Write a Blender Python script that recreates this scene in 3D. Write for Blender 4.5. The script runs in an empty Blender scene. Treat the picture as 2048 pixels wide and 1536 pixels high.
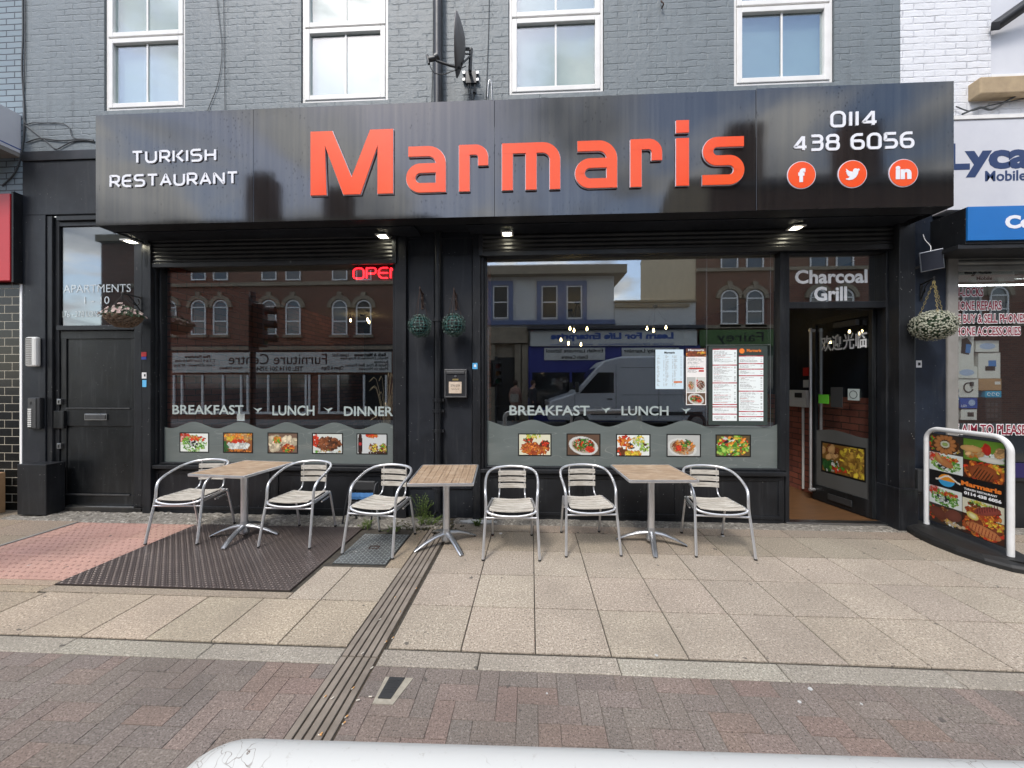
import bpy, bmesh, math, random
import numpy as np
from mathutils import Vector, Matrix
random.seed(7)
R = math.radians
PI = math.pi
sc = bpy.context.scene
C = sc.collection

# ------------------------------------------------------------------ camera, sky, sun, exposure
FPX = 745.0; YAW = R(2.9); DIST = 4.39; EYE = 1.6
cam_data = bpy.data.cameras.new('camera'); cam = bpy.data.objects.new('camera', cam_data); C.objects.link(cam)
cam.location = (0, -DIST, EYE); cam.rotation_euler = (R(90), 0, YAW)
cam_data.sensor_width = 36; cam_data.lens = FPX / 2048 * 36; cam_data.clip_start = 0.05; cam_data.clip_end = 600
sc.camera = cam
sc.view_settings.view_transform = 'Standard'; sc.view_settings.look = 'None'
sc.view_settings.exposure = 1.3; sc.view_settings.gamma = 1.0
SUN_EL = R(52); SUN_AZ = R(205)      # azimuth seen from above, clockwise from +Y
w = bpy.data.worlds.new("World"); sc.world = w; w.use_nodes = True
nt = w.node_tree; nt.nodes.clear()
def nn(t, typ, **kw):
    n = t.nodes.new(typ)
    for k, v in kw.items(): setattr(n, k, v)
    return n
def lk(t, a, b): t.links.new(a, b)
out = nn(nt, 'ShaderNodeOutputWorld'); bg = nn(nt, 'ShaderNodeBackground'); bg.inputs[1].default_value = 0.13
sky = nn(nt, 'ShaderNodeTexSky', sky_type='NISHITA'); sky.sun_disc = False; sky.sun_elevation = SUN_EL
sky.sun_rotation = SUN_AZ; sky.air_density = 1.1; sky.dust_density = 1.5
tc = nn(nt, 'ShaderNodeTexCoord'); sp = nn(nt, 'ShaderNodeSeparateXYZ'); lk(nt, tc.outputs['Generated'], sp.inputs[0])
mz = nn(nt, 'ShaderNodeMath', operation='MAXIMUM'); mz.inputs[1].default_value = 0.0; lk(nt, sp.outputs[2], mz.inputs[0])
az = nn(nt, 'ShaderNodeMath', operation='ADD'); az.inputs[1].default_value = 0.18; lk(nt, mz.outputs[0], az.inputs[0])
dx = nn(nt, 'ShaderNodeMath', operation='DIVIDE'); lk(nt, sp.outputs[0], dx.inputs[0]); lk(nt, az.outputs[0], dx.inputs[1])
dy = nn(nt, 'ShaderNodeMath', operation='DIVIDE'); lk(nt, sp.outputs[1], dy.inputs[0]); lk(nt, az.outputs[0], dy.inputs[1])
cb = nn(nt, 'ShaderNodeCombineXYZ'); lk(nt, dx.outputs[0], cb.inputs[0]); lk(nt, dy.outputs[0], cb.inputs[1])
n1 = nn(nt, 'ShaderNodeTexNoise'); n1.inputs['Scale'].default_value = 1.9; n1.inputs['Detail'].default_value = 8
n1.inputs['Roughness'].default_value = 0.58; n1.inputs['Distortion'].default_value = 0.35; lk(nt, cb.outputs[0], n1.inputs['Vector'])
r1 = nn(nt, 'ShaderNodeValToRGB'); r1.color_ramp.elements[0].position = 0.45; r1.color_ramp.elements[1].position = 0.56
lk(nt, n1.outputs[0], r1.inputs[0])
n2 = nn(nt, 'ShaderNodeTexNoise'); n2.inputs['Scale'].default_value = 2.1; n2.inputs['Detail'].default_value = 5
mp = nn(nt, 'ShaderNodeVectorMath', operation='ADD'); mp.inputs[1].default_value = (3.3, 7.1, 1.0)
lk(nt, cb.outputs[0], mp.inputs[0]); lk(nt, mp.outputs[0], n2.inputs['Vector'])
r2 = nn(nt, 'ShaderNodeValToRGB'); r2.color_ramp.elements[0].position = 0.36; r2.color_ramp.elements[0].color = (2.4, 2.6, 2.9, 1)
r2.color_ramp.elements[1].position = 0.62; r2.color_ramp.elements[1].color = (7.4, 7.4, 7.2, 1)
lk(nt, n2.outputs[0], r2.inputs[0])
mx = nn(nt, 'ShaderNodeMix', data_type='RGBA'); lk(nt, r1.outputs[0], mx.inputs[0])
lk(nt, sky.outputs[0], mx.inputs[6]); lk(nt, r2.outputs[0], mx.inputs[7])
lk(nt, mx.outputs[2], bg.inputs[0]); lk(nt, bg.outputs[0], out.inputs[0])
sd = bpy.data.lights.new('sun', 'SUN'); sun = bpy.data.objects.new('sun', sd); C.objects.link(sun)
sd.energy = 1.1; sd.angle = R(12); sd.color = (1.0, 0.95, 0.88)
sun.rotation_euler = (R(90) - SUN_EL, 0, PI - SUN_AZ)
sc.cycles.max_bounces = 6; sc.cycles.transparent_max_bounces = 12
sc.cycles.sample_clamp_indirect = 4.0

# ------------------------------------------------------------------ geometry of the view: pixel -> point on a real plane
CT, ST = math.cos(YAW), math.sin(YAW)
def W(px, py, Y=0.0):
    u = (px - 1024) / FPX; v = (768 - py) / FPX
    t = (Y + DIST) / (CT + u * ST)
    return (t * (-ST + u * CT), EYE + t * v)
def WX(px, Y=0.0): return W(px, 768, Y)[0]
def WZ(px, py, Y=0.0): return W(px, py, Y)[1]
def G(px, py, Z=0.0):
    u = (px - 1024) / FPX; v = (768 - py) / FPX
    t = (Z - EYE) / v
    return (t * (-ST + u * CT), -DIST + t * (CT + u * ST))
GLASS = 0.08
def RX(px, far): return WX(px, 2 * GLASS + far)            # x of a thing mirrored in the shop glass, far metres in front of the wall
def RZ(px, py, far): return WZ(px, py, 2 * GLASS + far)

# ------------------------------------------------------------------ tagging
def tag(o, label=None, cat=None, group=None, kind=None):
    if label: o['label'] = label
    if cat: o['category'] = cat
    if group: o['group'] = group
    if kind: o['kind'] = kind
    return o
def thing(name, label, cat, loc=(0, 0, 0), rz=0.0, group=None):
    o = bpy.data.objects.new(name, None); C.objects.link(o); o.empty_display_size = 0.1
    o.location = loc; o.rotation_euler = (0, 0, rz)
    return tag(o, label, cat, group)
def link(name, me, mat=None, parent=None, smooth=False):
    o = bpy.data.objects.new(name, me); C.objects.link(o)
    if mat is not None and not me.materials:
        me.materials.append(mat)
    if parent is not None: o.parent = parent
    if smooth:
        for p in me.polygons: p.use_smooth = True
    return o
def bev(o, wd=0.004, seg=2):
    m = o.modifiers.new('bevel', 'BEVEL'); m.width = wd; m.segments = seg; m.limit_method = 'ANGLE'; m.angle_limit = R(40)
    return o
def copy_tree(o, parent=None):
    c = o.copy(); C.objects.link(c); c.parent = parent
    for ch in list(o.children): copy_tree(ch, c)
    return c

# ------------------------------------------------------------------ mesh builder
def fillet(pts, r, closed=False, n=6):
    """round the corners of a polyline; r: number or list"""
    P = [Vector(p) for p in pts]; N = len(P); outp = []
    for i in range(N):
        rr = r[i] if isinstance(r, (list, tuple)) else r
        if (not closed and i in (0, N - 1)) or rr <= 0:
            outp.append(P[i]); continue
        a, b, c = P[i - 1], P[i], P[(i + 1) % N]
        d1 = (a - b); d2 = (c - b); l1, l2 = d1.length, d2.length
        if l1 < 1e-6 or l2 < 1e-6: outp.append(b); continue
        d1 /= l1; d2 /= l2
        ang = d1.angle(d2)
        if ang > PI - 0.02: outp.append(b); continue
        t = min(rr / math.tan(ang / 2), l1 * 0.499, l2 * 0.499); r_ = t * math.tan(ang / 2)
        cen = b + (d1 + d2).normalized() * (r_ / math.sin(ang / 2))
        p0 = b + d1 * t; p1 = b + d2 * t
        v0 = p0 - cen; v1 = p1 - cen; tot = v0.angle(v1)
        ax = v0.cross(v1).normalized() if len(v0) == 3 else None
        for k in range(n + 1):
            outp.append(cen + Matrix.Rotation(tot * k / n, 3, ax) @ v0)
    return outp
def catmull(P, n=6):
    P = [Vector(p) for p in P]; Q = [P[0] * 2 - P[1]] + P + [P[-1] * 2 - P[-2]]; o = []
    for i in range(1, len(Q) - 2):
        p0, p1, p2, p3 = Q[i - 1:i + 3]
        for k in range(n):
            t = k / n
            o.append(0.5 * ((2 * p1) + (p2 - p0) * t + (2 * p0 - 5 * p1 + 4 * p2 - p3) * t * t + (3 * p1 - p0 - 3 * p2 + p3) * t ** 3))
    o.append(P[-1]); return o
class MB:
    def __init__(s): s.v = []; s.f = []; s.sm = []
    def add(s, vs, fs, smooth=False):
        o = len(s.v); s.v += [tuple(v) for v in vs]; s.f += [tuple(i + o for i in f) for f in fs]; s.sm += [smooth] * len(fs)
        return s
    def box(s, x0, x1, y0, y1, z0, z1):
        if x0 > x1: x0, x1 = x1, x0
        if y0 > y1: y0, y1 = y1, y0
        if z0 > z1: z0, z1 = z1, z0
        return s.add([(x0, y0, z0), (x1, y0, z0), (x1, y1, z0), (x0, y1, z0), (x0, y0, z1), (x1, y0, z1), (x1, y1, z1), (x0, y1, z1)],
                     [(0, 3, 2, 1), (4, 5, 6, 7), (0, 1, 5, 4), (1, 2, 6, 5), (2, 3, 7, 6), (3, 0, 4, 7)])
    def tube(s, P, r, n=10, caps=True, flat=None):
        P = [Vector(p) for p in P]; rings = []; N = len(P)
        up = None
        for i in range(N):
            d = (P[min(i + 1, N - 1)] - P[max(i - 1, 0)]).normalized()
            if up is None:
                up = Vector((0, 0, 1)) if abs(d.z) < 0.9 else Vector((0, 1, 0))
            side = d.cross(up).normalized(); up = side.cross(d).normalized()
            rr = r[i] if isinstance(r, (list, tuple)) else r
            rings.append([P[i] + (side * math.cos(2 * PI * k / n) + up * math.sin(2 * PI * k / n) * (flat or 1)) * rr for k in range(n)])
        vs = [v for rg in rings for v in rg]; fs = []
        for i in range(N - 1):
            for k in range(n):
                fs.append((i * n + k, (i + 1) * n + k, (i + 1) * n + (k + 1) % n, i * n + (k + 1) % n))
        s.add(vs, fs, True)
        if caps:
            s.add(rings[0], [tuple(range(n))]); s.add(rings[-1], [tuple(reversed(range(n)))])
        return s
    def lathe(s, prof, cx=0, cy=0, cz=0, n=24, M=None):
        vs = []; fs = []
        for (r, z) in prof:
            for k in range(n):
                a = 2 * PI * k / n; v = Vector((r * math.cos(a), r * math.sin(a), z))
                if M: v = M @ v
                vs.append((v.x + cx, v.y + cy, v.z + cz))
        for i in range(len(prof) - 1):
            for k in range(n):
                fs.append((i * n + k, i * n + (k + 1) % n, (i + 1) * n + (k + 1) % n, (i + 1) * n + k))
        return s.add(vs, fs, True)
    def disc(s, cx, cy, cz, r, axis='y', n=24, depth=0.01, sgn=-1):
        a = [(r * math.cos(2 * PI * k / n), r * math.sin(2 * PI * k / n)) for k in range(n)]
        f = {'y': lambda p, q, d: (cx + p, cy + d * sgn, cz + q), 'z': lambda p, q, d: (cx + p, cy + q, cz + d), 'x': lambda p, q, d: (cx + d * sgn, cy + p, cz + q)}[axis]
        vs = [f(p, q, 0) for p, q in a] + [f(p, q, depth) for p, q in a]
        fs = [(k, (k + 1) % n, n + (k + 1) % n, n + k) for k in range(n)] + [tuple(range(n, 2 * n)), tuple(reversed(range(n)))]
        return s.add(vs, fs)
    def prism(s, poly, y0, y1):
        """poly in (x,z), extruded from y0 (front) to y1 (back)"""
        n = len(poly)
        vs = [(x, y0, z) for x, z in poly] + [(x, y1, z) for x, z in poly]
        return s.add(vs, [tuple(range(n)), tuple(reversed(range(n, 2 * n)))] + [(k, n + k, n + (k + 1) % n, (k + 1) % n) for k in range(n)])
    def prism_z(s, poly, z0, z1):
        n = len(poly)
        vs = [(x, y, z0) for x, y in poly] + [(x, y, z1) for x, y in poly]
        return s.add(vs, [tuple(reversed(range(n))), tuple(range(n, 2 * n))] + [(k, (k + 1) % n, n + (k + 1) % n, n + k) for k in range(n)])
    def ribbon(s, pts, wd, y0, y1, closed=False):
        """flat stroke in XZ, front at y0, back y1; pts (x,z)"""
        P = [Vector((p[0], p[-1])) for p in pts]
        Q = [P[0]]
        for p in P[1:]:
            if (p - Q[-1]).length > 1e-5: Q.append(p)
        if closed and (Q[0] - Q[-1]).length < 1e-5: Q.pop()
        P = Q; N = len(P); L = []; Rr = []
        for i in range(N):
            if closed: a, b, c = P[i - 1], P[i], P[(i + 1) % N]
            else: a, b, c = P[max(i - 1, 0)], P[i], P[min(i + 1, N - 1)]
            d1 = (b - a); d2 = (c - b)
            if d1.length < 1e-9: d1 = d2
            if d2.length < 1e-9: d2 = d1
            d1 = d1.normalized(); d2 = d2.normalized()
            n1_ = Vector((-d1.y, d1.x)); n2_ = Vector((-d2.y, d2.x)); m = (n1_ + n2_)
            if m.length < 1e-6: m = n1_
            m.normalize(); k = 1 / max(0.5, m.dot(n1_))
            L.append(b + m * wd / 2 * k); Rr.append(b - m * wd / 2 * k)
        vs = [(p.x, y0, p.y) for p in L] + [(p.x, y0, p.y) for p in Rr] + [(p.x, y1, p.y) for p in L] + [(p.x, y1, p.y) for p in Rr]
        fs = []; rng = range(N) if closed else range(N - 1)
        for i in rng:
            j = (i + 1) % N
            fs += [(i, N + i, N + j, j), (2 * N + i, 2 * N + j, 3 * N + j, 3 * N + i), (i, j, 2 * N + j, 2 * N + i), (N + i, 3 * N + i, 3 * N + j, N + j)]
        if not closed: fs += [(0, 2 * N, 3 * N, N), (N - 1, 2 * N - 1, 4 * N - 1, 3 * N - 1)]
        return s.add(vs, fs)
    def build(s, name, mat, parent=None, bevel=0):
        me = bpy.data.meshes.new(name); me.from_pydata(s.v, [], s.f); me.materials.append(mat)
        me.polygons.foreach_set('use_smooth', s.sm); me.update()
        o = link(name, me, None, parent)
        if bevel: bev(o, bevel)
        return o
def B(name, mat, parent, x0, x1, y0, y1, z0, z1, bevel=0):
    return MB().box(x0, x1, y0, y1, z0, z1).build(name, mat, parent, bevel)

# ------------------------------------------------------------------ materials
def mat_new(name):
    m = bpy.data.materials.new(name); m.use_nodes = True; t = m.node_tree
    return m, t, t.nodes['Principled BSDF']
def wpos(t, swz=None, scale=(1, 1, 1), obj=False):
    if obj: s_ = nn(t, 'ShaderNodeTexCoord').outputs['Object']
    else: s_ = nn(t, 'ShaderNodeNewGeometry').outputs['Position']
    if swz:
        sp = nn(t, 'ShaderNodeSeparateXYZ'); lk(t, s_, sp.inputs[0]); cb = nn(t, 'ShaderNodeCombineXYZ')
        for i, c in enumerate(swz):
            if c in 'xyz': lk(t, sp.outputs['xyz'.index(c)], cb.inputs[i])
        s_ = cb.outputs[0]
    m = nn(t, 'ShaderNodeMapping'); m.inputs['Scale'].default_value = scale; lk(t, s_, m.inputs[0])
    return m.outputs[0]
def noise(t, vec, scale, detail=4, rough=0.55, dist=0):
    n = nn(t, 'ShaderNodeTexNoise'); n.inputs['Scale'].default_value = scale; n.inputs['Detail'].default_value = detail
    n.inputs['Roughness'].default_value = rough; n.inputs['Distortion'].default_value = dist; lk(t, vec, n.inputs['Vector']); return n.outputs[0]
def ramp(t, fac, stops):
    r = nn(t, 'ShaderNodeValToRGB'); lk(t, fac, r.inputs[0]); e = r.color_ramp.elements
    while len(e) < len(stops): e.new(0.5)
    for i, (p, c) in enumerate(stops):
        e[i].position = p; e[i].color = (c, c, c, 1) if isinstance(c, (int, float)) else (*c, 1)
    return r.outputs[0]
def mixc(t, fac, a, b, blend='MIX'):
    m = nn(t, 'ShaderNodeMix', data_type='RGBA', blend_type=blend)
    for sck, v in ((m.inputs[0], fac), (m.inputs[6], a), (m.inputs[7], b)):
        if isinstance(v, (int, float)): sck.default_value = v
        elif isinstance(v, tuple): sck.default_value = (*v, 1)
        else: lk(t, v, sck)
    return m.outputs[2]
def math_(t, op, a, b=0.0, c=None):
    m = nn(t, 'ShaderNodeMath', operation=op)
    for i, v in enumerate((a, b) if c is None else (a, b, c)):
        if isinstance(v, (int, float)): m.inputs[i].default_value = v
        else: lk(t, v, m.inputs[i])
    return m.outputs[0]
def bump(t, p, h, strength=0.4, dist=0.003):
    b = nn(t, 'ShaderNodeBump'); b.inputs['Strength'].default_value = strength; b.inputs['Distance'].default_value = dist
    lk(t, h, b.inputs['Height']); lk(t, b.outputs[0], p.inputs['Normal']); return b
def pm(name, col, rough=0.5, metal=0.0, col2=None, vs=6.0, bs=0, bst=0.3, bd=0.002, rvar=0.0, obj=False, stretch=(1, 1, 1), spots=None, spec=None):
    m, t, p = mat_new(name)
    p.inputs['Base Color'].default_value = (*col, 1); p.inputs['Roughness'].default_value = rough; p.inputs['Metallic'].default_value = metal
    if spec is not None: p.inputs['Specular IOR Level'].default_value = spec
    v = wpos(t, None, stretch, obj)
    if col2:
        f = ramp(t, noise(t, v, vs, 6, 0.6), [(0.35, 0.0), (0.68, 1.0)])
        c = mixc(t, f, col, col2)
        if spots:
            f2 = ramp(t, noise(t, v, spots[0], 3, 0.6), [(spots[1], 0.0), (spots[1] + 0.04, 1.0)])
            c = mixc(t, f2, c, spots[2])
        lk(t, c, p.inputs['Base Color'])
    if rvar:
        lk(t, math_(t, 'ADD', rough - rvar / 2, math_(t, 'MULTIPLY', noise(t, v, vs * 1.7, 5), rvar)), p.inputs['Roughness'])
    if bs: bump(t, p, noise(t, v, bs, 6), bst, bd)
    return m
def emit(name, col, s):
    m, t, p = mat_new(name); p.inputs['Base Color'].default_value = (*col, 1)
    p.inputs['Emission Color'].default_value = (*col, 1); p.inputs['Emission Strength'].default_value = s; return m
def attr_mat(name, rough=0.5, spec=0.5):
    m, t, p = mat_new(name); a = nn(t, 'ShaderNodeAttribute'); a.attribute_name = 'Col'
    lk(t, a.outputs['Color'], p.inputs['Base Color']); p.inputs['Roughness'].default_value = rough; p.inputs['Specular IOR Level'].default_value = spec; return m
def brick_mat(name, c1, c2, mortar, swz='xz', bw=0.225, rh=0.075, ms=0.01, bdist=0.006, wob=0.006, rough=0.8, spec=0.5, worn=None, off=0.5, bst=1.0, fine=0.3, patchy=(0.35, 0.65, 0.25)):
    m, t, p = mat_new(name)
    v = wpos(t, swz + '0')
    nz = nn(t, 'ShaderNodeTexNoise'); nz.inputs['Scale'].default_value = 9; nz.inputs['Detail'].default_value = 4; lk(t, v, nz.inputs['Vector'])
    sub = nn(t, 'ShaderNodeVectorMath', operation='SUBTRACT'); sub.inputs[1].default_value = (0.5, 0.5, 0.5); lk(t, nz.outputs['Color'], sub.inputs[0])
    sca = nn(t, 'ShaderNodeVectorMath', operation='SCALE'); sca.inputs[3].default_value = wob; lk(t, sub.outputs[0], sca.inputs[0])
    ad = nn(t, 'ShaderNodeVectorMath', operation='ADD'); lk(t, v, ad.inputs[0]); lk(t, sca.outputs[0], ad.inputs[1])
    b = nn(t, 'ShaderNodeTexBrick'); b.offset = off; b.inputs['Scale'].default_value = 1.0; b.inputs['Brick Width'].default_value = bw
    b.inputs['Row Height'].default_value = rh; b.inputs['Mortar Size'].default_value = ms; b.inputs['Mortar Smooth'].default_value = 0.6
    b.inputs['Color1'].default_value = (*c1, 1); b.inputs['Color2'].default_value = (*c2, 1); b.inputs['Mortar'].default_value = (*mortar, 1)
    lk(t, ad.outputs[0], b.inputs['Vector'])
    col = b.outputs['Color']
    if worn:
        if name == 'painted_grey_brick':      # rain streaks and sooty runs under the windows
            stv = nn(t, 'ShaderNodeMapping'); stv.inputs['Scale'].default_value = (7, 0.45, 1); lk(t, v, stv.inputs[0])
            col = mixc(t, ramp(t, noise(t, stv.outputs[0], 1.6, 6, 0.6), [(0.52, 0.0), (0.74, 0.55)]), col, (0.09, 0.105, 0.115))
        f = ramp(t, noise(t, v, worn[0], 6, 0.65), [(worn[1], 0.0), (worn[1] + 0.1, 1.0)])
        col = mixc(t, math_(t, 'MULTIPLY', f, worn[3]), col, worn[2])
    lk(t, col, p.inputs['Base Color']); p.inputs['Roughness'].default_value = rough; p.inputs['Specular IOR Level'].default_value = spec
    amp = ramp(t, noise(t, v, 3.6, 4, 0.6), [(patchy[0], patchy[2]), (patchy[1], 1.0)])
    h = math_(t, 'SUBTRACT', math_(t, 'MULTIPLY', noise(t, v, 17, 8, 0.68), fine), math_(t, 'MULTIPLY', b.outputs['Fac'], amp))
    bump(t, p, h, bst, bdist)
    return m
def glass_mat(name, refl=0.16, tint=(0.9, 0.95, 0.93), rough=0.0, ior=1.5):
    m = bpy.data.materials.new(name); m.use_nodes = True; t = m.node_tree; t.nodes.clear()
    o = nn(t, 'ShaderNodeOutputMaterial'); tr = nn(t, 'ShaderNodeBsdfTransparent'); tr.inputs[0].default_value = (*tint, 1)
    gl = nn(t, 'ShaderNodeBsdfGlossy'); gl.inputs['Roughness'].default_value = rough; gl.inputs['Color'].default_value = (0.95, 0.97, 1, 1)
    g = nn(t, 'ShaderNodeNewGeometry'); dt = nn(t, 'ShaderNodeVectorMath', operation='DOT_PRODUCT'); lk(t, g.outputs['Normal'], dt.inputs[0]); lk(t, g.outputs['Incoming'], dt.inputs[1])
    k = math_(t, 'POWER', math_(t, 'SUBTRACT', 1.0, math_(t, 'ABSOLUTE', dt.outputs['Value'])), 5.0)   # same on both faces of the sheet
    f = math_(t, 'MINIMUM', math_(t, 'ADD', refl + 0.03, math_(t, 'MULTIPLY', k, 0.9)), 1.0)
    mxs = nn(t, 'ShaderNodeMixShader'); lk(t, f, mxs.inputs[0]); lk(t, tr.outputs[0], mxs.inputs[1]); lk(t, gl.outputs[0], mxs.inputs[2]); lk(t, mxs.outputs[0], o.inputs[0])
    return m

M = {}
M['grey_brick'] = brick_mat('painted_grey_brick', (0.150, 0.176, 0.190), (0.163, 0.188, 0.202), (0.144, 0.169, 0.183), wob=0.03, bdist=0.010, rough=0.5, worn=(1.3, 0.52, (0.165, 0.19, 0.205), 0.6), fine=1.0, bst=0.75, patchy=(0.44, 0.62, 0.05))
M['blue_brick'] = brick_mat('painted_blue_brick', (0.17, 0.22, 0.255), (0.19, 0.24, 0.27), (0.035, 0.045, 0.06), wob=0.008, bdist=0.006, rough=0.5, ms=0.009)
M['white_brick'] = brick_mat('painted_white_brick', (0.68, 0.69, 0.72), (0.72, 0.73, 0.76), (0.64, 0.65, 0.69), wob=0.022, bdist=0.009, rough=0.55, fine=0.9, patchy=(0.42, 0.6, 0.15))
M['tile_black'] = brick_mat('black_glazed_tile', (0.008, 0.009, 0.009), (0.014, 0.014, 0.013), (0.45, 0.41, 0.33), bw=0.205, rh=0.104, ms=0.0045, wob=0.0, bdist=0.002, rough=0.16, fine=0.05, spec=0.25)
M['red_slip'] = brick_mat('red_brick_slip_yz', (0.36, 0.115, 0.075), (0.22, 0.075, 0.055), (0.06, 0.04, 0.035), swz='yz', bw=0.26, rh=0.085, ms=0.008, wob=0.01, bdist=0.008, rough=0.7)
M['red_slip_x'] = brick_mat('red_brick_slip_xz', (0.36, 0.115, 0.075), (0.22, 0.075, 0.055), (0.06, 0.04, 0.035), swz='xz', bw=0.26, rh=0.085, ms=0.008, wob=0.01, bdist=0.008, rough=0.7)
M['far_brick'] = brick_mat('weathered_red_brick', (0.21, 0.082, 0.05), (0.14, 0.055, 0.036), (0.17, 0.13, 0.10), bw=0.235, rh=0.08, ms=0.012, bdist=0.004, rough=0.85, worn=(0.8, 0.5, (0.16, 0.09, 0.06), 0.5))
M['far_white_brick'] = brick_mat('far_white_brick', (0.62, 0.62, 0.60), (0.58, 0.58, 0.56), (0.5, 0.5, 0.49), bdist=0.004, rough=0.8)
def black_paint(name, c=(0.0075, 0.0085, 0.0105), rough=0.40, chips=0.80):
    m, t, p = mat_new(name); v = wpos(t)
    st = noise(t, wpos(t, None, (9, 9, 0.8)), 2.0, 5, 0.6)
    f = ramp(t, noise(t, v, 2.2, 6, 0.65), [(0.38, 0.0), (0.72, 1.0)])
    c1 = mixc(t, f, c, tuple(x * 1.9 + 0.002 for x in c))
    c1 = mixc(t, math_(t, 'MULTIPLY', ramp(t, st, [(0.55, 0.0), (0.75, 1.0)]), 0.45), c1, (0.05, 0.052, 0.055))
    vo = nn(t, 'ShaderNodeTexVoronoi'); vo.inputs['Scale'].default_value = 20; lk(t, v, vo.inputs['Vector'])
    mask = math_(t, 'MULTIPLY', math_(t, 'LESS_THAN', vo.outputs['Distance'], 0.085), ramp(t, noise(t, v, 2.7, 2), [(0.5, 0.0), (0.6, 1.0)]))
    c1 = mixc(t, math_(t, 'MULTIPLY', mask, chips), c1, (0.32, 0.31, 0.30))
    lk(t, c1, p.inputs['Base Color'])
    lk(t, math_(t, 'ADD', rough - 0.12, math_(t, 'MULTIPLY', noise(t, v, 5, 6, 0.7), 0.3)), p.inputs['Roughness'])
    p.inputs['Specular IOR Level'].default_value = 0.38
    bump(t, p, math_(t, 'ADD', noise(t, v, 35, 6, 0.65), math_(t, 'MULTIPLY', noise(t, v, 6, 4), 2.0)), 0.4, 0.0018); return m
M['black'] = black_paint('black_shopfront_paint')
M['black_soft'] = black_paint('black_panel_paint', (0.009, 0.011, 0.015), 0.46, 0.6)
M['blueblack'] = black_paint('blue_black_panel_paint', (0.008, 0.0125, 0.022), 0.45, 0.5)
M['black_gloss'] = black_paint('black_gloss_door', (0.006, 0.007, 0.008), 0.3, 0.25)
M['charcoal'] = pm('charcoal_metal', (0.035, 0.038, 0.042), 0.4, 0.6, (0.05, 0.05, 0.055), 4, 60, 0.2, rvar=0.2)
def sign_mat():
    m, t, p = mat_new('dark_composite_panel')
    v = wpos(t); vs = wpos(t, None, (16, 16, 0.35)); vs2 = wpos(t, None, (55, 55, 0.9))
    s1 = noise(t, vs, 1.2, 6, 0.65); s2 = noise(t, vs2, 1.0, 4, 0.6)
    f = math_(t, 'MULTIPLY', ramp(t, s1, [(0.42, 0.0), (0.75, 1.0)]), 0.8)
    c = mixc(t, f, (0.088, 0.089, 0.093), (0.125, 0.122, 0.117))
    p.inputs['Metallic'].default_value = 0.88
    vo = nn(t, 'ShaderNodeTexVoronoi'); vo.inputs['Scale'].default_value = 30; lk(t, wpos(t, None, (1, 1, 0.55)), vo.inputs['Vector'])
    drops = math_(t, 'MULTIPLY', math_(t, 'LESS_THAN', vo.outputs['Distance'], 0.17), ramp(t, noise(t, v, 1.7, 3), [(0.5, 0.0), (0.57, 1.0)]))
    c = mixc(t, math_(t, 'MULTIPLY', drops, 0.7), c, (0.03, 0.03, 0.032))
    lk(t, c, p.inputs['Base Color'])
    lk(t, math_(t, 'ADD', 0.015, math_(t, 'MULTIPLY', math_(t, 'ADD', s1, math_(t, 'MULTIPLY', s2, 0.5)), 0.07)), p.inputs['Roughness'])
    h = math_(t, 'ADD', noise(t, v, 1.1, 2), math_(t, 'MULTIPLY', s2, 0.02)); bump(t, p, h, 0.18, 0.012); return m
M['sign'] = sign_mat()
M['red_face'] = pm('orange_red_acrylic', (0.84, 0.068, 0.008), 0.22, 0, (0.84, 0.095, 0.018), 1.5)
M['white_edge'] = pm('white_letter_return', (0.72, 0.68, 0.76), 0.4)
M['white_face'] = pm('white_acrylic', (0.78, 0.79, 0.84), 0.3)
M['upvc'] = pm('white_window_plastic', (0.72, 0.71, 0.69), 0.4, 0, (0.80, 0.79, 0.77), 5, rvar=0.15)
M['glass'] = glass_mat('shop_glass', 0.17, (0.955, 0.975, 0.97))
M['sky_glass'] = glass_mat('upstairs_glass', 0.13, (0.93, 0.97, 0.96))
M['far_glass'] = pm('far_window_glass', (0.02, 0.024, 0.028), 0.06, 0, spec=1.0)
M['blind'] = pm('pale_roller_blind', (0.21, 0.28, 0.275), 0.8, 0, (0.15, 0.20, 0.20), 1.2)
def film_mat():
    m, t, p = mat_new('frosted_grey_film'); v = wpos(t)
    c = mixc(t, ramp(t, noise(t, wpos(t, None, (1, 1, 3)), 2.0, 5), [(0.4, 0.0), (0.7, 1.0)]), (0.125, 0.148, 0.142), (0.15, 0.175, 0.168))
    sc1 = math_(t, 'LESS_THAN', math_(t, 'ABSOLUTE', math_(t, 'SUBTRACT', noise(t, wpos(t, None, (0.8, 1, 3.5)), 1.6, 2, 0.4, 0.4), 0.5)), 0.0028)
    c = mixc(t, math_(t, 'MULTIPLY', sc1, 0.35), c, (0.3, 0.33, 0.32))
    lk(t, c, p.inputs['Base Color']); p.inputs['Roughness'].default_value = 0.35
    p.inputs['Coat Weight'].default_value = 1.0; p.inputs['Coat Roughness'].default_value = 0.02; return m
M['film'] = film_mat()
M['vinyl'] = pm('pale_grey_vinyl', (0.36, 0.42, 0.41), 0.5)
M['vinyl_white'] = pm('white_vinyl', (0.88, 0.89, 0.89), 0.5)
M['alu'] = pm('brushed_aluminium', (0.74, 0.75, 0.77), 0.34, 0.82, (0.66, 0.67, 0.69), 12, rvar=0.14, obj=True)
M['chrome'] = pm('cast_table_base', (0.55, 0.57, 0.60), 0.3, 0.9, (0.48, 0.50, 0.53), 12, rvar=0.14, obj=True)
M['rubber'] = pm('black_rubber', (0.012, 0.012, 0.012), 0.6)
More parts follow.
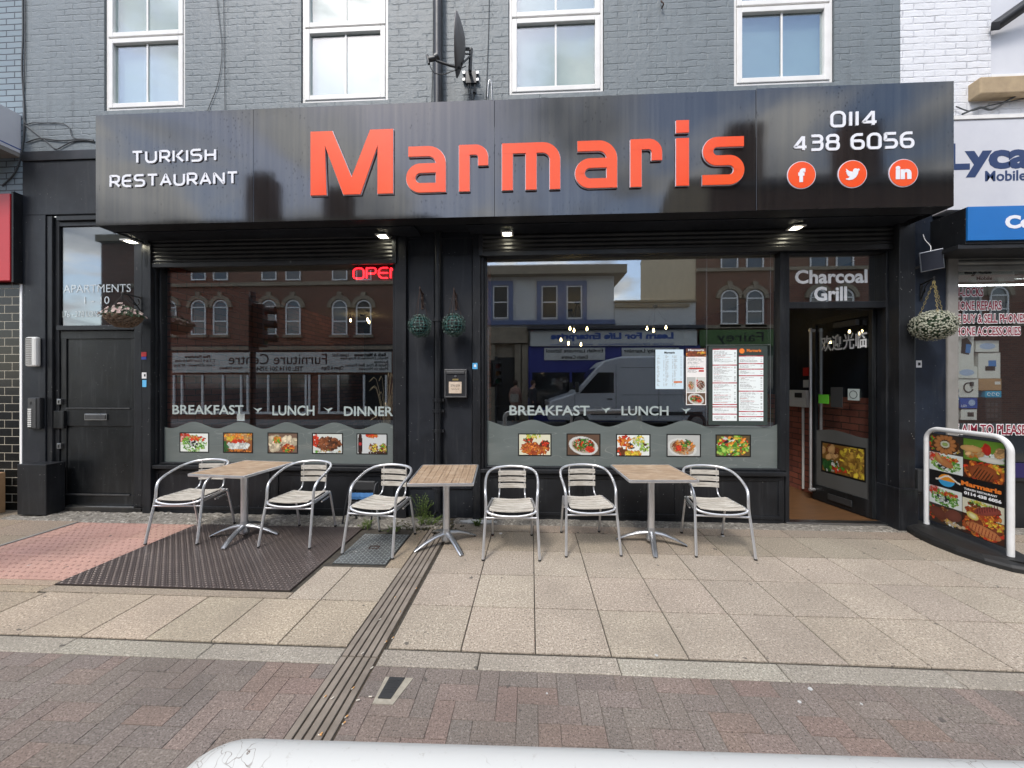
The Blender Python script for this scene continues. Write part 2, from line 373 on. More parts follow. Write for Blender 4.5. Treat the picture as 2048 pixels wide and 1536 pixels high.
def wood(name, c1, c2, c3, st=(1.2, 22, 22), rough=0.65):
    m, t, p = mat_new(name)
    oi = nn(t, 'ShaderNodeObjectInfo')
    v0 = wpos(t, None, st, True)
    ad = nn(t, 'ShaderNodeVectorMath', operation='ADD'); lk(t, v0, ad.inputs[0])
    sc_ = nn(t, 'ShaderNodeMath', operation='MULTIPLY'); sc_.inputs[1].default_value = 37.0; lk(t, oi.outputs['Random'], sc_.inputs[0])
    cb = nn(t, 'ShaderNodeCombineXYZ'); lk(t, sc_.outputs[0], cb.inputs[0]); lk(t, sc_.outputs[0], cb.inputs[2]); lk(t, cb.outputs[0], ad.inputs[1])
    g = noise(t, ad.outputs[0], 3.0, 8, 0.65, 0.8); g2 = noise(t, wpos(t, None, (3, 5, 5), True), 2.5, 3)
    a = nn(t, 'ShaderNodeAttribute'); a.attribute_name = 'Var'
    c = mixc(t, ramp(t, g, [(0.32, 0.0), (0.68, 1.0)]), c1, c2)
    c = mixc(t, ramp(t, g2, [(0.45, 0.0), (0.7, 0.6)]), c, c3)
    c = mixc(t, ramp(t, g, [(0.56, 0.0), (0.68, 0.65)]), c, tuple(x * 0.35 for x in c2))
    lk(t, c, p.inputs['Base Color']); p.inputs['Roughness'].default_value = rough
    bump(t, p, g, 0.5, 0.0015); return m
M['pale_wood'] = wood('weathered_pale_slat', (0.56, 0.53, 0.47), (0.30, 0.27, 0.23), (0.62, 0.60, 0.55))
M['top_wood'] = wood('tan_table_slat', (0.40, 0.285, 0.19), (0.24, 0.165, 0.105), (0.48, 0.38, 0.28), (22, 1.2, 22))
M['top_wood_x'] = wood('tan_table_slat_across', (0.41, 0.295, 0.195), (0.24, 0.165, 0.105), (0.50, 0.395, 0.29), (1.2, 22, 22))
M['floor_wood'] = pm('brown_entrance_floor', (0.13, 0.065, 0.028), 0.4, 0, (0.08, 0.042, 0.02), 4, stretch=(1, 8, 1))
def stone_mat(name, base, dark, light, s=170, var=0.5, rough=0.85, joint=None):
    m, t, p = mat_new(name); v = wpos(t)
    a = nn(t, 'ShaderNodeAttribute'); a.attribute_name = 'Col'
    g = noise(t, v, s * 0.62, 3, 0.75); g2 = noise(t, v, s * 0.4, 2, 0.65)
    c = mixc(t, ramp(t, g, [(0.38, 1.0), (0.485, 0.0)]), base, dark)
    c = mixc(t, ramp(t, g2, [(0.545, 0.0), (0.63, 0.75)]), c, light)
    c = mixc(t, 1.0, c, a.outputs['Color'], 'MULTIPLY')
    st = noise(t, v, 1.3, 7, 0.62)
    c = mixc(t, ramp(t, st, [(0.42, 0.0), (0.70, 0.50)]), c, tuple(x * 0.5 for x in base))
    sp_ = noise(t, v, 11, 2, 0.5)
    c = mixc(t, ramp(t, sp_, [(0.715, 0.0), (0.73, 0.75)]), c, (0.06, 0.055, 0.05))
    c = mixc(t, ramp(t, noise(t, wpos(t, None, (1, 1, 1)), 7.3, 2, 0.5), [(0.765, 0.0), (0.78, 0.6)]), c, (0.5, 0.49, 0.46))
    lk(t, c, p.inputs['Base Color']); p.inputs['Roughness'].default_value = rough
    bump(t, p, math_(t, 'ADD', g, math_(t, 'MULTIPLY', g2, 0.6)), 0.7, 0.0022); return m
M['slab'] = stone_mat('buff_aggregate_slab', (0.385, 0.328, 0.265), (0.12, 0.098, 0.076), (0.60, 0.53, 0.44))
M['kerb'] = stone_mat('grey_granite_kerb', (0.33, 0.30, 0.25), (0.13, 0.115, 0.095), (0.52, 0.48, 0.41), 190)
M['block'] = stone_mat('dark_block_paver', (0.20, 0.168, 0.147), (0.06, 0.05, 0.044), (0.31, 0.27, 0.24), 210)
M['tactile'] = stone_mat('pink_tactile_paving', (0.46, 0.275, 0.225), (0.30, 0.18, 0.15), (0.54, 0.35, 0.29), 220)
M['edge'] = stone_mat('rough_edge_concrete', (0.20, 0.185, 0.16), (0.07, 0.065, 0.055), (0.42, 0.40, 0.36), 60)
M['joint'] = pm('dark_joint_grit', (0.035, 0.031, 0.026), 0.95, 0, (0.075, 0.065, 0.05), 30, 120, 0.8)
M['asphalt'] = pm('asphalt', (0.045, 0.045, 0.047), 0.9, 0, (0.06, 0.06, 0.06), 3, 150, 0.6)
M['concrete'] = pm('grey_concrete', (0.27, 0.26, 0.245), 0.8, 0, (0.19, 0.185, 0.17), 3, 40, 0.5, 0.004)
M['plate'] = pm('worn_brown_steel', (0.115, 0.092, 0.085), 0.42, 0.55, (0.075, 0.06, 0.056), 3.5, 70, 0.3, rvar=0.25, spots=(9, 0.70, (0.21, 0.18, 0.15)))
M['plate_lug'] = pm('worn_steel_lug', (0.22, 0.185, 0.17), 0.42, 0.55, (0.14, 0.118, 0.11), 3)
M['cover_lug'] = pm('worn_grey_lug', (0.34, 0.36, 0.36), 0.4, 0.5, (0.25, 0.27, 0.27), 6)
M['plate_grey'] = pm('galvanised_cover', (0.15, 0.165, 0.165), 0.5, 0.5, (0.085, 0.09, 0.09), 7, 80, 0.3)
M['cast'] = pm('cast_iron_channel', (0.25, 0.215, 0.18), 0.85, 0.0, (0.17, 0.145, 0.12), 6, 120, 0.6)
M['grime'] = pm('channel_grime', (0.035, 0.028, 0.02), 0.95, 0, (0.08, 0.06, 0.04), 40, 200, 0.8)
M['white_rail'] = None
def rail_mat():
    m, t, p = mat_new('chipped_white_paint'); v = wpos(t)
    vo = nn(t, 'ShaderNodeTexVoronoi', feature='DISTANCE_TO_EDGE'); vo.inputs['Scale'].default_value = 38
    nz = nn(t, 'ShaderNodeTexNoise'); nz.inputs['Scale'].default_value = 20; lk(t, v, nz.inputs['Vector'])
    ad = nn(t, 'ShaderNodeVectorMath', operation='MULTIPLY_ADD'); ad.inputs[1].default_value = (0.08,) * 3; lk(t, nz.outputs['Color'], ad.inputs[0]); lk(t, v, ad.inputs[2])
    lk(t, ad.outputs[0], vo.inputs['Vector'])
    crack = math_(t, 'MULTIPLY', math_(t, 'LESS_THAN', vo.outputs['Distance'], 0.014), ramp(t, noise(t, v, 6, 3), [(0.5, 0.0), (0.56, 1.0)]))
    dirt = ramp(t, noise(t, v, 60, 7, 0.75), [(0.60, 0.0), (0.70, 0.5)])
    c = mixc(t, dirt, (0.50, 0.51, 0.50), (0.30, 0.28, 0.25)); c = mixc(t, crack, c, (0.16, 0.13, 0.11))
    chip = ramp(t, noise(t, v, 15, 2, 0.5), [(0.74, 0.0), (0.75, 1.0)]); c = mixc(t, chip, c, (0.09, 0.08, 0.075))
    lk(t, c, p.inputs['Base Color']); p.inputs['Roughness'].default_value = 0.4
    bump(t, p, math_(t, 'SUBTRACT', noise(t, v, 40, 5), crack), 0.4, 0.001); return m
M['white_rail'] = rail_mat()
M['white_frame'] = pm('white_powder_coat', (0.72, 0.73, 0.73), 0.35, 0, (0.64, 0.64, 0.63), 8)
M['door_film'] = pm('smoky_door_film', (0.07, 0.072, 0.07), 0.35, 0, (0.085, 0.087, 0.085), 3)
M['shutter'] = pm('black_shutter_slat', (0.018, 0.019, 0.02), 0.33, 0.3, (0.035, 0.035, 0.034), 4, rvar=0.2, spots=(5, 0.72, (0.12, 0.12, 0.11)))
M['galv'] = pm('galvanised_shutter', (0.30, 0.31, 0.30), 0.45, 0.6, (0.22, 0.22, 0.21), 5)
M['grey_cable'] = pm('grey_cable', (0.05, 0.055, 0.06), 0.6)
M['plastic_white'] = pm('white_plastic', (0.66, 0.67, 0.65), 0.45)
M['plastic_dark'] = pm('dark_plastic', (0.03, 0.032, 0.034), 0.45)
M['steel'] = pm('satin_steel', (0.45, 0.46, 0.47), 0.3, 1.0, (0.38, 0.39, 0.4), 12, rvar=0.15)
M['grey_steel'] = pm('dull_grey_steel', (0.07, 0.073, 0.077), 0.45, 0.5, (0.10, 0.10, 0.10), 15, rvar=0.2)
M['lamp'] = emit('lit_lamp_face', (1.0, 0.93, 0.72), 14)
M['bulb'] = emit('warm_bulb', (1.0, 0.72, 0.34), 20)
M['neon'] = emit('red_neon', (1.0, 0.012, 0.02), 3.2)
M['art'] = attr_mat('printed_picture', 0.35)
M['paper'] = attr_mat('printed_paper', 0.55)
M['stone_trim'] = pm('pale_stone_trim', (0.30, 0.25, 0.18), 0.85, 0, (0.22, 0.18, 0.13), 3)
M['slate'] = pm('dark_roof_slate', (0.04, 0.042, 0.05), 0.7, 0, (0.06, 0.06, 0.065), 5)
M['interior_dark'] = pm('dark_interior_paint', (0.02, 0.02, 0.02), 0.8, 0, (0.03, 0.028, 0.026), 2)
M['ceiling'] = pm('cream_ceiling', (0.30, 0.29, 0.26), 0.9)
M['card'] = pm('brown_cardboard', (0.40, 0.25, 0.13), 0.8, 0, (0.34, 0.21, 0.11), 10)
M['blue'] = pm('faded_blue_fabric', (0.05, 0.17, 0.42), 0.7, 0, (0.08, 0.22, 0.45), 20)
M['leaf_dark'] = pm('dark_green_leaf', (0.025, 0.055, 0.025), 0.6, 0, (0.05, 0.09, 0.04), 30)
M['leaf_teal'] = pm('blue_green_leaf', (0.03, 0.075, 0.065), 0.6, 0, (0.10, 0.14, 0.12), 60)
M['petal'] = pm('cream_petal', (0.55, 0.47, 0.42), 0.7, 0, (0.50, 0.33, 0.32), 25)
M['bloom'] = pm('pale_green_bloom', (0.46, 0.46, 0.36), 0.7, 0, (0.20, 0.21, 0.15), 35)
M['wicker'] = pm('brown_wicker', (0.14, 0.09, 0.055), 0.7, 0, (0.22, 0.16, 0.11), 60)
M['wire'] = pm('teal_plastic_wire', (0.035, 0.115, 0.105), 0.5)
M['rust'] = pm('rusty_iron', (0.06, 0.03, 0.02), 0.8, 0, (0.03, 0.022, 0.02), 30)
M['grass'] = pm('weed_green', (0.07, 0.13, 0.02), 0.7, 0, (0.13, 0.17, 0.04), 40)
M['straw'] = pm('dry_straw', (0.30, 0.24, 0.15), 0.8)

# ------------------------------------------------------------------ lettering and printed pictures
def text_mesh(body, bold=0.0, extrude=0.5, res=3, spacing=1.0, lines=1.0):
    cu = bpy.data.curves.new('lettering', 'FONT'); cu.body = body; cu.size = 1; cu.offset = bold; cu.resolution_u = res
    cu.space_character = spacing; cu.align_x = 'CENTER'; cu.space_line = lines
    ob = bpy.data.objects.new('lettering', cu); C.objects.link(ob)
    dg = bpy.context.evaluated_depsgraph_get(); dg.update()
    me = bpy.data.meshes.new_from_object(ob.evaluated_get(dg))
    bpy.data.objects.remove(ob); bpy.data.curves.remove(cu)
    return me
def text(name, body, mat, parent, x0, x1, z0, z1, y, depth=0.002, face=-1, bold=0.0, M4=None, spacing=1.0, lines=1.0, fit_bold=None):
    """lettering stretched into the rectangle x0..x1, z0..z1 with its back at y; face -1 looks to -Y, +1 to +Y"""
    me = text_mesh(body, bold, spacing=spacing, lines=lines)
    n = len(me.vertices); co = np.empty(n * 3); me.vertices.foreach_get('co', co); co = co.reshape(-1, 3)
    if fit_bold is not None:      # fitted as if it had the other weight, so an outline stays centred on its letters
        m_ = text_mesh(body, fit_bold, spacing=spacing, lines=lines); c2 = np.empty(len(m_.vertices) * 3); m_.vertices.foreach_get('co', c2); c2 = c2.reshape(-1, 3); bpy.data.meshes.remove(m_)
        mn = c2.min(0); mxv = c2.max(0)
    else: mn = co.min(0); mxv = co.max(0)
    a = (co[:, 0] - mn[0]) / (mxv[0] - mn[0]); b = (co[:, 1] - mn[1]) / (mxv[1] - mn[1])
    if x0 > x1: x0, x1 = x1, x0
    X = x0 + a * (x1 - x0) if face < 0 else x1 - a * (x1 - x0)
    Z = z0 + b * (z1 - z0)
    # flat front face only plus thickness
    bm = bmesh.new(); bm.from_mesh(me)
    fs = [f for f in bm.faces]
    res = bmesh.ops.extrude_face_region(bm, geom=fs)
    vs = [e for e in res['geom'] if isinstance(e, bmesh.types.BMVert)]
    bm.verts.ensure_lookup_table()
    newset = set(v.index for v in vs) if False else set(vs)
    mp_ = {}
    sx = (x1 - x0) / (mxv[0] - mn[0]); sz = (z1 - z0) / (mxv[1] - mn[1])
    for v in bm.verts:
        px = (v.co.x - mn[0]) * sx; pz = (v.co.y - mn[1]) * sz
        xx = x0 + px if face < 0 else x1 - px
        v.co = Vector((xx, y + (face * depth if v in newset else 0), z0 + pz))
    bmesh.ops.recalc_face_normals(bm, faces=bm.faces[:])
    bm.to_mesh(me); bm.free()
    me.materials.clear(); me.materials.append(mat)
    for pl_ in me.polygons: pl_.use_smooth = False
    if M4 is not None: me.transform(M4)
    me.name = name
    return link(name, me, None, parent)
def grid_art(name, img, parent, x0, x1, z0, z1, y, mat=None, M4=None, face=-1):
    """a printed picture: img[h,w,3] as linear colours on the faces of one flat sheet, row 0 at the top"""
    h, wd = img.shape[:2]
    xs = np.linspace(x0, x1, wd + 1); zs = np.linspace(z1, z0, h + 1)
    if face > 0: xs = xs[::-1]
    XX, ZZ = np.meshgrid(xs, zs)
    v = np.stack([XX.ravel(), np.full(XX.size, y), ZZ.ravel()], 1)
    i = np.arange(h)[:, None] * (wd + 1) + np.arange(wd)[None]; i = i.ravel()
    f = np.stack([i, i + wd + 1, i + wd + 2, i + 1], 1)
    me = bpy.data.meshes.new(name); me.from_pydata(v.tolist(), [], f.tolist())
    ca = me.color_attributes.new('Col', 'FLOAT_COLOR', 'CORNER')
    c = np.ones((h * wd, 4, 4), dtype=np.float32); c[:, :, :3] = img.reshape(-1, 1, 3); ca.data.foreach_set('color', c.ravel())
    me.materials.append(mat or M['art']); me.update()
    if M4 is not None: me.transform(M4)
    return link(name, me, None, parent)
def canvas(h, w_, c):
    a = np.zeros((h, w_, 3), dtype=np.float32); a[:] = c; return a
def blob(a, cx, cy, rx, ry, col, rot=0, rs=None, shade=0.25):
    h, w_ = a.shape[:2]; yy, xx = np.mgrid[0:h, 0:w_]
    x = (xx + 0.5) / w_ - cx; y = ((yy + 0.5) / h - cy) * h / w_
    c, s = math.cos(rot), math.sin(rot); u = (x * c + y * s) / rx; v = (-x * s + y * c) / ry
    d = u * u + v * v; m = d < 1
    sh = (1 - shade * d[m])[:, None]
    a[m] = np.array(col) * sh
def scatter(a, rs, n, reg, size, pal, shade=0.35):
    """n small blobs inside the ellipse reg=(cx,cy,rx,ry)"""
    for _ in range(n):
        t = rs.uniform(0, 2 * PI); r = math.sqrt(rs.random())
        col = np.array(pal[rs.randrange(len(pal))]) * rs.uniform(0.6, 1.25)
        blob(a, reg[0] + reg[2] * r * math.cos(t), reg[1] + reg[3] * r * math.sin(t), size * rs.uniform(0.5, 1.4), size * rs.uniform(0.3, 0.9), col, rs.uniform(0, PI), shade=shade)
GR = (0.10, 0.32, 0.03); LG = (0.35, 0.55, 0.10); RD = (0.65, 0.05, 0.02); OR = (0.75, 0.25, 0.04); BR = (0.20, 0.06, 0.02); DB = (0.08, 0.03, 0.015)
WH = (0.72, 0.76, 0.72); YE = (0.8, 0.6, 0.06); BK = (0.02, 0.02, 0.03); TN = (0.55, 0.33, 0.14); PK = (0.7, 0.35, 0.3); DG = (0.03, 0.12, 0.03)
FOODS = {
 'salad': (WH, [(40, (0.15, 0.25, 0.18, 0.2), 0.09, [RD, PK]), (90, (0.5, 0.55, 0.42, 0.42), 0.06, [GR, LG, GR, (0.5, 0.7, 0.4)]), (10, (0.45, 0.6, 0.2, 0.2), 0.08, [BK, WH]), (12, (0.6, 0.3, 0.3, 0.1), 0.07, [OR, RD])]),
 'fries': ((0.25, 0.09, 0.03), [(70, (0.5, 0.2, 0.5, 0.2), 0.09, [OR, TN, YE]), (60, (0.5, 0.65, 0.34, 0.16), 0.09, [WH, WH]), (40, (0.5, 0.93, 0.4, 0.1), 0.06, [OR, BR]), (14, (0.05, 0.7, 0.1, 0.3), 0.08, [DG]), (20, (0.5, 0.42, 0.25, 0.08), 0.06, [RD])]),
 'wraps': ((0.16, 0.10, 0.07), [(30, (0.25, 0.5, 0.2, 0.3), 0.15, [(0.6, 0.5, 0.35), (0.7, 0.6, 0.42)]), (30, (0.7, 0.45, 0.25, 0.2), 0.12, [(0.7, 0.6, 0.42)]), (50, (0.32, 0.35, 0.13, 0.16), 0.05, [OR, RD, GR]), (60, (0.68, 0.75, 0.2, 0.18), 0.05, [BR, OR, GR, RD])]),
 'meat': ((0.6, 0.62, 0.58), [(110, (0.52, 0.52, 0.4, 0.3), 0.08, [BR, DB, (0.3, 0.1, 0.04)]), (20, (0.1, 0.35, 0.12, 0.3), 0.07, [RD]), (20, (0.5, 0.9, 0.45, 0.1), 0.05, [WH, TN, GR])]),
 'bottle': ((0.55, 0.57, 0.56), [(25, (0.5, 0.1, 0.16, 0.08), 0.07, [RD, OR]), (50, (0.55, 0.68, 0.14, 0.2), 0.05, [BR, TN, GR, YE]), (50, (0.86, 0.7, 0.13, 0.2), 0.05, [BR, TN, GR, YE]), (20, (0.7, 0.92, 0.3, 0.06), 0.06, [DB])]),
 'kofte': ((0.68, 0.66, 0.5), [(110, (0.5, 0.68, 0.42, 0.26), 0.07, [(0.5, 0.10, 0.03), (0.35, 0.06, 0.02), OR]), (16, (0.3, 0.28, 0.15, 0.12), 0.06, [DG, BR, RD]), (24, (0.8, 0.45, 0.14, 0.12), 0.06, [RD, DB]), (16, (0.45, 0.12, 0.25, 0.08), 0.05, [LG, YE])]),
 'plate': ((0.12, 0.07, 0.045), [(1, (0.5, 0.55, 0, 0), 0.62, [WH]), (90, (0.5, 0.5, 0.3, 0.28), 0.05, [DB, GR, BR, DG, RD]), (8, (0.7, 0.7, 0.12, 0.12), 0.08, [RD])]),
 'mezze': (WH, [(24, (0.25, 0.3, 0.2, 0.2), 0.07, [RD, OR]), (24, (0.65, 0.3, 0.2, 0.2), 0.07, [LG, YE, WH]), (14, (0.15, 0.8, 0.15, 0.14), 0.08, [BR, RD]), (30, (0.5, 0.85, 0.22, 0.1), 0.07, [YE, OR]), (14, (0.8, 0.6, 0.15, 0.2), 0.07, [DB, LG, WH]), (10, (0.4, 0.55, 0.12, 0.1), 0.07, [BK, OR])]),
 'fish': ((0.45, 0.46, 0.44), [(1, (0.45, 0.6, 0, 0), 0.62, [WH]), (80, (0.5, 0.55, 0.32, 0.28), 0.06, [OR, TN, (0.45, 0.16, 0.06), BR]), (8, (0.35, 0.6, 0.06, 0.14), 0.08, [RD]), (12, (0.55, 0.45, 0.15, 0.2), 0.05, [GR, DG])]),
 'greek': ((0.10, 0.07, 0.03), [(110, (0.5, 0.5, 0.45, 0.45), 0.08, [GR, LG, WH, RD, YE, BK, OR, GR]), (16, (0.2, 0.7, 0.2, 0.2), 0.09, [GR, LG])]),
 'lamb': ((0.05, 0.035, 0.025), [(14, (0.5, 0.5, 0.36, 0.3), 0.13, [BR, (0.35, 0.12, 0.05)]), (60, (0.45, 0.45, 0.35, 0.3), 0.05, [OR, BR, TN]), (16, (0.7, 0.8, 0.2, 0.15), 0.06, [WH, YE, TN]), (18, (0.1, 0.5, 0.1, 0.4), 0.06, [GR, RD])]),
 'grill': ((0.06, 0.02, 0.012), [(60, (0.5, 0.5, 0.5, 0.5), 0.10, [OR, (0.5, 0.12, 0.03), RD]), (24, (0.5, 0.5, 0.4, 0.25), 0.14, [BR, (0.3, 0.07, 0.03)]), (20, (0.8, 0.2, 0.2, 0.2), 0.06, [OR, YE])]),
 'bread': ((0.12, 0.24, 0.03), [(20, (0.25, 0.6, 0.25, 0.2), 0.14, [TN, OR, (0.7, 0.45, 0.2)]), (10, (0.55, 0.35, 0.06, 0.2), 0.08, [RD]), (14, (0.75, 0.75, 0.25, 0.15), 0.1, [WH]), (16, (0.9, 0.5, 0.1, 0.2), 0.1, [TN])]),
 'wall': ((0.20, 0.10, 0.02), [(70, (0.75, 0.5, 0.3, 0.5), 0.07, [(0.55, 0.33, 0.06), (0.3, 0.16, 0.03), YE]), (14, (0.2, 0.75, 0.2, 0.12), 0.1, [WH, DG]), (10, (0.4, 0.8, 0.2, 0.06), 0.06, [RD, GR]), (12, (0.2, 0.3, 0.2, 0.2), 0.1, [TN, BR])]),
}
def food(kind, seed=1, h=40, w_=58, border=True):
    rs = random.Random(seed); bgc, items = FOODS[kind]; a = canvas(h, w_, bgc)
    for it in items:
        n, reg, size, pal = it
        if n == 1: blob(a, reg[0], reg[1], size * 0.7, size * 0.45, (0.72, 0.73, 0.70), 0.25); blob(a, reg[0], reg[1], size * 0.58, size * 0.35, (0.5, 0.42, 0.33), 0.25)
        else: scatter(a, rs, n * 2, reg, size * 0.7, pal)
    if kind == 'bottle':
        blob(a, 0.12, 0.55, 0.075, 0.4, (0.03, 0.012, 0.01)); blob(a, 0.12, 0.2, 0.035, 0.2, (0.03, 0.012, 0.01)); blob(a, 0.12, 0.5, 0.06, 0.05, (0.4, 0.03, 0.03))
    if border:
        a[:2] = a[-2:] = 0.008; a[:, :2] = a[:, -2:] = 0.008
    return a

# ------------------------------------------------------------------ paving: every flag, block and kerb is real relief
gz = thing  # (ground objects are structures, not things)
def paving(name, rects, mat, z=0.0, gap=0.004, chamfer=0.004, depth=0.012, jit=0.0012, tilt=0.0):
    vs = []; fs = []; cols = []
    for (x0, x1, y0, y1, col) in rects:
        dz = [z + random.uniform(-jit, jit) for _ in range(4)]
        gy = gap * 1.5 if mat is M['slab'] else gap
        a0, a1, b0, b1 = x0 + gap * 0.9, x1 - gap * 0.9, y0 + gy, y1 - gy; c = chamfer * 0.7; o = len(vs)
        zz = [d for d in dz]
        vs += [(a0 + c, b0 + c, zz[0]), (a1 - c, b0 + c, zz[1]), (a1 - c, b1 - c, zz[2]), (a0 + c, b1 - c, zz[3])]
        vs += [(a0, b0, zz[0] - c), (a1, b0, zz[1] - c), (a1, b1, zz[2] - c), (a0, b1, zz[3] - c)]
        vs += [(a0, b0, z - depth), (a1, b0, z - depth), (a1, b1, z - depth), (a0, b1, z - depth)]
        F_ = [(0, 1, 2, 3)] + [(i + 4, (i + 1) % 4 + 4, (i + 1) % 4, i) for i in range(4)] + [(i + 8, (i + 1) % 4 + 8, (i + 1) % 4 + 4, i + 4) for i in range(4)]
        fs += [tuple(i + o for i in f) for f in F_]; cols += [col] * len(F_)
    me = bpy.data.meshes.new(name); me.from_pydata(vs, [], fs)
    ca = me.color_attributes.new('Col', 'FLOAT_COLOR', 'CORNER'); arr = []
    for c, f in zip(cols, fs): arr += [*c, 1.0] * len(f)
    ca.data.foreach_set('color', arr); me.materials.append(mat)
    return tag(link(name, me), kind='structure')
def cj(s=0.1, tint=0.02, base=(1, 1, 1)):
    k = 1 + random.uniform(-s, s); return tuple(max(0, b * k + random.uniform(-tint, tint)) for b in base)

B('ground', M['asphalt'], None, -150, 150, -150, 150, -0.6, -0.11); tag(bpy.data.objects['ground'], kind='structure')
B('pavement', M['joint'], None, -60, 60, -4.75, 0.3, -0.105, -0.010); tag(bpy.data.objects['pavement'], kind='structure')
B('far_pavement', M['concrete'], None, -60, 60, -12.4, -9.6, -0.105, 0.0); tag(bpy.data.objects['far_pavement'], kind='structure')
DX0, DX1 = -1.115, -0.885                  # the drainage channel
KY0, KY1 = -2.315, -2.185                  # the kerb course
PX0, PX1, PY0, PY1 = -3.80, -1.86, -1.60, -0.335   # the steel plate
HX0, HX1, HY0, HY1 = -1.77, -1.285, -1.15, -0.50  # small grey cover
TX0, TX1 = -5.22, -3.81                    # pink tactile area
rects = []
ys = [-2.172, -1.724, -1.27, -0.815, -0.36]
x = 0.027
k0 = -2
for i in range(-2, 26):
    xa, xb = 0.027 + 0.4475 * i, 0.027 + 0.4475 * (i + 1)
    if xb < DX1 + 0.03: continue
    xa = max(xa, DX1 + 0.004)
    for j in range(4):
        # the row by the wall is laid half a flag off beyond the third table
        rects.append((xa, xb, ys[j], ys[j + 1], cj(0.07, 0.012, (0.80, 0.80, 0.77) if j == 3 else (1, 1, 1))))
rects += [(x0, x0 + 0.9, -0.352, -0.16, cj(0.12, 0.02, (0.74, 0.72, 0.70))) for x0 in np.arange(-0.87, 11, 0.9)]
# left of the channel
lx = [DX0 - 0.005, -1.56, -1.99, -2.42, -2.85, -3.28, -3.72]
for a, b in zip(lx[1:], lx[:-1]):
    rects.append((a, b, -2.172, -1.70, cj(0.08, 0.015, (1.06, 1.04, 0.98))))
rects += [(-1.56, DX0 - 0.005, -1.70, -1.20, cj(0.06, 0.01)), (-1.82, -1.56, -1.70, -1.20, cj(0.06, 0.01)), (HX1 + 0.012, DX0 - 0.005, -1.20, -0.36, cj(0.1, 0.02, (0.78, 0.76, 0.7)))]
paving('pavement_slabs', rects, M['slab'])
rects = [(-4.52, -3.72, -2.172, -1.98, cj()), (-3.80, PX1 + 0.04, -1.70, -1.61, (0.8, 0.78, 0.74)), (-4.52, -3.72, -1.975, -1.715, (0.85, 0.82, 0.76)), (-4.42, -3.80, -1.62, -1.538, (0.95, 0.85, 0.78)), (-4.5, -3.80, -1.712, -1.62, (0.9, 0.85, 0.75))]
for j in range(6):
    for i in range(7):
        xa = TX0 - 0.05 - 0.62 * (i + 1)
        rects.append((xa, xa + 0.62, -2.60 + 0.47 * j, -2.60 + 0.47 * (j + 1), cj(0.12, 0.02, (0.62, 0.60, 0.54))))
paving('side_slabs', rects, M['slab'])
# rough concrete strip along the foot of the wall
def rough_strip(name, x0, x1, y0, y1, seed, mat, amp=0.012):
    rs = random.Random(seed); nx = int((x1 - x0) / 0.03); ny = max(3, int((y1 - y0) / 0.03)); vs = []; fs = []
    for j in range(ny + 1):
        for i in range(nx + 1):
            edge = j == 0 or i in (0, nx)
            yy = y0 + (y1 - y0) * j / ny + (rs.uniform(-0.012, 0.012) if j == 0 else 0)
            vs.append((x0 + (x1 - x0) * i / nx, yy, -0.008 if edge else 0.001 + rs.uniform(0, amp) * (0.3 + 0.7 * (math.sin(i * 0.21 + seed) > -0.2))))
    for j in range(ny):
        for i in range(nx):
            a = j * (nx + 1) + i; fs.append((a, a + 1, a + nx + 2, a + nx + 1))
    me = bpy.data.meshes.new(name); me.from_pydata(vs, [], fs)
    ca = me.color_attributes.new('Col', 'FLOAT_COLOR', 'CORNER'); ca.data.foreach_set('color', [1.0] * (4 * sum(len(f) for f in fs)))
    me.materials.append(mat); return tag(link(name, me), kind='structure')
rough_strip('wall_foot_concrete', -6.3, -1.0, -0.325, 0.0, 3, M['edge'], 0.02)
rough_strip('wall_foot_concrete', -0.9, 11.0, -0.16, 0.02, 5, M['edge'], 0.008)
# kerb course of pale granite setts
rects = []; x = -12.0
for L in [0.9, 0.75, 0.8, 0.9] * 8:
    x2 = x + L
    a, b = x, x2
    for (c, d) in (((a, min(b, DX0)),) if a < DX0 else ()) + (((max(a, DX1), b),) if b > DX1 else ()):
        if d - c > 0.05: rects.append((c, d, KY0, KY1, cj(0.1, 0.02)))
    x = x2
paving('kerb_stones', rects, M['kerb'], z=0.001, gap=0.003, chamfer=0.006, jit=0.002)
# dark block pavers, some turned, down to the guard rail and beyond
M['sand'] = pm('sandy_joint', (0.17, 0.15, 0.125), 0.95, 0, (0.10, 0.088, 0.075), 20, 150, 0.6)
o = B('joint_sand', M['sand'], None, -7.6, DX0 + 0.002, -4.74, KY0 - 0.001, -0.0098, -0.0045); tag(o, kind='structure')
o = B('joint_sand', M['sand'], None, DX1 - 0.002, 7.6, -4.74, KY0 - 0.001, -0.0098, -0.0045); tag(o, kind='structure')
rects = []; pal = [(1, 1, 1), (1.0, 0.96, 0.95), (1.08, 1.0, 0.99), (0.92, 0.93, 0.94), (1.08, 0.95, 0.92), (0.96, 0.96, 0.96), (1, 1, 1)]
U = 0.1035
for cx_ in range(-72, 73):
    for cy_ in range(0, 24):
        dd = (cx_ - cy_) % 4
        y1_ = KY0 - 0.002 - cy_ * U; a = (DX0 + DX1) / 2 + cx_ * U
        if dd == 0: a, b, y0_ = a, a + 2 * U, y1_ - U
        elif dd == 3: b, y0_ = a + U, y1_ - 2 * U
        elif dd == 2 and cy_ == 0: b, y0_ = a + U, y1_ - U
        else: continue
        col = cj(0.06, 0.012, random.choice(pal))
        if b <= DX0 + 0.01: rects.append((a, min(b, DX0), y0_, y1_, col))
        elif a >= DX1 - 0.01: rects.append((max(a, DX1), b, y0_, y1_, col))
        else:
            if a < DX0 - 0.01: rects.append((a, DX0, y0_, y1_, col))
            if b > DX1 + 0.01: rects.append((DX1, b, y0_, y1_, col))
paving('block_paving', rects, M['block'], gap=0.0012, chamfer=0.0022, jit=0.0012, depth=0.006)
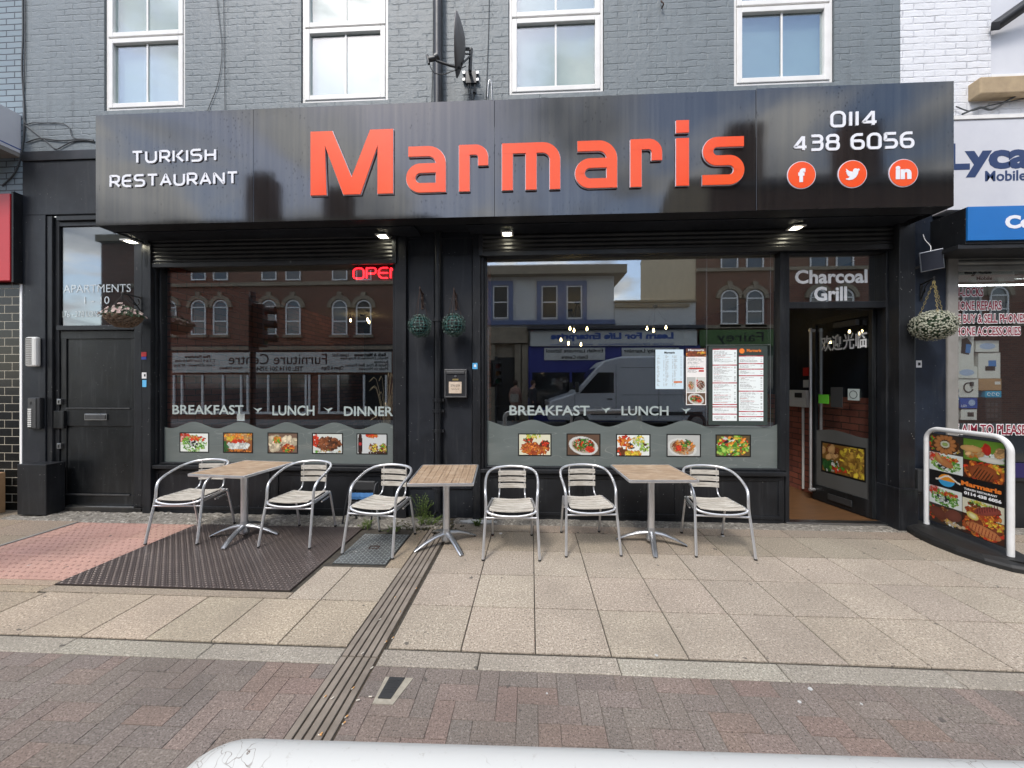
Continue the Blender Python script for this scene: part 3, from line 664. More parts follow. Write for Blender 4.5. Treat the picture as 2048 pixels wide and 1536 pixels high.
# tactile flags with blisters
rects = []; tv = MB()
for j in range(6):
    ya, yb = -0.335 - 0.4 * (j + 1) if j else -0.735, -0.335 - 0.4 * j
    for i in range(4):
        xa = TX1 - 0.0 - 0.4 * (i + 1); xb = TX1 - 0.4 * i
        xa = max(xa, TX0)
        if ya < -2.2 and xb > -4.0: continue
        if ya < -1.62 and xb > -4.4: continue
        rects.append((xa, xb, ya, yb, cj(0.1, 0.02, (1, 1, 1) if j < 3 else (0.82, 0.78, 0.80))))
        for q in range(6):
            for p_ in range(6):
                cx = xa + 0.0333 + p_ * 0.0667; cy = ya + 0.0333 + q * 0.0667
                if cx > xb - 0.02: continue
                tv.lathe([(0.0135, 0.0005), (0.0115, 0.003), (0.008, 0.0042), (0.0001, 0.0043)], cx, cy, 0.0005, 8)
pv = paving('tactile_paving', rects, M['tactile'], gap=0.003)
o = tv.build('tactile_blisters', M['tactile'], None)
ca = o.data.color_attributes.new('Col', 'FLOAT_COLOR', 'CORNER'); ca.data.foreach_set('color', [0.86, 0.84, 0.86, 1.0] * len(o.data.loops)); tag(o, kind='structure')
B('edging_strip', M['vinyl'], None, TX0 - 0.045, TX0 - 0.012, -3.0, -0.335, -0.01, 0.004); o = bpy.data.objects['edging_strip']; o.data.materials[0] = M['concrete']; tag(o, kind='structure')

# steel plate and cover with raised lugs
def lug_plate(name, x0, x1, y0, y1, mat, z, pitch, ln, label, cat, quads=True):
    t = thing(name, label, cat, ((x0 + x1) / 2, (y0 + y1) / 2, 0)); cx, cy = (x0 + x1) / 2, (y0 + y1) / 2
    MB().box(x0 - cx, x1 - cx, y0 - cy, y1 - cy, -0.008, z).build('steel_sheet', mat, t, 0.002)
    mb = MB(); nx = int((x1 - x0) / pitch); ny = int((y1 - y0) / pitch)
    for j in range(ny):
        for i in range(nx):
            px = x0 - cx + (i + 0.5) * (x1 - x0) / nx; py = y0 - cy + (j + 0.5) * (y1 - y0) / ny
            a = R(45) if (i + j) % 2 else R(-45)
            c, s = math.cos(a), math.sin(a); l, wd = ln / 2, ln * 0.17
            P = [(l, 0), (0, wd), (-l, 0), (0, -wd)]
            mb.add([(px + u * c - v * s, py + u * s + v * c, z + 0.0002) for u, v in P] + [(px + u * c * 0.35, py + u * s * 0.35, z + 0.0032) for u in (l, -l)],
                   [(0, 1, 4), (1, 2, 5), (1, 5, 4), (2, 3, 5), (3, 0, 4), (3, 4, 5)])
    mb.build('raised_lugs', M['plate_lug'] if mat is M['plate'] else M['cover_lug'], t); return t
lug_plate('access_cover', PX0, PX1, PY0, PY1, M['plate'], 0.006, 0.030, 0.031, 'large worn brown chequered steel plate under the first table and chairs', 'cover plate')
ic = lug_plate('access_cover', HX0, HX1, HY0, HY1, M['plate_grey'], 0.003, 0.034, 0.042, 'small grey chequered metal cover under the chair with the folded stool behind', 'access cover')
mb = MB(); mb.box(-0.05, 0.05, -0.03, -0.02, 0.003, 0.009); mb.box(-0.05, 0.05, 0.02, 0.03, 0.003, 0.009); mb.box(-0.05, -0.04, -0.02, 0.02, 0.003, 0.009); mb.box(0.04, 0.05, -0.02, 0.02, 0.003, 0.009)
mb.build('lifting_keyhole', M['rust'], ic)
# cast iron drainage channel, in lengths
t = thing('drain_channel', 'ribbed cast iron drain channel running from the downpipe across the pavement', 'drain channel', ((DX0 + DX1) / 2, -1.5, 0))
segs = [(-3.6, -2.82), (-2.81, -2.26), (-2.25, -1.36), (-1.35, -0.20)]
cxm = (DX0 + DX1) / 2
for y0_, y1_ in segs:
    mb = MB()
    for k in range(5):
        xa = DX0 - cxm + 0.004 + k * 0.0448
        mb.box(xa, xa + 0.0345, y0_ + 1.5, y1_ + 1.5, -0.011, 0.004)
    mb.build('ribbed_length', M['cast'], t, 0.003)
MB().box(DX0 - cxm + 0.002, DX1 - cxm - 0.002, -2.1, 1.3, -0.0095, -0.006).build('grimy_bed', M['grime'], t)
# cigarette ends and litter
spots = [(905 / 2048 * 700, 0)]
def px_ground(px, py): return G(px, py, 0.004)
butts = [((716, 1402), 0.4), ((622 + 20, 1470), 1.2), ((693, 1435), 1.0), ((744, 1337), 1.1), ((772, 1285), 1.2), ((786, 1277), 1.2), ((665, 1398), 1.0), ((706, 1378), 1.2), ((640, 1472), 0.1), ((725, 1308), 1.1), ((832, 1178), 1.2), ((650, 1395), 1.2), ((741, 1395), 0.1), ((688, 1448), 1.1), ((800, 1225), 1.3), ((760, 1240), 0.9), ((790, 1196), 1.5)]
M['butt_o'] = pm('cigarette_filter', (0.62, 0.33, 0.12), 0.8); M['butt_w'] = pm('cigarette_paper', (0.62, 0.58, 0.50), 0.8)
for i, ((px, py), a) in enumerate(butts):
    x, y = px_ground(px, py)
    z = 0.009
    o = thing('cigarette_end', 'trodden cigarette end lying in the ribbed drain channel', 'litter', (x, y, z), a, 'cigarette ends in the drain channel')
    MB().tube([(-0.004, 0, 0), (0.008, 0, 0)], 0.003, 8).build('filter', M['butt_o'] if i % 3 else M['butt_w'], o)
    MB().tube([(-0.009, 0.001, 0), (-0.0042, 0, 0)], 0.0028, 8).build('paper', M['butt_w'], o)
M['litter'] = pm('grey_white_litter', (0.55, 0.56, 0.55), 0.7, 0, (0.35, 0.35, 0.36), 80)
for (px, py), s, lab in [((1313, 1311), 0.011, 'crumpled white scrap on the slabs just above the kerb course'), ((1621, 1378), 0.014, 'flattened pale gum spot just below the kerb stones'), ((1599, 1404), 0.011, 'white crumpled scrap on the block paving'), ((1630, 1515), 0.012, 'pale gum spot on the block paving near the white rail'), ((1723, 1408), 0.007, 'tiny white scrap on the block paving'), ((1094, 1387), 0.006, 'small pale crumb on the dark block paving'), ((1001, 1067), 0.022, 'flat buff card scrap behind the chair by the middle table'), ((712, 1103), 0.012, 'white scrap on the small grey cover'), ((1446, 1072), 0.02, 'curled white strip at the back foot of the last chair')]:
    x, y = G(px, py, 0.002); rs = random.Random(px)
    mb = MB(); n = 9; mb.prism_z([(x + s * rs.uniform(0.6, 1) * math.cos(k * 2 * PI / n), y + s * rs.uniform(0.6, 1) * math.sin(k * 2 * PI / n)) for k in range(n)], 0.0012, 0.004)
    tag(mb.build('litter_scrap', M['litter']), lab, 'litter')
# small triangular black cover beside the channel
x, y = G(785, 1372); 
t = thing('water_stopcock_cover', 'small black wedge shaped utility cover between channel and kerb', 'utility cover', (x, y, 0))
M['pale_mortar'] = pm('pale_mortar', (0.36, 0.33, 0.27), 0.9, 0, (0.25, 0.23, 0.19), 30)
MB().prism_z([(-0.06, -0.115), (0.045, -0.115), (0.095, 0.055), (-0.06, 0.055)], -0.004, 0.0035).build('mortar_bed', M['pale_mortar'], t)
mb = MB().prism_z([(-0.043, -0.085), (0.022, -0.085), (0.05, 0.05), (-0.035, 0.05)], 0.003, 0.0085)
for k in range(6): mb.box(-0.028, 0.028, -0.05 + k * 0.015, -0.045 + k * 0.015, 0.0085, 0.0105)
mb.build('lid', M['plastic_dark'], t)

# ------------------------------------------------------------------ the restaurant building
bld = thing('restaurant_building', 'grey painted brick building with black shopfront, two wide windows and two doors', 'building', (0, 0, 0))
XL, XR = -6.40, 4.132
wins = [(208, 370), (602, 776), (1017, 1208), (1468, 1669)]
WXS = [(WX(a), WX(b)) for a, b in wins]; WB, WT = 5.012, 6.75
mb = MB(); x = XL
for a, b in WXS:
    mb.box(x, a, 0, 0.3, WB, WT); x = b
mb.box(x, XR, 0, 0.3, WB, WT); mb.box(XL, XR, 0, 0.3, 4.42, WB); mb.box(XL, XR, 0, 0.3, WT, 9.2)
mb.build('upper_wall', M['grey_brick'], bld)
for i, (a, b) in enumerate(WXS):
    tr = 5.93
    mb = MB(); fw = 0.058; y0 = 0.022
    def fr(mb, x0, x1, z0, z1, w_, ya, yb):
        mb.box(x0, x0 + w_, ya, yb, z0, z1); mb.box(x1 - w_, x1, ya, yb, z0, z1)
        mb.box(x0 + w_, x1 - w_, ya, yb, z0, z0 + w_); mb.box(x0 + w_, x1 - w_, ya, yb, z1 - w_, z1)
    fr(mb, a + 0.006, b - 0.006, WB + 0.006, WT, 0.034, y0, 0.10)
    fr(mb, a + 0.041, b - 0.041, WB + 0.041, tr - 0.010, fw, y0 - 0.012, 0.09)
    fr(mb, a + 0.041, b - 0.041, tr + 0.010, WT - 0.035, fw, y0 - 0.012, 0.09)
    mb.box(a + 0.041, b - 0.041, y0 + 0.004, 0.1, tr - 0.0095, tr + 0.0095)
    f = mb.build('upper_window', M['upvc'], bld, 0.006)
    g0, g1 = a + 0.041 + fw, b - 0.041 - fw
    for z0, z1 in ((WB + 0.041 + fw, tr - 0.010 - fw), (tr + 0.010 + fw, WT - 0.035 - fw)):
        o = B('pane', M['sky_glass'], f, g0 - 0.005, g1 + 0.005, 0.045, 0.051, z0 - 0.005, z1 + 0.005)
        # glass is never perfectly true
        B('glazing_bar', M['upvc'], f, (g0 + g1) / 2 - 0.011, (g0 + g1) / 2 + 0.011, 0.036, 0.044, z0, z1, 0.002)
        B('rubber_seal', M['plastic_dark'], f, g0 - 0.004, g1 + 0.004, 0.0525, 0.062, z1 - 0.008, z1 + 0.02)
    B('blind', M['blind'], f, a + 0.04, b - 0.04, 0.115, 0.125, WB + 0.03, WT - 0.02)
B('party_wall', M['interior_dark'], bld, XL, 4.6, 5.9, 6.0, -0.1, 9.2)
B('fascia_backing', M['black_soft'], bld, -4.9, 4.62, 0.012, 0.28, 3.34, 4.42)
# plaster ledge and black flat panel over the apartment door
B('ledge', M['charcoal'], bld, XL, -4.9, -0.03, 0.0, 4.40, 4.52, 0.006)
B('entrance_fascia', M['black_soft'], bld, XL, -4.90, -0.012, 0.05, WZ(100, 430), 4.399, 0.003)
B('end_pier', M['black_soft'], bld, XL, WX(93), -0.012, 0.25, 0.0, WZ(100, 430) - 0.002, 0.004)
B('sill_step', M['edge'], bld, WX(98), WX(285), -0.02, 0.15, -0.02, 0.058, 0.004)
B('threshold', M['steel'], bld, WX(108), WX(268), -0.005, 0.09, 0.058, 0.072, 0.003)
# apartment entrance
xa0, xa1 = WX(94), WX(284); zt = WZ(100, 432); zb = 0.07
mb = MB()
for (a, b, c, d) in ((xa0, WX(104), 0.0, 0.14), (WX(104), WX(112), 0.03, 0.14)):
    mb.box(a, b, c, d, zb, zt)
mb.box(WX(112), WX(268), 0.0, 0.14, zt - 0.06, zt - 0.001); mb.box(WX(112), WX(268), 0.03, 0.14, zt - 0.12, zt - 0.0605)
mb.box(WX(112), WX(268), 0.0, 0.14, 2.275, 2.335); mb.box(WX(268), WX(284), 0.0, 0.14, zb, zt)
mb.build('door_frame', M['black'], bld, 0.005)
pane = B('fanlight', M['film'], bld, WX(112), WX(268), 0.062, 0.070, 2.335, zt - 0.119)
fg = M['fan_mirror'] = glass_mat('grey_mirror_film', 0.16, (0.55, 0.58, 0.60), 0.02)
B('fanlight_glass', fg, pane, WX(112), WX(268), 0.052, 0.058, 2.336, zt - 0.1205)
M['silver_vinyl'] = pm('silver_vinyl', (0.55, 0.57, 0.58), 0.25, 0.9)
def tW(name, body, mat, parent, px0, py0, px1, py1, Y, **k):
    """lettering whose photographed box is px0..px1, py0..py1, lying on the plane Y"""
    xm = (px0 + px1) / 2
    return text(name, body, mat, parent, WX(px0, Y), WX(px1, Y), WZ(xm, py1, Y), WZ(xm, py0, Y), Y, **k)
tW('lettering', 'APARTMENTS', M['silver_vinyl'], pane, 127, 569, 262, 585, 0.0515)
tW('lettering', '1 - 10', M['silver_vinyl'], pane, 169, 593, 219, 608, 0.0515)
tW('lettering', '276 - 278 LONDON ROAD', M['silver_vinyl'], pane, 123, 622, 262, 634, 0.0515)
dx0, dx1 = WX(113), WX(266)
mb = MB(); mb.box(dx0, dx1, 0.055, 0.10, 0.075, 2.27)
door = mb.build('front_door', M['black_gloss'], bld, 0.004)
mb = MB(); zz = [0.12, 1.27, 1.45, 2.20]
for z0, z1 in ((0.075, 0.20), (WZ(190, 853), WZ(190, 818)), (2.17, 2.27)): mb.box(dx0 + 0.001, dx1 - 0.001, 0.04, 0.0545, z0, z1)
for a, b in ((dx0, dx0 + 0.075), (dx1 - 0.075, dx1)): mb.box(a + 0.001, b, 0.043, 0.0545, 0.2, 2.17)
mb.build('door_rail', M['black_gloss'], door, 0.004)
B('kick_strip', M['grey_steel'], door, dx0 + 0.08, dx1 - 0.08, 0.030, 0.039, 0.195, 0.215, 0.002)
B('kick_strip', M['grey_steel'], door, dx0 + 0.08, dx1 - 0.08, 0.030, 0.039, WZ(190, 818), WZ(190, 816), 0.002)
mb = MB(); lx0, lx1, lz0, lz1 = WX(163), WX(208), WZ(186, 841), WZ(186, 828)
B('letterbox', M['steel'], door, lx0, lx1, 0.028, 0.0395, lz0, lz1, 0.003)
B('letter_flap', M['grey_steel'], door, lx0 + 0.015, lx1 - 0.015, 0.022, 0.0275, lz0 + 0.014, lz1 - 0.014, 0.002)
for py in (804, 893):
    B('lock', M['steel'], door, WX(110), WX(118), 0.015, 0.054, WZ(114, py + 5), WZ(114, py - 6), 0.003)
    B('keyhole', M['rubber'], door, WX(113), WX(115.5), 0.0125, 0.0148, WZ(114, py + 3), WZ(114, py - 3))
B('lock_box', M['black_gloss'], door, WX(104), WX(125), 0.01, 0.0395, WZ(114, 857), WZ(114, 822), 0.004)
# pilasters, frames
def pilaster(x0, x1, y0, y1, z0, z1, mat='black'): return B('pilaster', M[mat], bld, x0, x1, y0, y1, z0, z1, 0.006)
pilaster(WX(284, -.05), WX(301, -.05), -0.05, 0.14, 0.0, 3.33)
SILL = 0.60; TOP = 3.42
glx = [(WX(329, GLASS), WX(789, GLASS)), (WX(974, GLASS), WX(1554, GLASS))]
W1L, W1R = WX(302, 0), WX(793, 0); W2L, W2R = WX(962, 0), WX(1556, 0)
P1L, P1R = WX(790, -.03), WX(812, -.03); P2L, P2R = WX(945, -.03), WX(961, -.03)
pilaster(P1L, P1R, -0.03, 0.13, 0.0, 3.36); pilaster(P2L, P2R, -0.03, 0.13, 0.0, 3.36)
B('recess_panel', M['black_soft'], bld, P1R, P2L, 0.03, 0.16, 0.0, 3.5)
B('recess_panel', M['black_soft'], bld, P1R + 0.02, WX(868, .01), 0.012, 0.0295, 0.35, WZ(840, 512, 0.01), 0.004)
B('recess_panel', M['black_soft'], bld, WX(886, .01), P2L - 0.012, 0.012, 0.0295, 0.35, WZ(840, 512, 0.01), 0.004)
# window frames
for wi, (a, b) in enumerate(glx):
    L = W1L if wi == 0 else P2R; Rr = P1L if wi == 0 else WX(1572, 0.03)
    mb = MB()
    mb.box(L, a - 0.03, 0.0, 0.12, SILL, 3.12); mb.box(a - 0.03, a, 0.035, 0.12, SILL + .001, 3.12)
    if wi == 0: mb.box(b, Rr, 0.02, 0.12, SILL, 3.12)
    else: mb.box(b, WX(1571, 0.02), 0.02, 0.12, 0.605, 3.125)
    mb.box(a, b, 0.02, 0.12, SILL + .001, SILL + 0.022); mb.box(a, b, 0.03, 0.12, 3.11, 3.16)
    mb.build('window_frame', M['black'], bld, 0.005)
    x0, x1 = (W1L, P1L) if wi == 0 else (P2R, WX(1571, 0.0))
    B('window_sill', M['black'], bld, x0, x1, -0.035, 0.13, SILL - 0.045, SILL - 0.0005, 0.006)
    B('stall_riser', M['black'], bld, x0, x1, 0.02, 0.16, 0.0, SILL - 0.046)
    n = 2 if wi == 0 else 3
    for k in range(n):
        xa = x0 + (x1 - x0) * k / n + 0.04; xb = x0 + (x1 - x0) * (k + 1) / n - 0.03
        mb = MB(); yy = 0.008
        for (p, q, r_, s_) in ((xa, xb, 0.05, 0.09), (xa, xb, 0.49, 0.53), (xa, xa + 0.04, 0.09, 0.49), (xb - 0.04, xb, 0.09, 0.49)): mb.box(p, q, yy, 0.0195, r_, s_)
        mb.build('riser_moulding', M['black'], bld, 0.004)
# glass and what is stuck on it
def wave_film(name, parent, x0, x1, z0, zmid, amp, pitch, ph, y, mat):
    n = 160; poly = [(x0, z0), (x1, z0)]
    for i in range(n + 1):
        x = x1 + (x0 - x1) * i / n; s = math.cos(2 * PI * (x - ph) / pitch)
        poly.append((x, zmid + amp * (s + 0.15 * s * abs(s))))
    return MB().prism(poly, y, y + 0.0012).build(name, mat, parent)
def bird(parent, px, py, Y, mat, s=1.0, seedx=0):
    cx, cz = W(px, py, Y)
    pts = [(-0.062, 0.03), (-0.02, 0.012), (0.0, 0.014), (0.02, 0.024), (0.055, 0.026), (0.03, 0.0), (0.012, -0.008), (0.008, -0.03), (-0.006, -0.036), (-0.008, -0.012), (-0.03, 0.006)]
    mb = MB().prism([(cx + x * s, cz + z * s) for x, z in reversed(pts)], Y - 0.0012, Y)
    return mb.build('bird_motif', mat, parent)
GY = GLASS
panes = []
for wi, (a, b) in enumerate(glx):
    p = MB().box(a - 0.01, b + 0.01, GY, GY + 0.008, SILL + 0.01, 3.13).build('shop_window', M['glass'], bld); panes.append(p)
Yf = GY - 0.0025
wave_film('frosted_film', panes[0], glx[0][0], glx[0][1], SILL + 0.022, WZ(560, 851, Yf), 0.036, WX(548, Yf) - WX(456, Yf) + 0.01, WX(388, Yf), Yf, M['film'])
wave_film('frosted_film', panes[1], glx[1][0], glx[1][1], SILL + 0.022, WZ(1260, 847, Yf), 0.034, (WX(1475, Yf) - WX(1064, Yf)) / 4.0, WX(1165, Yf), Yf, M['film'])
Yp = GY - 0.0045
fset = [('salad', 359, 418, 865, 905), ('fries', 446, 506, 865, 906), ('wraps', 535, 596, 865, 907), ('meat', 624, 686, 866, 908), ('bottle', 713, 775, 867, 909)]
fset2 = [('kofte', 1036, 1103, 867, 912), ('plate', 1133, 1201, 867, 912), ('mezze', 1232, 1301, 868, 913), ('fish', 1333, 1402, 868, 914), ('greek', 1431, 1502, 869, 914)]
for pn, fs_ in ((panes[0], fset), (panes[1], fset2)):
    for q, (k, a, b, c, d) in enumerate(fs_):
        xm = (a + b) / 2
        grid_art('food_picture', food(k, 3 + q), pn, WX(a, Yp), WX(b, Yp), WZ(xm, d, Yp), WZ(xm, c, Yp), Yp)
for word, a, b, c, d in (('BREAKFAST', 345, 487, 810, 829), ('LUNCH', 545, 629, 811, 831), ('DINNER', 688, 786, 813, 832)):
    tW('lettering', word, M['vinyl'], panes[0], a, c, b, d, GY - 0.0006, depth=0.001, bold=0.018)
for word, a, b, c, d in (('BREAKFAST', 1019, 1179, 811, 831), ('LUNCH', 1243, 1337, 812, 831)):
    tW('lettering', word, M['vinyl'], panes[1], a, c, b, d, GY - 0.0006, depth=0.001, bold=0.018)
for px, py in ((516, 820), (657, 820)): bird(panes[0], px, py, Yf, M['vinyl'])
for px, py in ((1212, 820), (1372, 821)): bird(panes[1], px, py, Yf, M['vinyl'])

# shutters rolled nearly up
def slats(name, parent, x0, x1, z0, z1, y, mat, pitch=0.047, d=0.013):
    n = max(2, round((z1 - z0) / pitch)); vs = []; fs = []; K = 6
    for i in range(n * K + 1):
        z = z0 + (z1 - z0) * i / (n * K); ph = (i % K) / K
        yy = y - d * math.sin(PI * ph) - (0.003 if i % K == 0 else 0)
        vs += [(x0, yy, z), (x1, yy, z)]
    for i in range(n * K): fs.append((2 * i, 2 * i + 1, 2 * i + 3, 2 * i + 2))
    me = bpy.data.meshes.new(name); me.from_pydata(vs, [], fs); me.materials.append(mat)
    return link(name, me, None, parent)
SB = 3.34
for (x0, x1, zb_, lab, e0, e1) in ((WX(292, -.03), P1L + 0.02, 3.035, 'black roller shutter rolled up over the left window', WX(226, -.33), WX(826, -.33)),
                            (P2R - 0.02, 4.10, 3.105, 'black roller shutter rolled up over the right window and restaurant door', WX(932, -.33), WX(1848, -.33))):
    t = thing('roller_shutter', lab, 'shutter', ((x0 + x1) / 2, -0.02, zb_)); ox = (x0 + x1) / 2
    slats('shutter_curtain', t, x0 - ox, x1 - ox, 0.055, 0.36, 0.0, M['shutter'])
    B('bottom_bar', M['shutter'], t, x0 - ox, x1 - ox, -0.018, 0.012, -0.002, 0.054, 0.004)
    mb = MB().box(e0 - ox, e1 - ox, -0.31, 0.018, SB - zb_ + 0.02, SB - zb_ + 0.05); mb.box(e0 - ox, e1 - ox, -0.31, -0.30, SB - zb_, SB - zb_ + 0.02)
    mb.build('housing', M['black_soft'], t, 0.003)
    B('guide_rail', M['charcoal'], t, x0 - ox, x0 - ox + 0.05, -0.03, 0.019, -1.0 if x0 > 99 else 0.0, 0.34, 0.003)
    B('guide_rail', M['charcoal'], t, x1 - ox - 0.05, x1 - ox, -0.03, 0.019, 0.0, 0.34, 0.003)
# recessed spotlights under the housing
for i, (px, py) in enumerate(((278, 484), (773, 475), (1015, 467), (1592, 450))):
    x, y = G(px, py, 3.355); y = max(-0.26, min(y, -0.12))
    t = thing('spotlight', ['lit square spotlight under the sign at the far left end', 'lit square spotlight above the OPEN neon', 'lit square spotlight above the left end of the right window', 'lit square spotlight above the doorway lettering'][i], 'light', (x, y, 3.332), 0.0, 'square spotlights under the shop sign')
    mb = MB(); s = 0.068
    for (a, b, c, d) in ((-s, s, -s, -s + .02), (-s, s, s - .02, s), (-s, -s + .02, -s + .02, s - .02), (s - .02, s, -s + .02, s - .02)): mb.box(a, b, c, d, -0.014, 0.002)
    mb.build('bezel', M['plastic_white'], t, 0.003)
    MB().disc(0, 0, -0.012, 0.046, 'z', 20, 0.012).build('lens', M['lamp'], t)
    B('reflector_plate', M['steel'], t, -0.047, 0.047, -0.047, 0.047, 0.001, 0.003)

# ------------------------------------------------------------------ restaurant doorway
DY = 0.06
DL, DR = WX(1571, 0.02), WX(1768, DY)
mb = MB(); fz0, fz1 = WZ(1670, 604, DY), WZ(1670, 508, DY)
mb.box(DL, DL + 0.045, 0.02, 0.13, 0.0, 3.12)
mb.box(DL + 0.045, DR, 0.03, 0.13, fz0 - 0.075, fz0); mb.box(DL + 0.045, DR, 0.03, 0.13, fz1, fz1 + 0.05)
mb.box(DR, WX(1785, 0.0), 0.03, 0.16, 0.0, 3.125); mb.box(WX(1785, 0.0), WX(1800, 0.0), 0.0, 0.16, 0.0, 3.13)
mb.build('door_frame', M['black'], bld, 0.005)
fan = B('fanlight', M['glass'], bld, DL + 0.04, DR + 0.005, 0.085, 0.092, fz0 - 0.005, fz1 + 0.005)
tW('lettering', 'Charcoal', M['vinyl_white'], fan, 1590, 539, 1735, 567, 0.0846, depth=0.0008, bold=0.03)
tW('lettering', 'Grill', M['vinyl_white'], fan, 1628, 573, 1694, 602, 0.0846, depth=0.0008, bold=0.03)
pilaster(WX(1799, -.1), WX(1831, -.1), -0.10, 0.2, 0.0, 3.40)
pilaster(WX(1799, -.11) - 0.02, WX(1831, -.11) + 0.012, -0.13, 0.19, 0.0, 0.46)
B('side_panel', M['blueblack'], bld, WX(1831, -.1), WX(1892, 0.0), 0.0, 0.25, 0.0, 3.55, 0.004)
B('side_panel_plinth', M['plastic_dark'], bld, WX(1831, -.08) + 0.01, WX(1880, -0.08), -0.10, -0.002, 0.42, 0.66, 0.008)
B('threshold', M['steel'], bld, DL, DR + 0.05, 0.0, 0.10, 0.006, 0.028, 0.004)
B('entrance_floor', M['floor_wood'], bld, DL - 1.5, 4.3, 0.101, 3.6, -0.02, 0.022)
# room behind the glass
mb = MB(); mb.box(-5.2, -4.62, 0.16, 5.85, 0.0, 3.3)
mb.build('brick_wall', M['red_slip'], bld)
mb = MB(); mb.box(4.02, 4.5, 0.17, 5.85, 0.0, 1.43); mb.build('brick_wall', M['red_slip'], bld)
mb = MB(); mb.box(4.05, 4.5, 0.17, 5.85, 1.431, 3.3); mb.build('dark_wall', M['blueblack'], bld)
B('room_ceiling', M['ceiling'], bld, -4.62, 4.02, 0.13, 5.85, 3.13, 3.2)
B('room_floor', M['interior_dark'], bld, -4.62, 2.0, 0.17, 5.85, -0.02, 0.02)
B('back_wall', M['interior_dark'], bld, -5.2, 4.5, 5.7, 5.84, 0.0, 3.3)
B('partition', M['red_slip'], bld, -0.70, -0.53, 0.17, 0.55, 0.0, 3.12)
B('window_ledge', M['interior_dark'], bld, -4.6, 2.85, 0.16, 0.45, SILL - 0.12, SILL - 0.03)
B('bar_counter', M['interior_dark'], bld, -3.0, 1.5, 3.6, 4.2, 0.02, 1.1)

# the inward door, standing open against the corridor wall
hinge = (WX(1752, 0.12), 0.14); t1 = G(1622, 985, 0.14)
ang = R(97); DLN = 0.80
dr = bpy.data.objects.new('glass_door', None)
Md = Matrix.Translation((hinge[0], hinge[1], 0.0)) @ Matrix.Rotation(ang + PI, 4, 'Z')
# local: door runs from x=-DLN (free edge) to x=0 (hinge); its front looks to local -y
mb = MB(); DH = 2.47
for (a, b, c, d) in ((-DLN, -DLN + 0.05, 0.03, DH), (-0.05, 0, 0.03, DH), (-DLN + .05, -0.05, 0.03, 0.24), (-DLN + .05, -0.05, DH - 0.07, DH)): mb.box(a, b, -0.022, 0.022, c, d)
dr = mb.build('glass_door', M['black_gloss'], bld, 0.004); dr.matrix_basis = Md
B('pane', M['glass'], dr, -DLN + .045, -0.045, -0.004, 0.004, 0.235, DH - 0.065)
wave_film('frosted_film', dr, -DLN + 0.05, -0.05, 0.24, 0.98, 0.02, 0.8, 0.3, -0.0065, M['door_film'])
grid_art('food_picture', food('wall', 9, 36, 60) * 0.7, dr, -DLN + 0.12, -0.09, 0.43, 0.84, -0.008)
text('lettering', '\u6b22\u8fce\u5149\u4e34', M['vinyl_white'], dr, -DLN + 0.12, -0.08, 2.03, 2.24, -0.0065, bold=0.012)
mb = MB(); mb.tube([(-DLN + 0.03, -0.075, 0.14), (-DLN + 0.03, -0.075, 2.36)], 0.017, 12)
for z in (0.16, 2.33): mb.tube([(-DLN + 0.03, -0.02, z), (-DLN + 0.03, -0.09, z)], 0.022, 10)
mb.build('pull_handle', M['alu'], dr)
mb = MB(); mb.tube([(-DLN + 0.03, 0.075, 0.14), (-DLN + 0.03, 0.075, 2.36)], 0.017, 12)
mb.build('pull_handle', M['alu'], dr)
B('letterbox', M['plastic_dark'], dr, -0.56, -0.24, -0.034, -0.0225, 0.09, 0.17, 0.004)
B('closer', M['grey_steel'], dr, -0.45, -0.15, -0.07, -0.0225, DH - 0.16, DH - 0.09, 0.006)
M['green_sticker'] = pm('green_sticker', (0.10, 0.42, 0.03), 0.5)
B('sticker', M['green_sticker'], dr, -0.72, -0.57, -0.0085, -0.0045, 1.34, 1.46)
B('sticker', M['plastic_dark'], dr, -0.54, -0.38, -0.0085, -0.0045, 1.30, 1.56)
o = B('sticker', M['vinyl_white'], dr, -0.31, -0.17, -0.0085, -0.0045, 1.40, 1.54); o.data.materials[0] = M['vinyl']
MB().lathe([(0.05, 0), (0.05, 0.002), (0.043, 0.002), (0.043, 0)], -0.24, -0.0086, 1.47, 24, Matrix.Rotation(R(90), 3, 'X')).build('ring_print', M['plastic_dark'], dr)
# things on the corridor wall
t = thing('alarm_panel', 'cream alarm keypad on the brick wall inside the doorway', 'alarm panel', (4.0, 1.35, 1.38))
B('case', M['plastic_white'], t, -0.05, 0.018, -0.17, 0.17, -0.12, 0.13, 0.008)
B('keypad', M['plastic_dark'], t, -0.054, -0.0505, -0.1, 0.05, 0.02, 0.09, 0.003)
tag(MB().tube([(4.0, 1.3, 0.06), (4.0, 1.3, 1.26)], 0.016, 8).build('conduit', M['plastic_white'], None), 'thin white conduit running down the brick wall inside the doorway', 'pipe')
M['red_sticker'] = pm('red_sign', (0.6, 0.02, 0.02), 0.5)
x = 4.046
tag(B('fire_notice', M['red_sticker'], None, x - 0.006, x, 1.25, 1.36, 1.72, 1.84), 'small red notice on the dark wall above the alarm keypad', 'notice')
tag(B('call_switch', M['plastic_white'], None, x - 0.012, x, 1.25, 1.35, 1.55, 1.66, 0.002), 'small white switch plate below the red notice', 'switch')

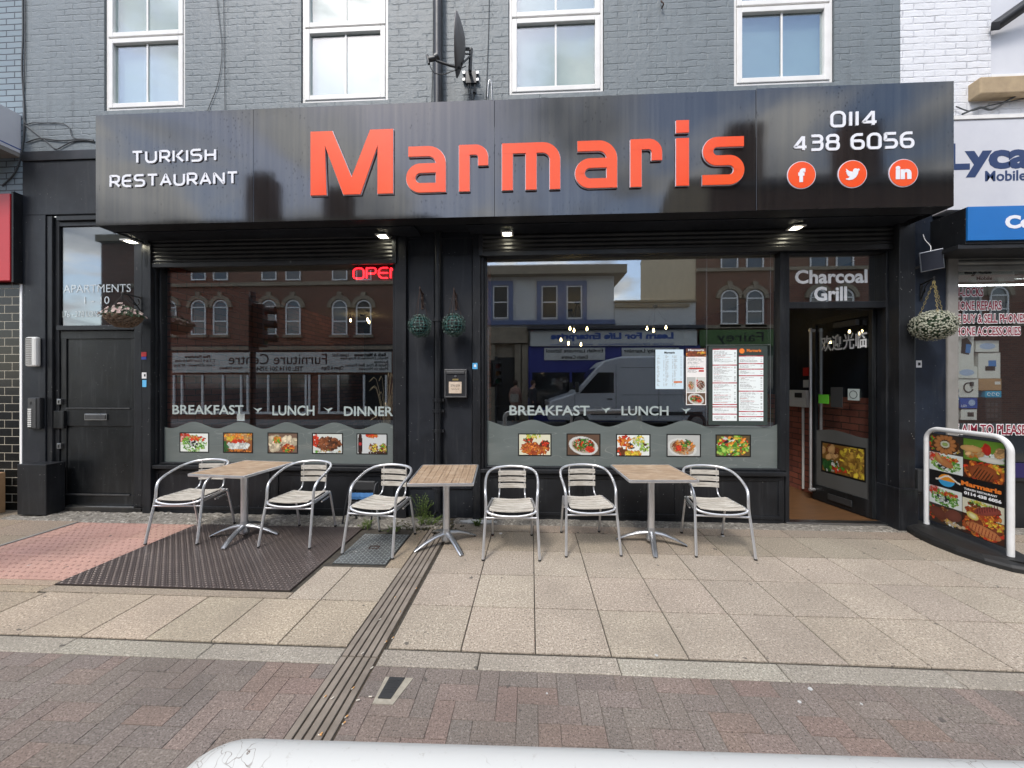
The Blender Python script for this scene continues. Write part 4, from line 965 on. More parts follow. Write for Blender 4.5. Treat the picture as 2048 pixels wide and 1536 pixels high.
# ------------------------------------------------------------------ OPEN neon, menus, inside bits
GLY = {
 'T': (0.78, [([(0, 1), (0.78, 1)], 0), ([(0.39, 1), (0.39, 0)], 0)]),
 'U': (0.80, [([(0, 1), (0, 0), (0.8, 0), (0.8, 1)], 0.32)]),
 'R': (0.74, [([(0, 0), (0, 1), (0.72, 1), (0.72, 0.42), (0.09, 0.42)], [0, .03, .26, .26, 0]), ([(0.36, 0.42), (0.76, 0)], 0)]),
 'K': (0.74, [([(0, 0), (0, 1)], 0), ([(0.72, 1), (0.26, 0.5), (0.76, 0)], 0.02)]),
 'I': (0.0, [([(0, 0), (0, 1)], 0)]),
 'S': (0.80, [([(0.76, 1), (0, 1), (0, 0.53), (0.8, 0.53), (0.8, 0), (0.02, 0)], [0, .24, .24, .26, .26, 0])]),
 'H': (0.76, [([(0, 0), (0, 1)], 0), ([(0.76, 0), (0.76, 1)], 0), ([(0, 0.5), (0.76, 0.5)], 0)]),
 'E': (0.70, [([(0.7, 1), (0, 1), (0, 0), (0.7, 0)], 0.40), ([(0.02, 0.5), (0.7, 0.5)], 0)]),
 'A': (0.84, [([(0, 0), (0.42, 1), (0.84, 0)], 0.02), ([(0.14, 0.3), (0.70, 0.3)], 0)]),
 'N': (0.80, [([(0, 0), (0, 1), (0.8, 0), (0.8, 1)], 0.03)]),
 '0': (0.80, [([(0.4, 0), (0, 0), (0, 1), (0.8, 1), (0.8, 0)], 'c')]),
 '1': (0.0, [([(0, 0), (0, 1)], 0)]),
 '4': (0.82, [([(0.82, 0.22), (0.0, 0.22), (0.58, 0.97)], 0.03), ([(0.62, 1), (0.62, 0)], 0)]),
 '3': (0.74, [([(0, 1), (0.72, 1), (0.72, 0.54), (0.08, 0.54)], [0, .24, .22, 0]), ([(0.4, 0.535), (0.74, 0.535), (0.74, 0), (0, 0)], [0, .24, .24, 0])]),
 '8': (0.78, [([(0.39, 0.53), (0.03, 0.53), (0.03, 1), (0.75, 1), (0.75, 0.53)], 'c'), ([(0.39, 0), (0, 0), (0, 0.53), (0.78, 0.53), (0.78, 0)], 'c')]),
 '6': (0.78, [([(0.74, 1), (0, 1), (0, 0), (0.78, 0), (0.78, 0.55), (0.11, 0.55)], [0, .42, .3, .25, .25, 0])]),
 '5': (0.76, [([(0.72, 1), (0.03, 1), (0.0, 0.54), (0.76, 0.54), (0.76, 0), (0, 0)], [0, .03, .03, .26, .26, 0])]),
 'O': (0.80, [([(0.4, 0), (0, 0), (0, 1), (0.8, 1), (0.8, 0)], 'c')]),
 'P': (0.72, [([(0, 0), (0, 1), (0.72, 1), (0.72, 0.45), (0.10, 0.45)], [0, .03, .2, .2, 0])]),
 ' ': (0.25, []),
}
def strokes(word, gap=0.34):
    x = 0; res = []
    for ch in word:
        w_, ss = GLY[ch]
        for pts, r in ss:
            cl = r == 'c'
            P3 = [Vector((x + a, 0, b)) for a, b in pts]
            f = fillet(P3, 0.34 if cl and ch in '0O' else (0.24 if cl else r), closed=cl, n=7)
            res.append(([(p.x, p.z) for p in f], cl))
        x += w_ + gap
    return res, x - gap
def stroke_text(name, word, mat, parent, x0, x1, z0, z1, y0, y1, wd, gap=0.34, slant=0.0):
    ss, tot = strokes(word, gap); mb = MB(); h = z1 - z0 - wd
    sx = (x1 - x0 - wd) / tot
    for k, (P, cl) in enumerate(ss):
        q = [(x0 + wd / 2 + a * sx, z0 + wd / 2 + b * h) for a, b in P]
        mb.ribbon(q, wd, y0 - 0.0006 * (k % 3), y1, cl)
    return mb.build(name, mat, parent)
t = thing('open_neon', 'red lit OPEN neon at the top right of the left window', 'neon sign', (WX(748, 0.12), 0.12, WZ(748, 546, 0.12)))
ox, oz = t.location.x, t.location.z
B('backing', M['plastic_dark'], t, -0.245, 0.32, 0.018, 0.028, -0.10, 0.105, 0.004)
ss, tot = strokes('OPEN', 0.22); h = 0.125; x0_, x1_ = WX(707, .12) - ox, WX(802, .12) - ox
mb = MB()
for P, cl in ss:
    pp = [(x0_ + a * (x1_ - x0_) / tot, 0.0, -h / 2 + b * h) for a, b in P]
    if cl: pp.append(pp[0]); pp.append(pp[1])
    mb.tube(pp, 0.009, 8)
mb.build('neon_tube', M['neon'], t)
def lines_page(h, w_, seed, cols, style):
    rs = random.Random(seed); a = canvas(h, w_, (0.66, 0.72, 0.72)); a[:] = np.linspace(0.92, 1.02, h)[:, None, None] * a
    return a
def text_rows(a, y0, y1, x0, x1, rs, dark=0.25, step=2, fill=0.8, price=True):
    h, w_ = a.shape[:2]
    for y in range(int(y0 * h), int(y1 * h), step):
        if rs.random() < 0.12: continue
        e = x0 + (x1 - x0 - (0.12 if price else 0)) * rs.uniform(0.35, 1.0) * fill
        for x in range(int(x0 * w_), int(e * w_)):
            if rs.random() < 0.75: a[y, x] = np.array((0.62, 0.66, 0.66)) * rs.uniform(dark, 0.75)
        if price and rs.random() < 0.7: a[y, int((x1 - 0.07 * (x1 - x0) * 1.4) * w_):int(x1 * w_)] = 0.25
Ym = 0.070
def menu_at(px0, py0, px1, py1, img, name, lab, cat, back=0.0042, extra=None):
    xm = (px0 + px1) / 2; x0, x1 = WX(px0, Ym), WX(px1, Ym); z0, z1 = WZ(xm, py1, Ym), WZ(xm, py0, Ym)
    t = thing(name, lab, cat, ((x0 + x1) / 2, Ym, (z0 + z1) / 2)); cx, cz = (x0 + x1) / 2, (z0 + z1) / 2
    grid_art('printed_sheet', img, t, x0 - cx, x1 - cx, z0 - cz, z1 - cz, 0.0, M['paper'])
    B('backing', M['plastic_dark'], t, x0 - cx, x1 - cx, 0.001, 0.001 + back, z0 - cz, z1 - cz)
    return t, cx, cz
rs = random.Random(5)
a = canvas(110, 80, (0.62, 0.76, 0.84)); 
for c0 in (0.05, 0.36, 0.66): text_rows(a, 0.16, 0.94, c0, c0 + 0.27, rs, 0.35, 2, 0.9)
a[int(.80 * 110):int(.85 * 110), int(.66 * 80):int(.95 * 80)] = (0.62, 0.18, 0.06)
t, cx, cz = menu_at(1311, 699, 1367, 778, a, 'menu_sheet', 'pale blue three column menu taped inside the right window', 'menu')
text('lettering', 'Marmaris', M['rubber'], t, -0.06, 0.06, WZ(1339, 707, Ym) - cz, WZ(1339, 703, Ym) - cz, -0.0012, bold=0.02)
a = canvas(150, 56, (0.84, 0.82, 0.80)); a[:8] = (0.12, 0.05, 0.05); a[8:22] = food('grill', 4, 14, 56, False)
text_rows(a, 0.17, 0.45, 0.08, 0.92, rs, 0.15, 2, 1.0, False); a[51:55, 8:50] = (0.5, 0.05, 0.04); a[57:62, 36:50] = (0.5, 0.05, 0.04)
a[76:116, 2:27] = food('fish', 5, 40, 25, False); a[76:116, 29:54] = food('meat', 6, 40, 25, False); a[118:148, 2:54] = food('plate', 7, 30, 52, False)
t, cx, cz = menu_at(1372, 697, 1412, 810, a, 'breakfast_menu', 'tall narrow menu with plate photos between two white menus', 'menu')
text('lettering', 'Marmaris', M['vinyl_white'], t, -0.09, 0.09, WZ(1392, 702, Ym) - cz, WZ(1392, 698, Ym) - cz, -0.0012, bold=0.02)
a = canvas(230, 170, (0.035, 0.05, 0.045)); 
def page(x0, x1, y0, y1, heads):
    a[y0:y1, x0:x1] = (0.82, 0.88, 0.88)
    hs = [y0] + [int(y0 + (y1 - y0) * k) for k in heads] + [y1]
    for i in range(len(hs) - 1):
        a[hs[i]:hs[i] + 3, x0:x1] = (0.42, 0.02, 0.04)
        for xx in range(x0 + 18, x1 - 18): 
            if rs.random() < 0.6: a[hs[i] + 1, xx] = 0.6
        for y in range(hs[i] + 6, hs[i + 1] - 3, 2):
            if rs.random() < 0.15: continue
            e = x0 + 3 + int((x1 - x0 - 14) * rs.uniform(0.25, 1))
            red = rs.random() < 0.15
            for xx in range(x0 + 3, e):
                if rs.random() < 0.8: a[y, xx] = (0.5, 0.1, 0.1) if red else rs.uniform(0.12, 0.5)
            if rs.random() < 0.6: a[y, x1 - 8:x1 - 3] = 0.2
page(12, 82, 8, 218, [0.22, 0.47, 0.77, 0.80, 0.90]); page(88, 158, 28, 218, [0.12, 0.20, 0.30, 0.54, 0.85, 0.93])
t, cx, cz = menu_at(1417, 692, 1535, 850, a, 'menu_case', 'clear hanging case with two tall white and red menus in the right window', 'menu case')
M['letter_orange'] = pm('orange_print', (0.85, 0.22, 0.03), 0.5)
text('lettering', 'Marmaris', M['letter_orange'], t, 0.10, 0.26, WZ(1500, 704, Ym) - cz, WZ(1500, 698, Ym) - cz, -0.0012, bold=0.02)
MB().disc(0.045, -0.0005, WZ(1486, 702, Ym) - cz, 0.03, 'y', 20, 0.001).build('emblem', M['letter_orange'], t)
x0, x1 = WX(1413, Ym) - cx, WX(1540, Ym) - cx; z0 = WZ(1476, 853, Ym) - cz; z1 = WZ(1476, 690, Ym) - cz
mb = MB()
for x in (x0, x1): mb.tube([(x, -0.006, z0), (x, -0.006, z1)], 0.003, 6); mb.tube([(x, -0.006, z1), (x, -0.006, 3.12 - cz)], 0.0012, 5)
for z in (z0, z1): mb.tube([(x0, -0.006, z), (x1, -0.006, z)], 0.0025, 6)
mb.build('wire_hanger', M['steel'], t)
x, z = W(482, 834, 0.11)
tag(B('note', M['vinyl_white'], None, x - 0.05, x + 0.05, 0.105, 0.107, z - 0.05, z + 0.04), 'small white note taped low inside the left window', 'note')
# pendant lamps inside
for gi, grp in enumerate([[(1140, 658), (1148, 662), (1174, 659)], [(1294, 658), (1307, 662), (1332, 656)], [(1122, 681), (1137, 688), (1162, 690)], [(701, 642), (735, 640), (738, 645)], [(484, 668), (514, 676), (530, 678)]]):
    Yl = 2.6 + 0.35 * gi; xc, zc = W(sum(p[0] for p in grp) / 3, sum(p[1] for p in grp) / 3, Yl)
    t = thing('pendant_lamp', ['cluster pendant of three warm bulbs, nearest the left of the right window', 'cluster pendant of three warm bulbs in the middle of the right window', 'lower cluster pendant of warm bulbs beyond the first', 'cluster pendant of warm bulbs at the right of the left window', 'cluster pendant of amber bulbs seen in the middle of the left window'][gi], 'lamp', (xc, Yl, zc))
    mb = MB(); mc = MB(); mb2 = MB()
    for px, py in grp:
        x, z = W(px, py, Yl); x -= xc; z -= zc
        mb.lathe([(0.0001, -0.022), (0.012, -0.016), (0.017, 0), (0.013, 0.02), (0.008, 0.045), (0.0001, 0.046)], x, 0, z, 12)
        mc.tube([(x, 0, z + 0.046), (x, 0, z + 0.10)], 0.014, 8); mc.tube([(x, 0, z + 0.1), (0, 0, 3.10 - zc)], 0.003, 5)
    mb.build('bulb', M['bulb'], t); mc.tube([(0, 0, 3.09 - zc), (0, 0, 3.125 - zc)], 0.05, 12); mc.build('flex_and_rose', M['plastic_dark'], t)
# dried grasses in the left window corner
x, z = WX(776, 0.25), SILL
t = thing('dried_grass', 'dry straw coloured grasses in a vase at the right corner of the left window', 'dried plant', (x - 0.03, 0.28, SILL - 0.03))
rs = random.Random(3); mb = MB()
for k in range(26):
    a_ = rs.uniform(0, 2 * PI); h_ = rs.uniform(0.5, 1.15); s_ = rs.uniform(0.05, 0.16)
    mb.tube(catmull([(0, 0, 0.1), (s_ * 0.3 * math.cos(a_), s_ * 0.3 * math.sin(a_), h_ * 0.55), (s_ * math.cos(a_), s_ * math.sin(a_), h_), (s_ * 1.7 * math.cos(a_), s_ * 1.7 * math.sin(a_), h_ * 0.97)], 3), [0.003] * 7 + [0.005, 0.007, 0.002], 5)
mb.build('stems', M['straw'], t)
MB().lathe([(0.05, 0), (0.07, 0.08), (0.06, 0.2), (0.035, 0.25), (0.03, 0.25), (0.0001, 0.2)], 0, 0, 0, 16).build('vase', M['interior_dark'], t)

# ------------------------------------------------------------------ the big sign
SY = -0.52; SX0, SX1, SZ0, SZ1 = WX(191, SY), WX(1907.5, SY), 3.345, 4.565
SGN = thing('shop_sign', 'long glossy charcoal shop sign with orange Marmaris lettering and phone number', 'shop sign', ((SX0 + SX1) / 2, SY, SZ0))
ox, oy, oz = SGN.location
seams = [SX0, WX(507, SY), WX(989, SY), WX(1512, SY), SX1]
offs = [0.0, 0.0012, 0.0, 0.0035]; tz = [0.0, 0.0, -0.003, 0.012]
for k in range(4):
    a_, b_ = seams[k] + 0.0015, seams[k + 1] - 0.0015
    o = MB().box(a_ - ox, b_ - ox, -offs[k], 0.006, 0.0, SZ1 - SZ0 + tz[k] * 0.6).build('panel', M['sign'], SGN, 0.002)
mb = MB(); mb.box(SX0 + 0.004 - ox, SX1 - 0.004 - ox, 0.0075, 0.40, SZ1 - SZ0 - 0.012, SZ1 - SZ0 - 0.004); mb.box(SX0 - ox, SX0 - ox + 0.004, 0.0075, 0.51, 0.0, SZ1 - SZ0); mb.box(SX1 - 0.004 - ox, SX1 - ox, 0.0075, 0.51, 0, SZ1 - SZ0)
mb.box(SX0 + 0.0045 - ox, SX1 - 0.0045 - ox, 0.0075, 0.17, 0.0, 0.006)
mb.build('casing', M['charcoal'], SGN)
B('soffit', M['black_soft'], SGN, SX0 + 0.2 - ox, SX1 - 0.1 - ox, 0.175, 0.51, 0.055, 0.065)
# loose top flashing lifting near the fourth window
B('flashing', M['charcoal'], SGN, WX(1440, -.4) - ox, WX(1717, -.4) - ox, 0.10, 0.16, SZ1 - SZ0 + 0.0, SZ1 - SZ0 + 0.055, 0.003)
B('flashing', M['charcoal'], SGN, SX0 - 0.05 - ox, SX0 - 0.001 - ox, 0.25, 0.31, SZ1 - SZ0 - 0.12, SZ1 - SZ0 + 0.02, 0.003)
LY = -0.548; yl = LY - oy
def lx(px): return WX(px, LY) - ox
BZ, XH, CH = 3.603 - oz, 0.48, 0.676
def letter(parts_, polys=()):
    red = MB(); wh = MB()
    for k, (P, wd, cl) in enumerate(parts_):
        red.ribbon(P, wd, yl - 0.0007 * k, yl + 0.008, cl); wh.ribbon(P, wd + 0.009, yl + 0.009 + 0.0005 * k, -0.006, cl)
    for P in polys:
        red.prism(P, yl, yl + 0.008)
        cx_ = sum(p[0] for p in P) / len(P); cz_ = sum(p[1] for p in P) / len(P)
        n = len(P); Q = []
        for i in range(n):
            a, b, c = Vector(P[i - 1]), Vector(P[i]), Vector(P[(i + 1) % n]); d1 = (b - a).normalized(); d2 = (c - b).normalized()
            n_ = (Vector((d1.y, -d1.x)) + Vector((d2.y, -d2.x))).normalized(); kk = 1 / max(0.45, n_.dot(Vector((d1.y, -d1.x))))
            Q.append(tuple(b + n_ * 0.0045 * kk))
        wh.prism(Q, yl + 0.009, -0.006)
    o = wh.build('letter', M['white_edge'], SGN); red.build('letter_face', M['red_face'], o); return o
SW, HW = 0.112, 0.098
def st(pts, rad, wd, closed=False, n=10):
    return ([(p.x, p.z) for p in fillet([Vector((a, 0, b)) for a, b in pts], rad, closed, n)], wd, closed)
# M
a, b = lx(621), lx(786); w_ = b - a; t0, t1 = BZ, BZ + CH
Mp = [(0, 0), (0.205, 0), (0.205, 0.70), (0.41, 0), (0.61, 0), (0.83, 0.70), (0.805, 0), (1, 0), (1, 1), (0.715, 1), (0.505, 0.285), (0.275, 1), (0, 1)]
Mp = [(0, 0), (0.195, 0), (0.175, 0.775), (0.40, 0), (0.608, 0), (0.815, 0.755), (0.812, 0), (1, 0), (1, 1), (0.725, 1), (0.500, 0.27), (0.265, 1), (0, 1)]
letter([], [[(a + x * w_, BZ + z * CH) for x, z in Mp]])
def let_a(p0, p1):
    a, b = lx(p0), lx(p1); s, h = SW / 2, HW / 2; xr = b - s; zt_ = BZ + XH - h; zb_ = BZ + h; zm = BZ + 0.255
    letter([st([(a + 0.03, zt_), (xr, zt_), (xr, BZ)], [0, 0.135, 0], 0.105),
            st([(xr, zm), (a + s, zm), (a + s, zb_), (xr, zb_)], [0, 0.11, 0.12, 0], HW)])
def let_r(p0, p1):
    a, b = lx(p0), lx(p1); s, h = SW / 2, HW / 2
    letter([st([(a + s, BZ), (a + s, BZ + XH)], 0, SW), st([(a + 0.001, BZ + XH - h), (b - s, BZ + XH - h), (b - s, BZ + XH - 0.215)], [0, 0.09, 0], 0.104)])
def let_m(p0, p1):
    a, b = lx(p0), lx(p1); s, h = SW / 2, HW / 2
    letter([st([(a + s, BZ), (a + s, BZ + XH)], 0, SW), st([(a + 0.001, BZ + XH - h), (b - s, BZ + XH - h), (b - s, BZ)], [0, 0.13, 0], 0.106), st([((a + b) / 2, BZ), ((a + b) / 2, BZ + XH - 0.02)], 0, SW)])
let_a(811, 892); let_r(918, 977); let_m(1004, 1121); let_a(1149, 1235); let_r(1261, 1325)
a, b = lx(1352.5), lx(1378); letter([st([((a + b) / 2, BZ), ((a + b) / 2, BZ + XH)], 0, b - a), st([((a + b) / 2, BZ + XH + 0.055), ((a + b) / 2, BZ + XH + 0.18)], 0, b - a)])
a, b = lx(1405), lx(1490); s = SW / 2; h = 0.05
letter([st([(b - 0.01, BZ + XH - h), (a + s, BZ + XH - h), (a + s, BZ + 0.245), (b - s, BZ + 0.245), (b - s, BZ + h), (a, BZ + h)], [0, 0.115, 0.10, 0.10, 0.12, 0], 0.1)])
def sgn_text(word, px0, px1, pym, capm, wd, gap=0.34):
    Y = SY - 0.011; xm = (px0 + px1) / 2; z = WZ(xm, pym, Y) - oz
    return stroke_text('lettering', word, M['white_face'], SGN, WX(px0, Y) - ox, WX(px1, Y) - ox, z - capm / 2, z + capm / 2, -0.011, -0.003, wd, gap)
sgn_text('TURKISH', 263, 432, 312, 0.140, 0.0235, 0.36)
sgn_text('RESTAURANT', 219, 476, 359, 0.140, 0.0235, 0.33)
sgn_text('0114', 1661, 1756, 237, 0.163, 0.0265, 0.40)
sgn_text('438 6056', 1587, 1829, 283, 0.163, 0.0265, 0.36)
for k, (px, py) in enumerate(((1603, 350), (1705, 348), (1807, 346))):
    Y = SY - 0.014; x, z = W(px, py, Y); x -= ox; z -= oz
    o = MB().disc(x, -0.006, z, 0.138, 'y', 48, 0.007).build('badge', M['white_edge'], SGN)
    MB().disc(x, -0.0135, z, 0.131, 'y', 48, 0.003).build('badge_face', M['red_face'], o)
    yb = -0.0172
    if k == 0: text('symbol', 'f', M['white_face'], o, x - 0.034, x + 0.034, z - 0.073, z + 0.065, yb, 0.002, bold=0.055)
    elif k == 2: text('symbol', 'in', M['white_face'], o, x - 0.078, x + 0.070, z - 0.062, z + 0.068, yb, 0.002, bold=0.05)
    else:
        P = [(-0.070, -0.048), (-0.045, -0.043), (-0.028, -0.030), (-0.050, -0.017), (-0.046, -0.014), (-0.062, 0.004), (-0.054, 0.003), (-0.068, 0.026), (-0.060, 0.024), (-0.066, 0.052), (-0.035, 0.028), (0.000, 0.020),
             (0.001, 0.036), (0.012, 0.050), (0.030, 0.053), (0.042, 0.046), (0.062, 0.052), (0.055, 0.042), (0.069, 0.040), (0.053, 0.026), (0.048, -0.002), (0.030, -0.034), (0.003, -0.055), (-0.035, -0.063), (-0.060, -0.056)]
        MB().prism([(x + a_, z + b_) for a_, b_ in reversed(P)], yb - 0.002, yb).build('symbol', M['white_face'], o)

# ------------------------------------------------------------------ left neighbour
nb = thing('left_neighbour_building', 'blue grey painted brick shop with black glazed tiles at the far left', 'building', (0, 0, 0))
B('upper_wall', M['blue_brick'], nb, -14, XL - 0.002, 0.0, 0.3, 3.25, 9.2)
B('tiled_wall', M['tile_black'], nb, -14, WX(41), 0.0, 0.3, 0.0, 3.249)
B('corner_bead', M['vinyl_white'], nb, WX(41.5), WX(46), -0.012, 0.1, 0.06, WZ(43, 565), 0.003)
B('dark_pier', M['interior_dark'], nb, WX(46.2), XL - 0.003, 0.004, 0.1, 0.0, 3.249)
M['sign_white'] = pm('white_sign_face', (0.62, 0.63, 0.67), 0.35, 0, (0.56, 0.57, 0.62), 3)
M['sign_blue'] = pm('blue_print', (0.02, 0.07, 0.30), 0.4)
# white box sign seen end-on
x1 = WX(43, 0.0)
t = thing('white_box_sign', 'white projecting sign box with a blue line, cut by the left edge', 'sign', (x1, 0, WZ(43, 240)))
oz_ = t.location.z; z0_ = WZ(43, 316) - oz_
B('box', M['sign_white'], t, -6, 0, -0.62, -0.002, z0_ + 0.05, 0.06, 0.004)
B('blue_line', M['sign_blue'], t, -6, 0.002, -0.621, -0.003, z0_ + 0.092, z0_ + 0.104)
B('frame', M['concrete'], t, -6, -0.004, -0.60, -0.004, z0_ - 0.0, z0_ + 0.049)
x1 = WX(47.5, 0.0)
t = thing('red_fascia', 'red shop fascia box with a weathered black end, at the left edge', 'sign', (x1, 0, 3.2))
zt_, zb_ = WZ(25, 387, -.1) - 3.2, WZ(25, 561, -.1) - 3.2
M['red_sheet'] = pm('red_sign_sheet', (0.52, 0.025, 0.035), 0.4, 0, (0.45, 0.02, 0.03), 2)
B('end_board', M['black'], t, -0.03, 0.0, -0.095, -0.002, zb_ - 0.02, zt_ + 0.03, 0.004)
mb = MB()
for k in range(12): mb.box(-0.031 - 0.32 * (k + 1), -0.033 - 0.32 * k, -0.105, -0.03, zb_, zt_)
mb.build('red_face', M['red_sheet'], t, 0.003)
t = thing('cardboard_box', 'brown cardboard box on the pavement at the left edge', 'box', (WX(3, -.28), -0.28, 0.0))
B('carton', M['card'], t, -0.5, WX(9, -.07) - t.location.x, -0.1, 0.22, 0.0, 0.50, 0.006)
B('print', M['interior_dark'], t, WX(1, -.07) - t.location.x - 0.05, WX(5, -.07) - t.location.x, -0.102, -0.1005, 0.14, 0.22)
tag(MB().box(WX(34, -.2), WX(92, -.2), -0.20, -0.014, 0.02, 0.63).build('boxed_plinth', M['black'], None, 0.006), 'black painted box plinth at the foot of the pier by the apartment door', 'plinth')
# cables
def cable(pxs, Y, r=0.006, mat='grey_cable', lab='', n=5, cat='cable'):
    P = [(*W(a, b, Y), ) for a, b in pxs]; P = catmull([(x, Y, z) for x, z in P], n)
    o = MB().tube(P, r, 6).build('cable', M[mat], None); return tag(o, lab, cat)
cable([(45, -60), (46, 60), (44, 140), (49, 230), (44, 300), (30, 345), (4, 372)], -0.012, 0.008, lab='thick cable hanging down the joint between the two painted walls')
cable([(50, -40), (50, 100), (48, 235), (70, 245), (120, 246), (138, 255), (146, 275), (170, 278), (188, 280)], -0.012, 0.005, lab='thin cable looping from the wall joint towards the left end of the sign')
cable([(50, 250), (75, 270), (95, 285), (112, 298), (130, 290), (150, 282), (187, 281)], -0.012, 0.006, lab='drooping cable bundle above the apartment entrance')
cable([(52, 285), (80, 277), (120, 281), (160, 279), (188, 283)], -0.014, 0.007, lab='twisted dark cable along the ledge above the apartment entrance')
cable([(430, -40), (438, 40), (444, 100), (436, 165), (415, 222)], -0.012, 0.0035, lab='thin curved wire on the wall between the first and second upper windows')
cable([(446, -40), (448, 60), (449, 150), (450, 222)], -0.012, 0.0035, lab='straight vertical wire between the first and second upper windows')
cable([(866, -40), (866, 100), (863, 205)], -0.012, 0.0035, lab='thin wire running down beside the upper downpipe')
cable([(979, -40), (977, 60), (974, 150), (972, 200)], -0.012, 0.004, lab='vertical wire between the satellite dish and the third upper window')
cable([(975, 195), (977, 165), (981, 160), (983, 175), (984, 200)], -0.02, 0.006, lab='short hooked pipe end rising behind the sign right of the dish', mat='steel')
# vents and hook on upper wall
# downpipes
t = thing('downpipe', 'dark upper rainwater pipe on the grey wall left of the satellite dish', 'downpipe', (WX(879), -0.07, 4.6))
mb = MB(); mb.tube([(0, 0, -0.2), (0, 0, 2.6)], 0.053, 18); mb.build('pipe', M['charcoal'], t)
t = thing('downpipe', 'black rainwater pipe between the two shop windows down to the channel', 'downpipe', (WX(876, -.04), -0.04, 0.0))
MB().tube([(0, 0, 0.10), (0, 0, 3.5)], 0.037, 16).build('pipe', M['black'], t)
mb = MB()
for z in (WZ(876, 640, -.04), WZ(876, 800, -.04), WZ(876, 822, -.04), WZ(876, 862, -.04), 0.35): mb.tube([(0, 0, z - 0.02), (0, 0, z + 0.02)], 0.046, 16); mb.box(-0.07, 0.07, 0.0, 0.05, z - 0.015, z + 0.015)
mb.build('collars', M['black'], t)
MB().lathe([(0.040, -0.05), (0.044, 0.03), (0.036, 0.03), (0.034, -0.045)], 0, -0.02, 0.055, 16, Matrix.Rotation(R(65), 3, 'X')).build('shoe', M['black'], t)
# satellite dish, seen almost edge-on
dcx, dcz = W(917, 92, -0.42)
t = thing('satellite_dish', 'dark grey satellite dish seen edge on, on a wall bracket above the sign', 'satellite dish', (dcx, -0.42, dcz))
DS = 0.76
Md = Matrix.Rotation(R(3), 3, 'Y') @ Matrix.Rotation(R(7), 3, 'Z') @ Matrix.Rotation(R(-90), 3, 'Y')
M['dish'] = pm('grey_dish_metal', (0.16, 0.16, 0.165), 0.5, 0.3, (0.14, 0.13, 0.13), 6)
prof = [(0.0001, -0.085), (0.10, -0.075), (0.20, -0.045), (0.30, 0.0), (0.35, 0.03), (0.358, 0.028), (0.355, 0.016), (0.30, -0.016), (0.20, -0.06), (0.10, -0.09), (0.0001, -0.1)]
MB().lathe([(r * DS, z * DS) for r, z in prof], 0, 0, 0, 36, Md).build('reflector', M['dish'], t)
def wp(px, py, Y): x, z = W(px, py, Y); return (x - t.location.x, Y - t.location.y, z - t.location.z)
MB().tube([wp(922, 136, -.42), wp(900, 131, -.44), wp(874, 122, -.46), wp(866, 114, -.46)], 0.013, 8).build('feed_arm', M['plastic_dark'], t)
mb = MB(); mb.tube([wp(858, 119, -.46), wp(872, 116, -.46)], 0.026, 12); mb.tube([wp(854, 110, -.46), wp(858, 128, -.46)], 0.014, 10); mb.tube([wp(870, 116, -.46), wp(876, 112, -.46)], 0.035, 14)
mb.build('receiver_head', M['grey_steel'], t)
MB().tube(catmull([wp(860, 132, -.46), wp(868, 145, -.45), wp(885, 149, -.44), (wp(903, 143, -.43)), wp(919, 138, -.42), wp(932, 132, -.3)], 5), 0.005, 6).build('feed_cable', M['plastic_dark'], t)
mb = MB(); mb.tube([wp(942, 98, -.22), wp(940, 142, -.22)], 0.021, 10); mb.tube([wp(940, 140, -.22), wp(940, 146, -.02)], 0.02, 10)
mb.tube([wp(922, 112, -.40), wp(930, 96, -.32), wp(938, 96, -.26)], 0.010, 6); mb.tube([wp(924, 128, -.40), wp(934, 118, -.30), wp(940, 112, -.24)], 0.010, 6)
for py in (100, 108): mb.tube([wp(928, py, -.30), wp(944, py, -.22)], 0.008, 6)
mb.build('mount', M['plastic_dark'], t)
mb = MB()
a = wp(926, 142, -.03); b = wp(958, 165, -.03)
mb.box(a[0] + .03, b[0] - .03, a[1], a[1] + 0.02, b[2], a[2]); mb.build('wall_plate', M['grey_steel'], t, 0.003)
mb = MB()
for px in (928, 955):
    for py in (146, 160): c = wp(px, py, -.03); mb.box(c[0] - .015, c[0] + .015, c[1] - .012, c[1] + .02, c[2] - .015, c[2] + .015)
mb.build('bolts', M['steel'], t)
mb = MB()
for px in (937, 941): mb.tube([wp(px, 160, -.02), wp(px, 184, -.02), wp(px + 3, 200, -.02)], 0.005, 6)
mb.tube([wp(948, 198, -.02), wp(949, 180, -.02)], 0.006, 6); mb.tube([wp(949, 186, -.02), wp(950, 170, -.02)], [0.02, 0.008], 8)
mb.build('cable_tails', M['plastic_dark'], t)
o = MB().tube(catmull([(*W(1322, 2, -.02),)[:1] + (-.02,) + (W(1322, 2, -.02)[1],), (W(1327, 8, -.05)[0], -.05, W(1327, 8, -.05)[1]), (W(1323, 17, -.02)[0], -.02, W(1323, 17, -.02)[1])], 4), 0.008, 6).build('wall_hook', M['rust'], None); tag(o, 'small rusty hook on the grey wall right of the third window', 'hook')
# expanding foam lump / vent cowl on top of the sign at right
x, z = W(1766, 168, -.2)
M['foam'] = pm('cream_foam', (0.62, 0.56, 0.42), 0.8, 0, (0.5, 0.44, 0.32), 30, 60, 0.5)
o = MB().lathe([(0.125, 0.0), (0.125, 0.05), (0.10, 0.085), (0.05, 0.10), (0.0001, 0.102)], x, -0.2, 4.56, 14).build('roof_vent', M['foam'], None); tag(o, 'cream ribbed vent cowl poking up behind the right end of the sign', 'vent')

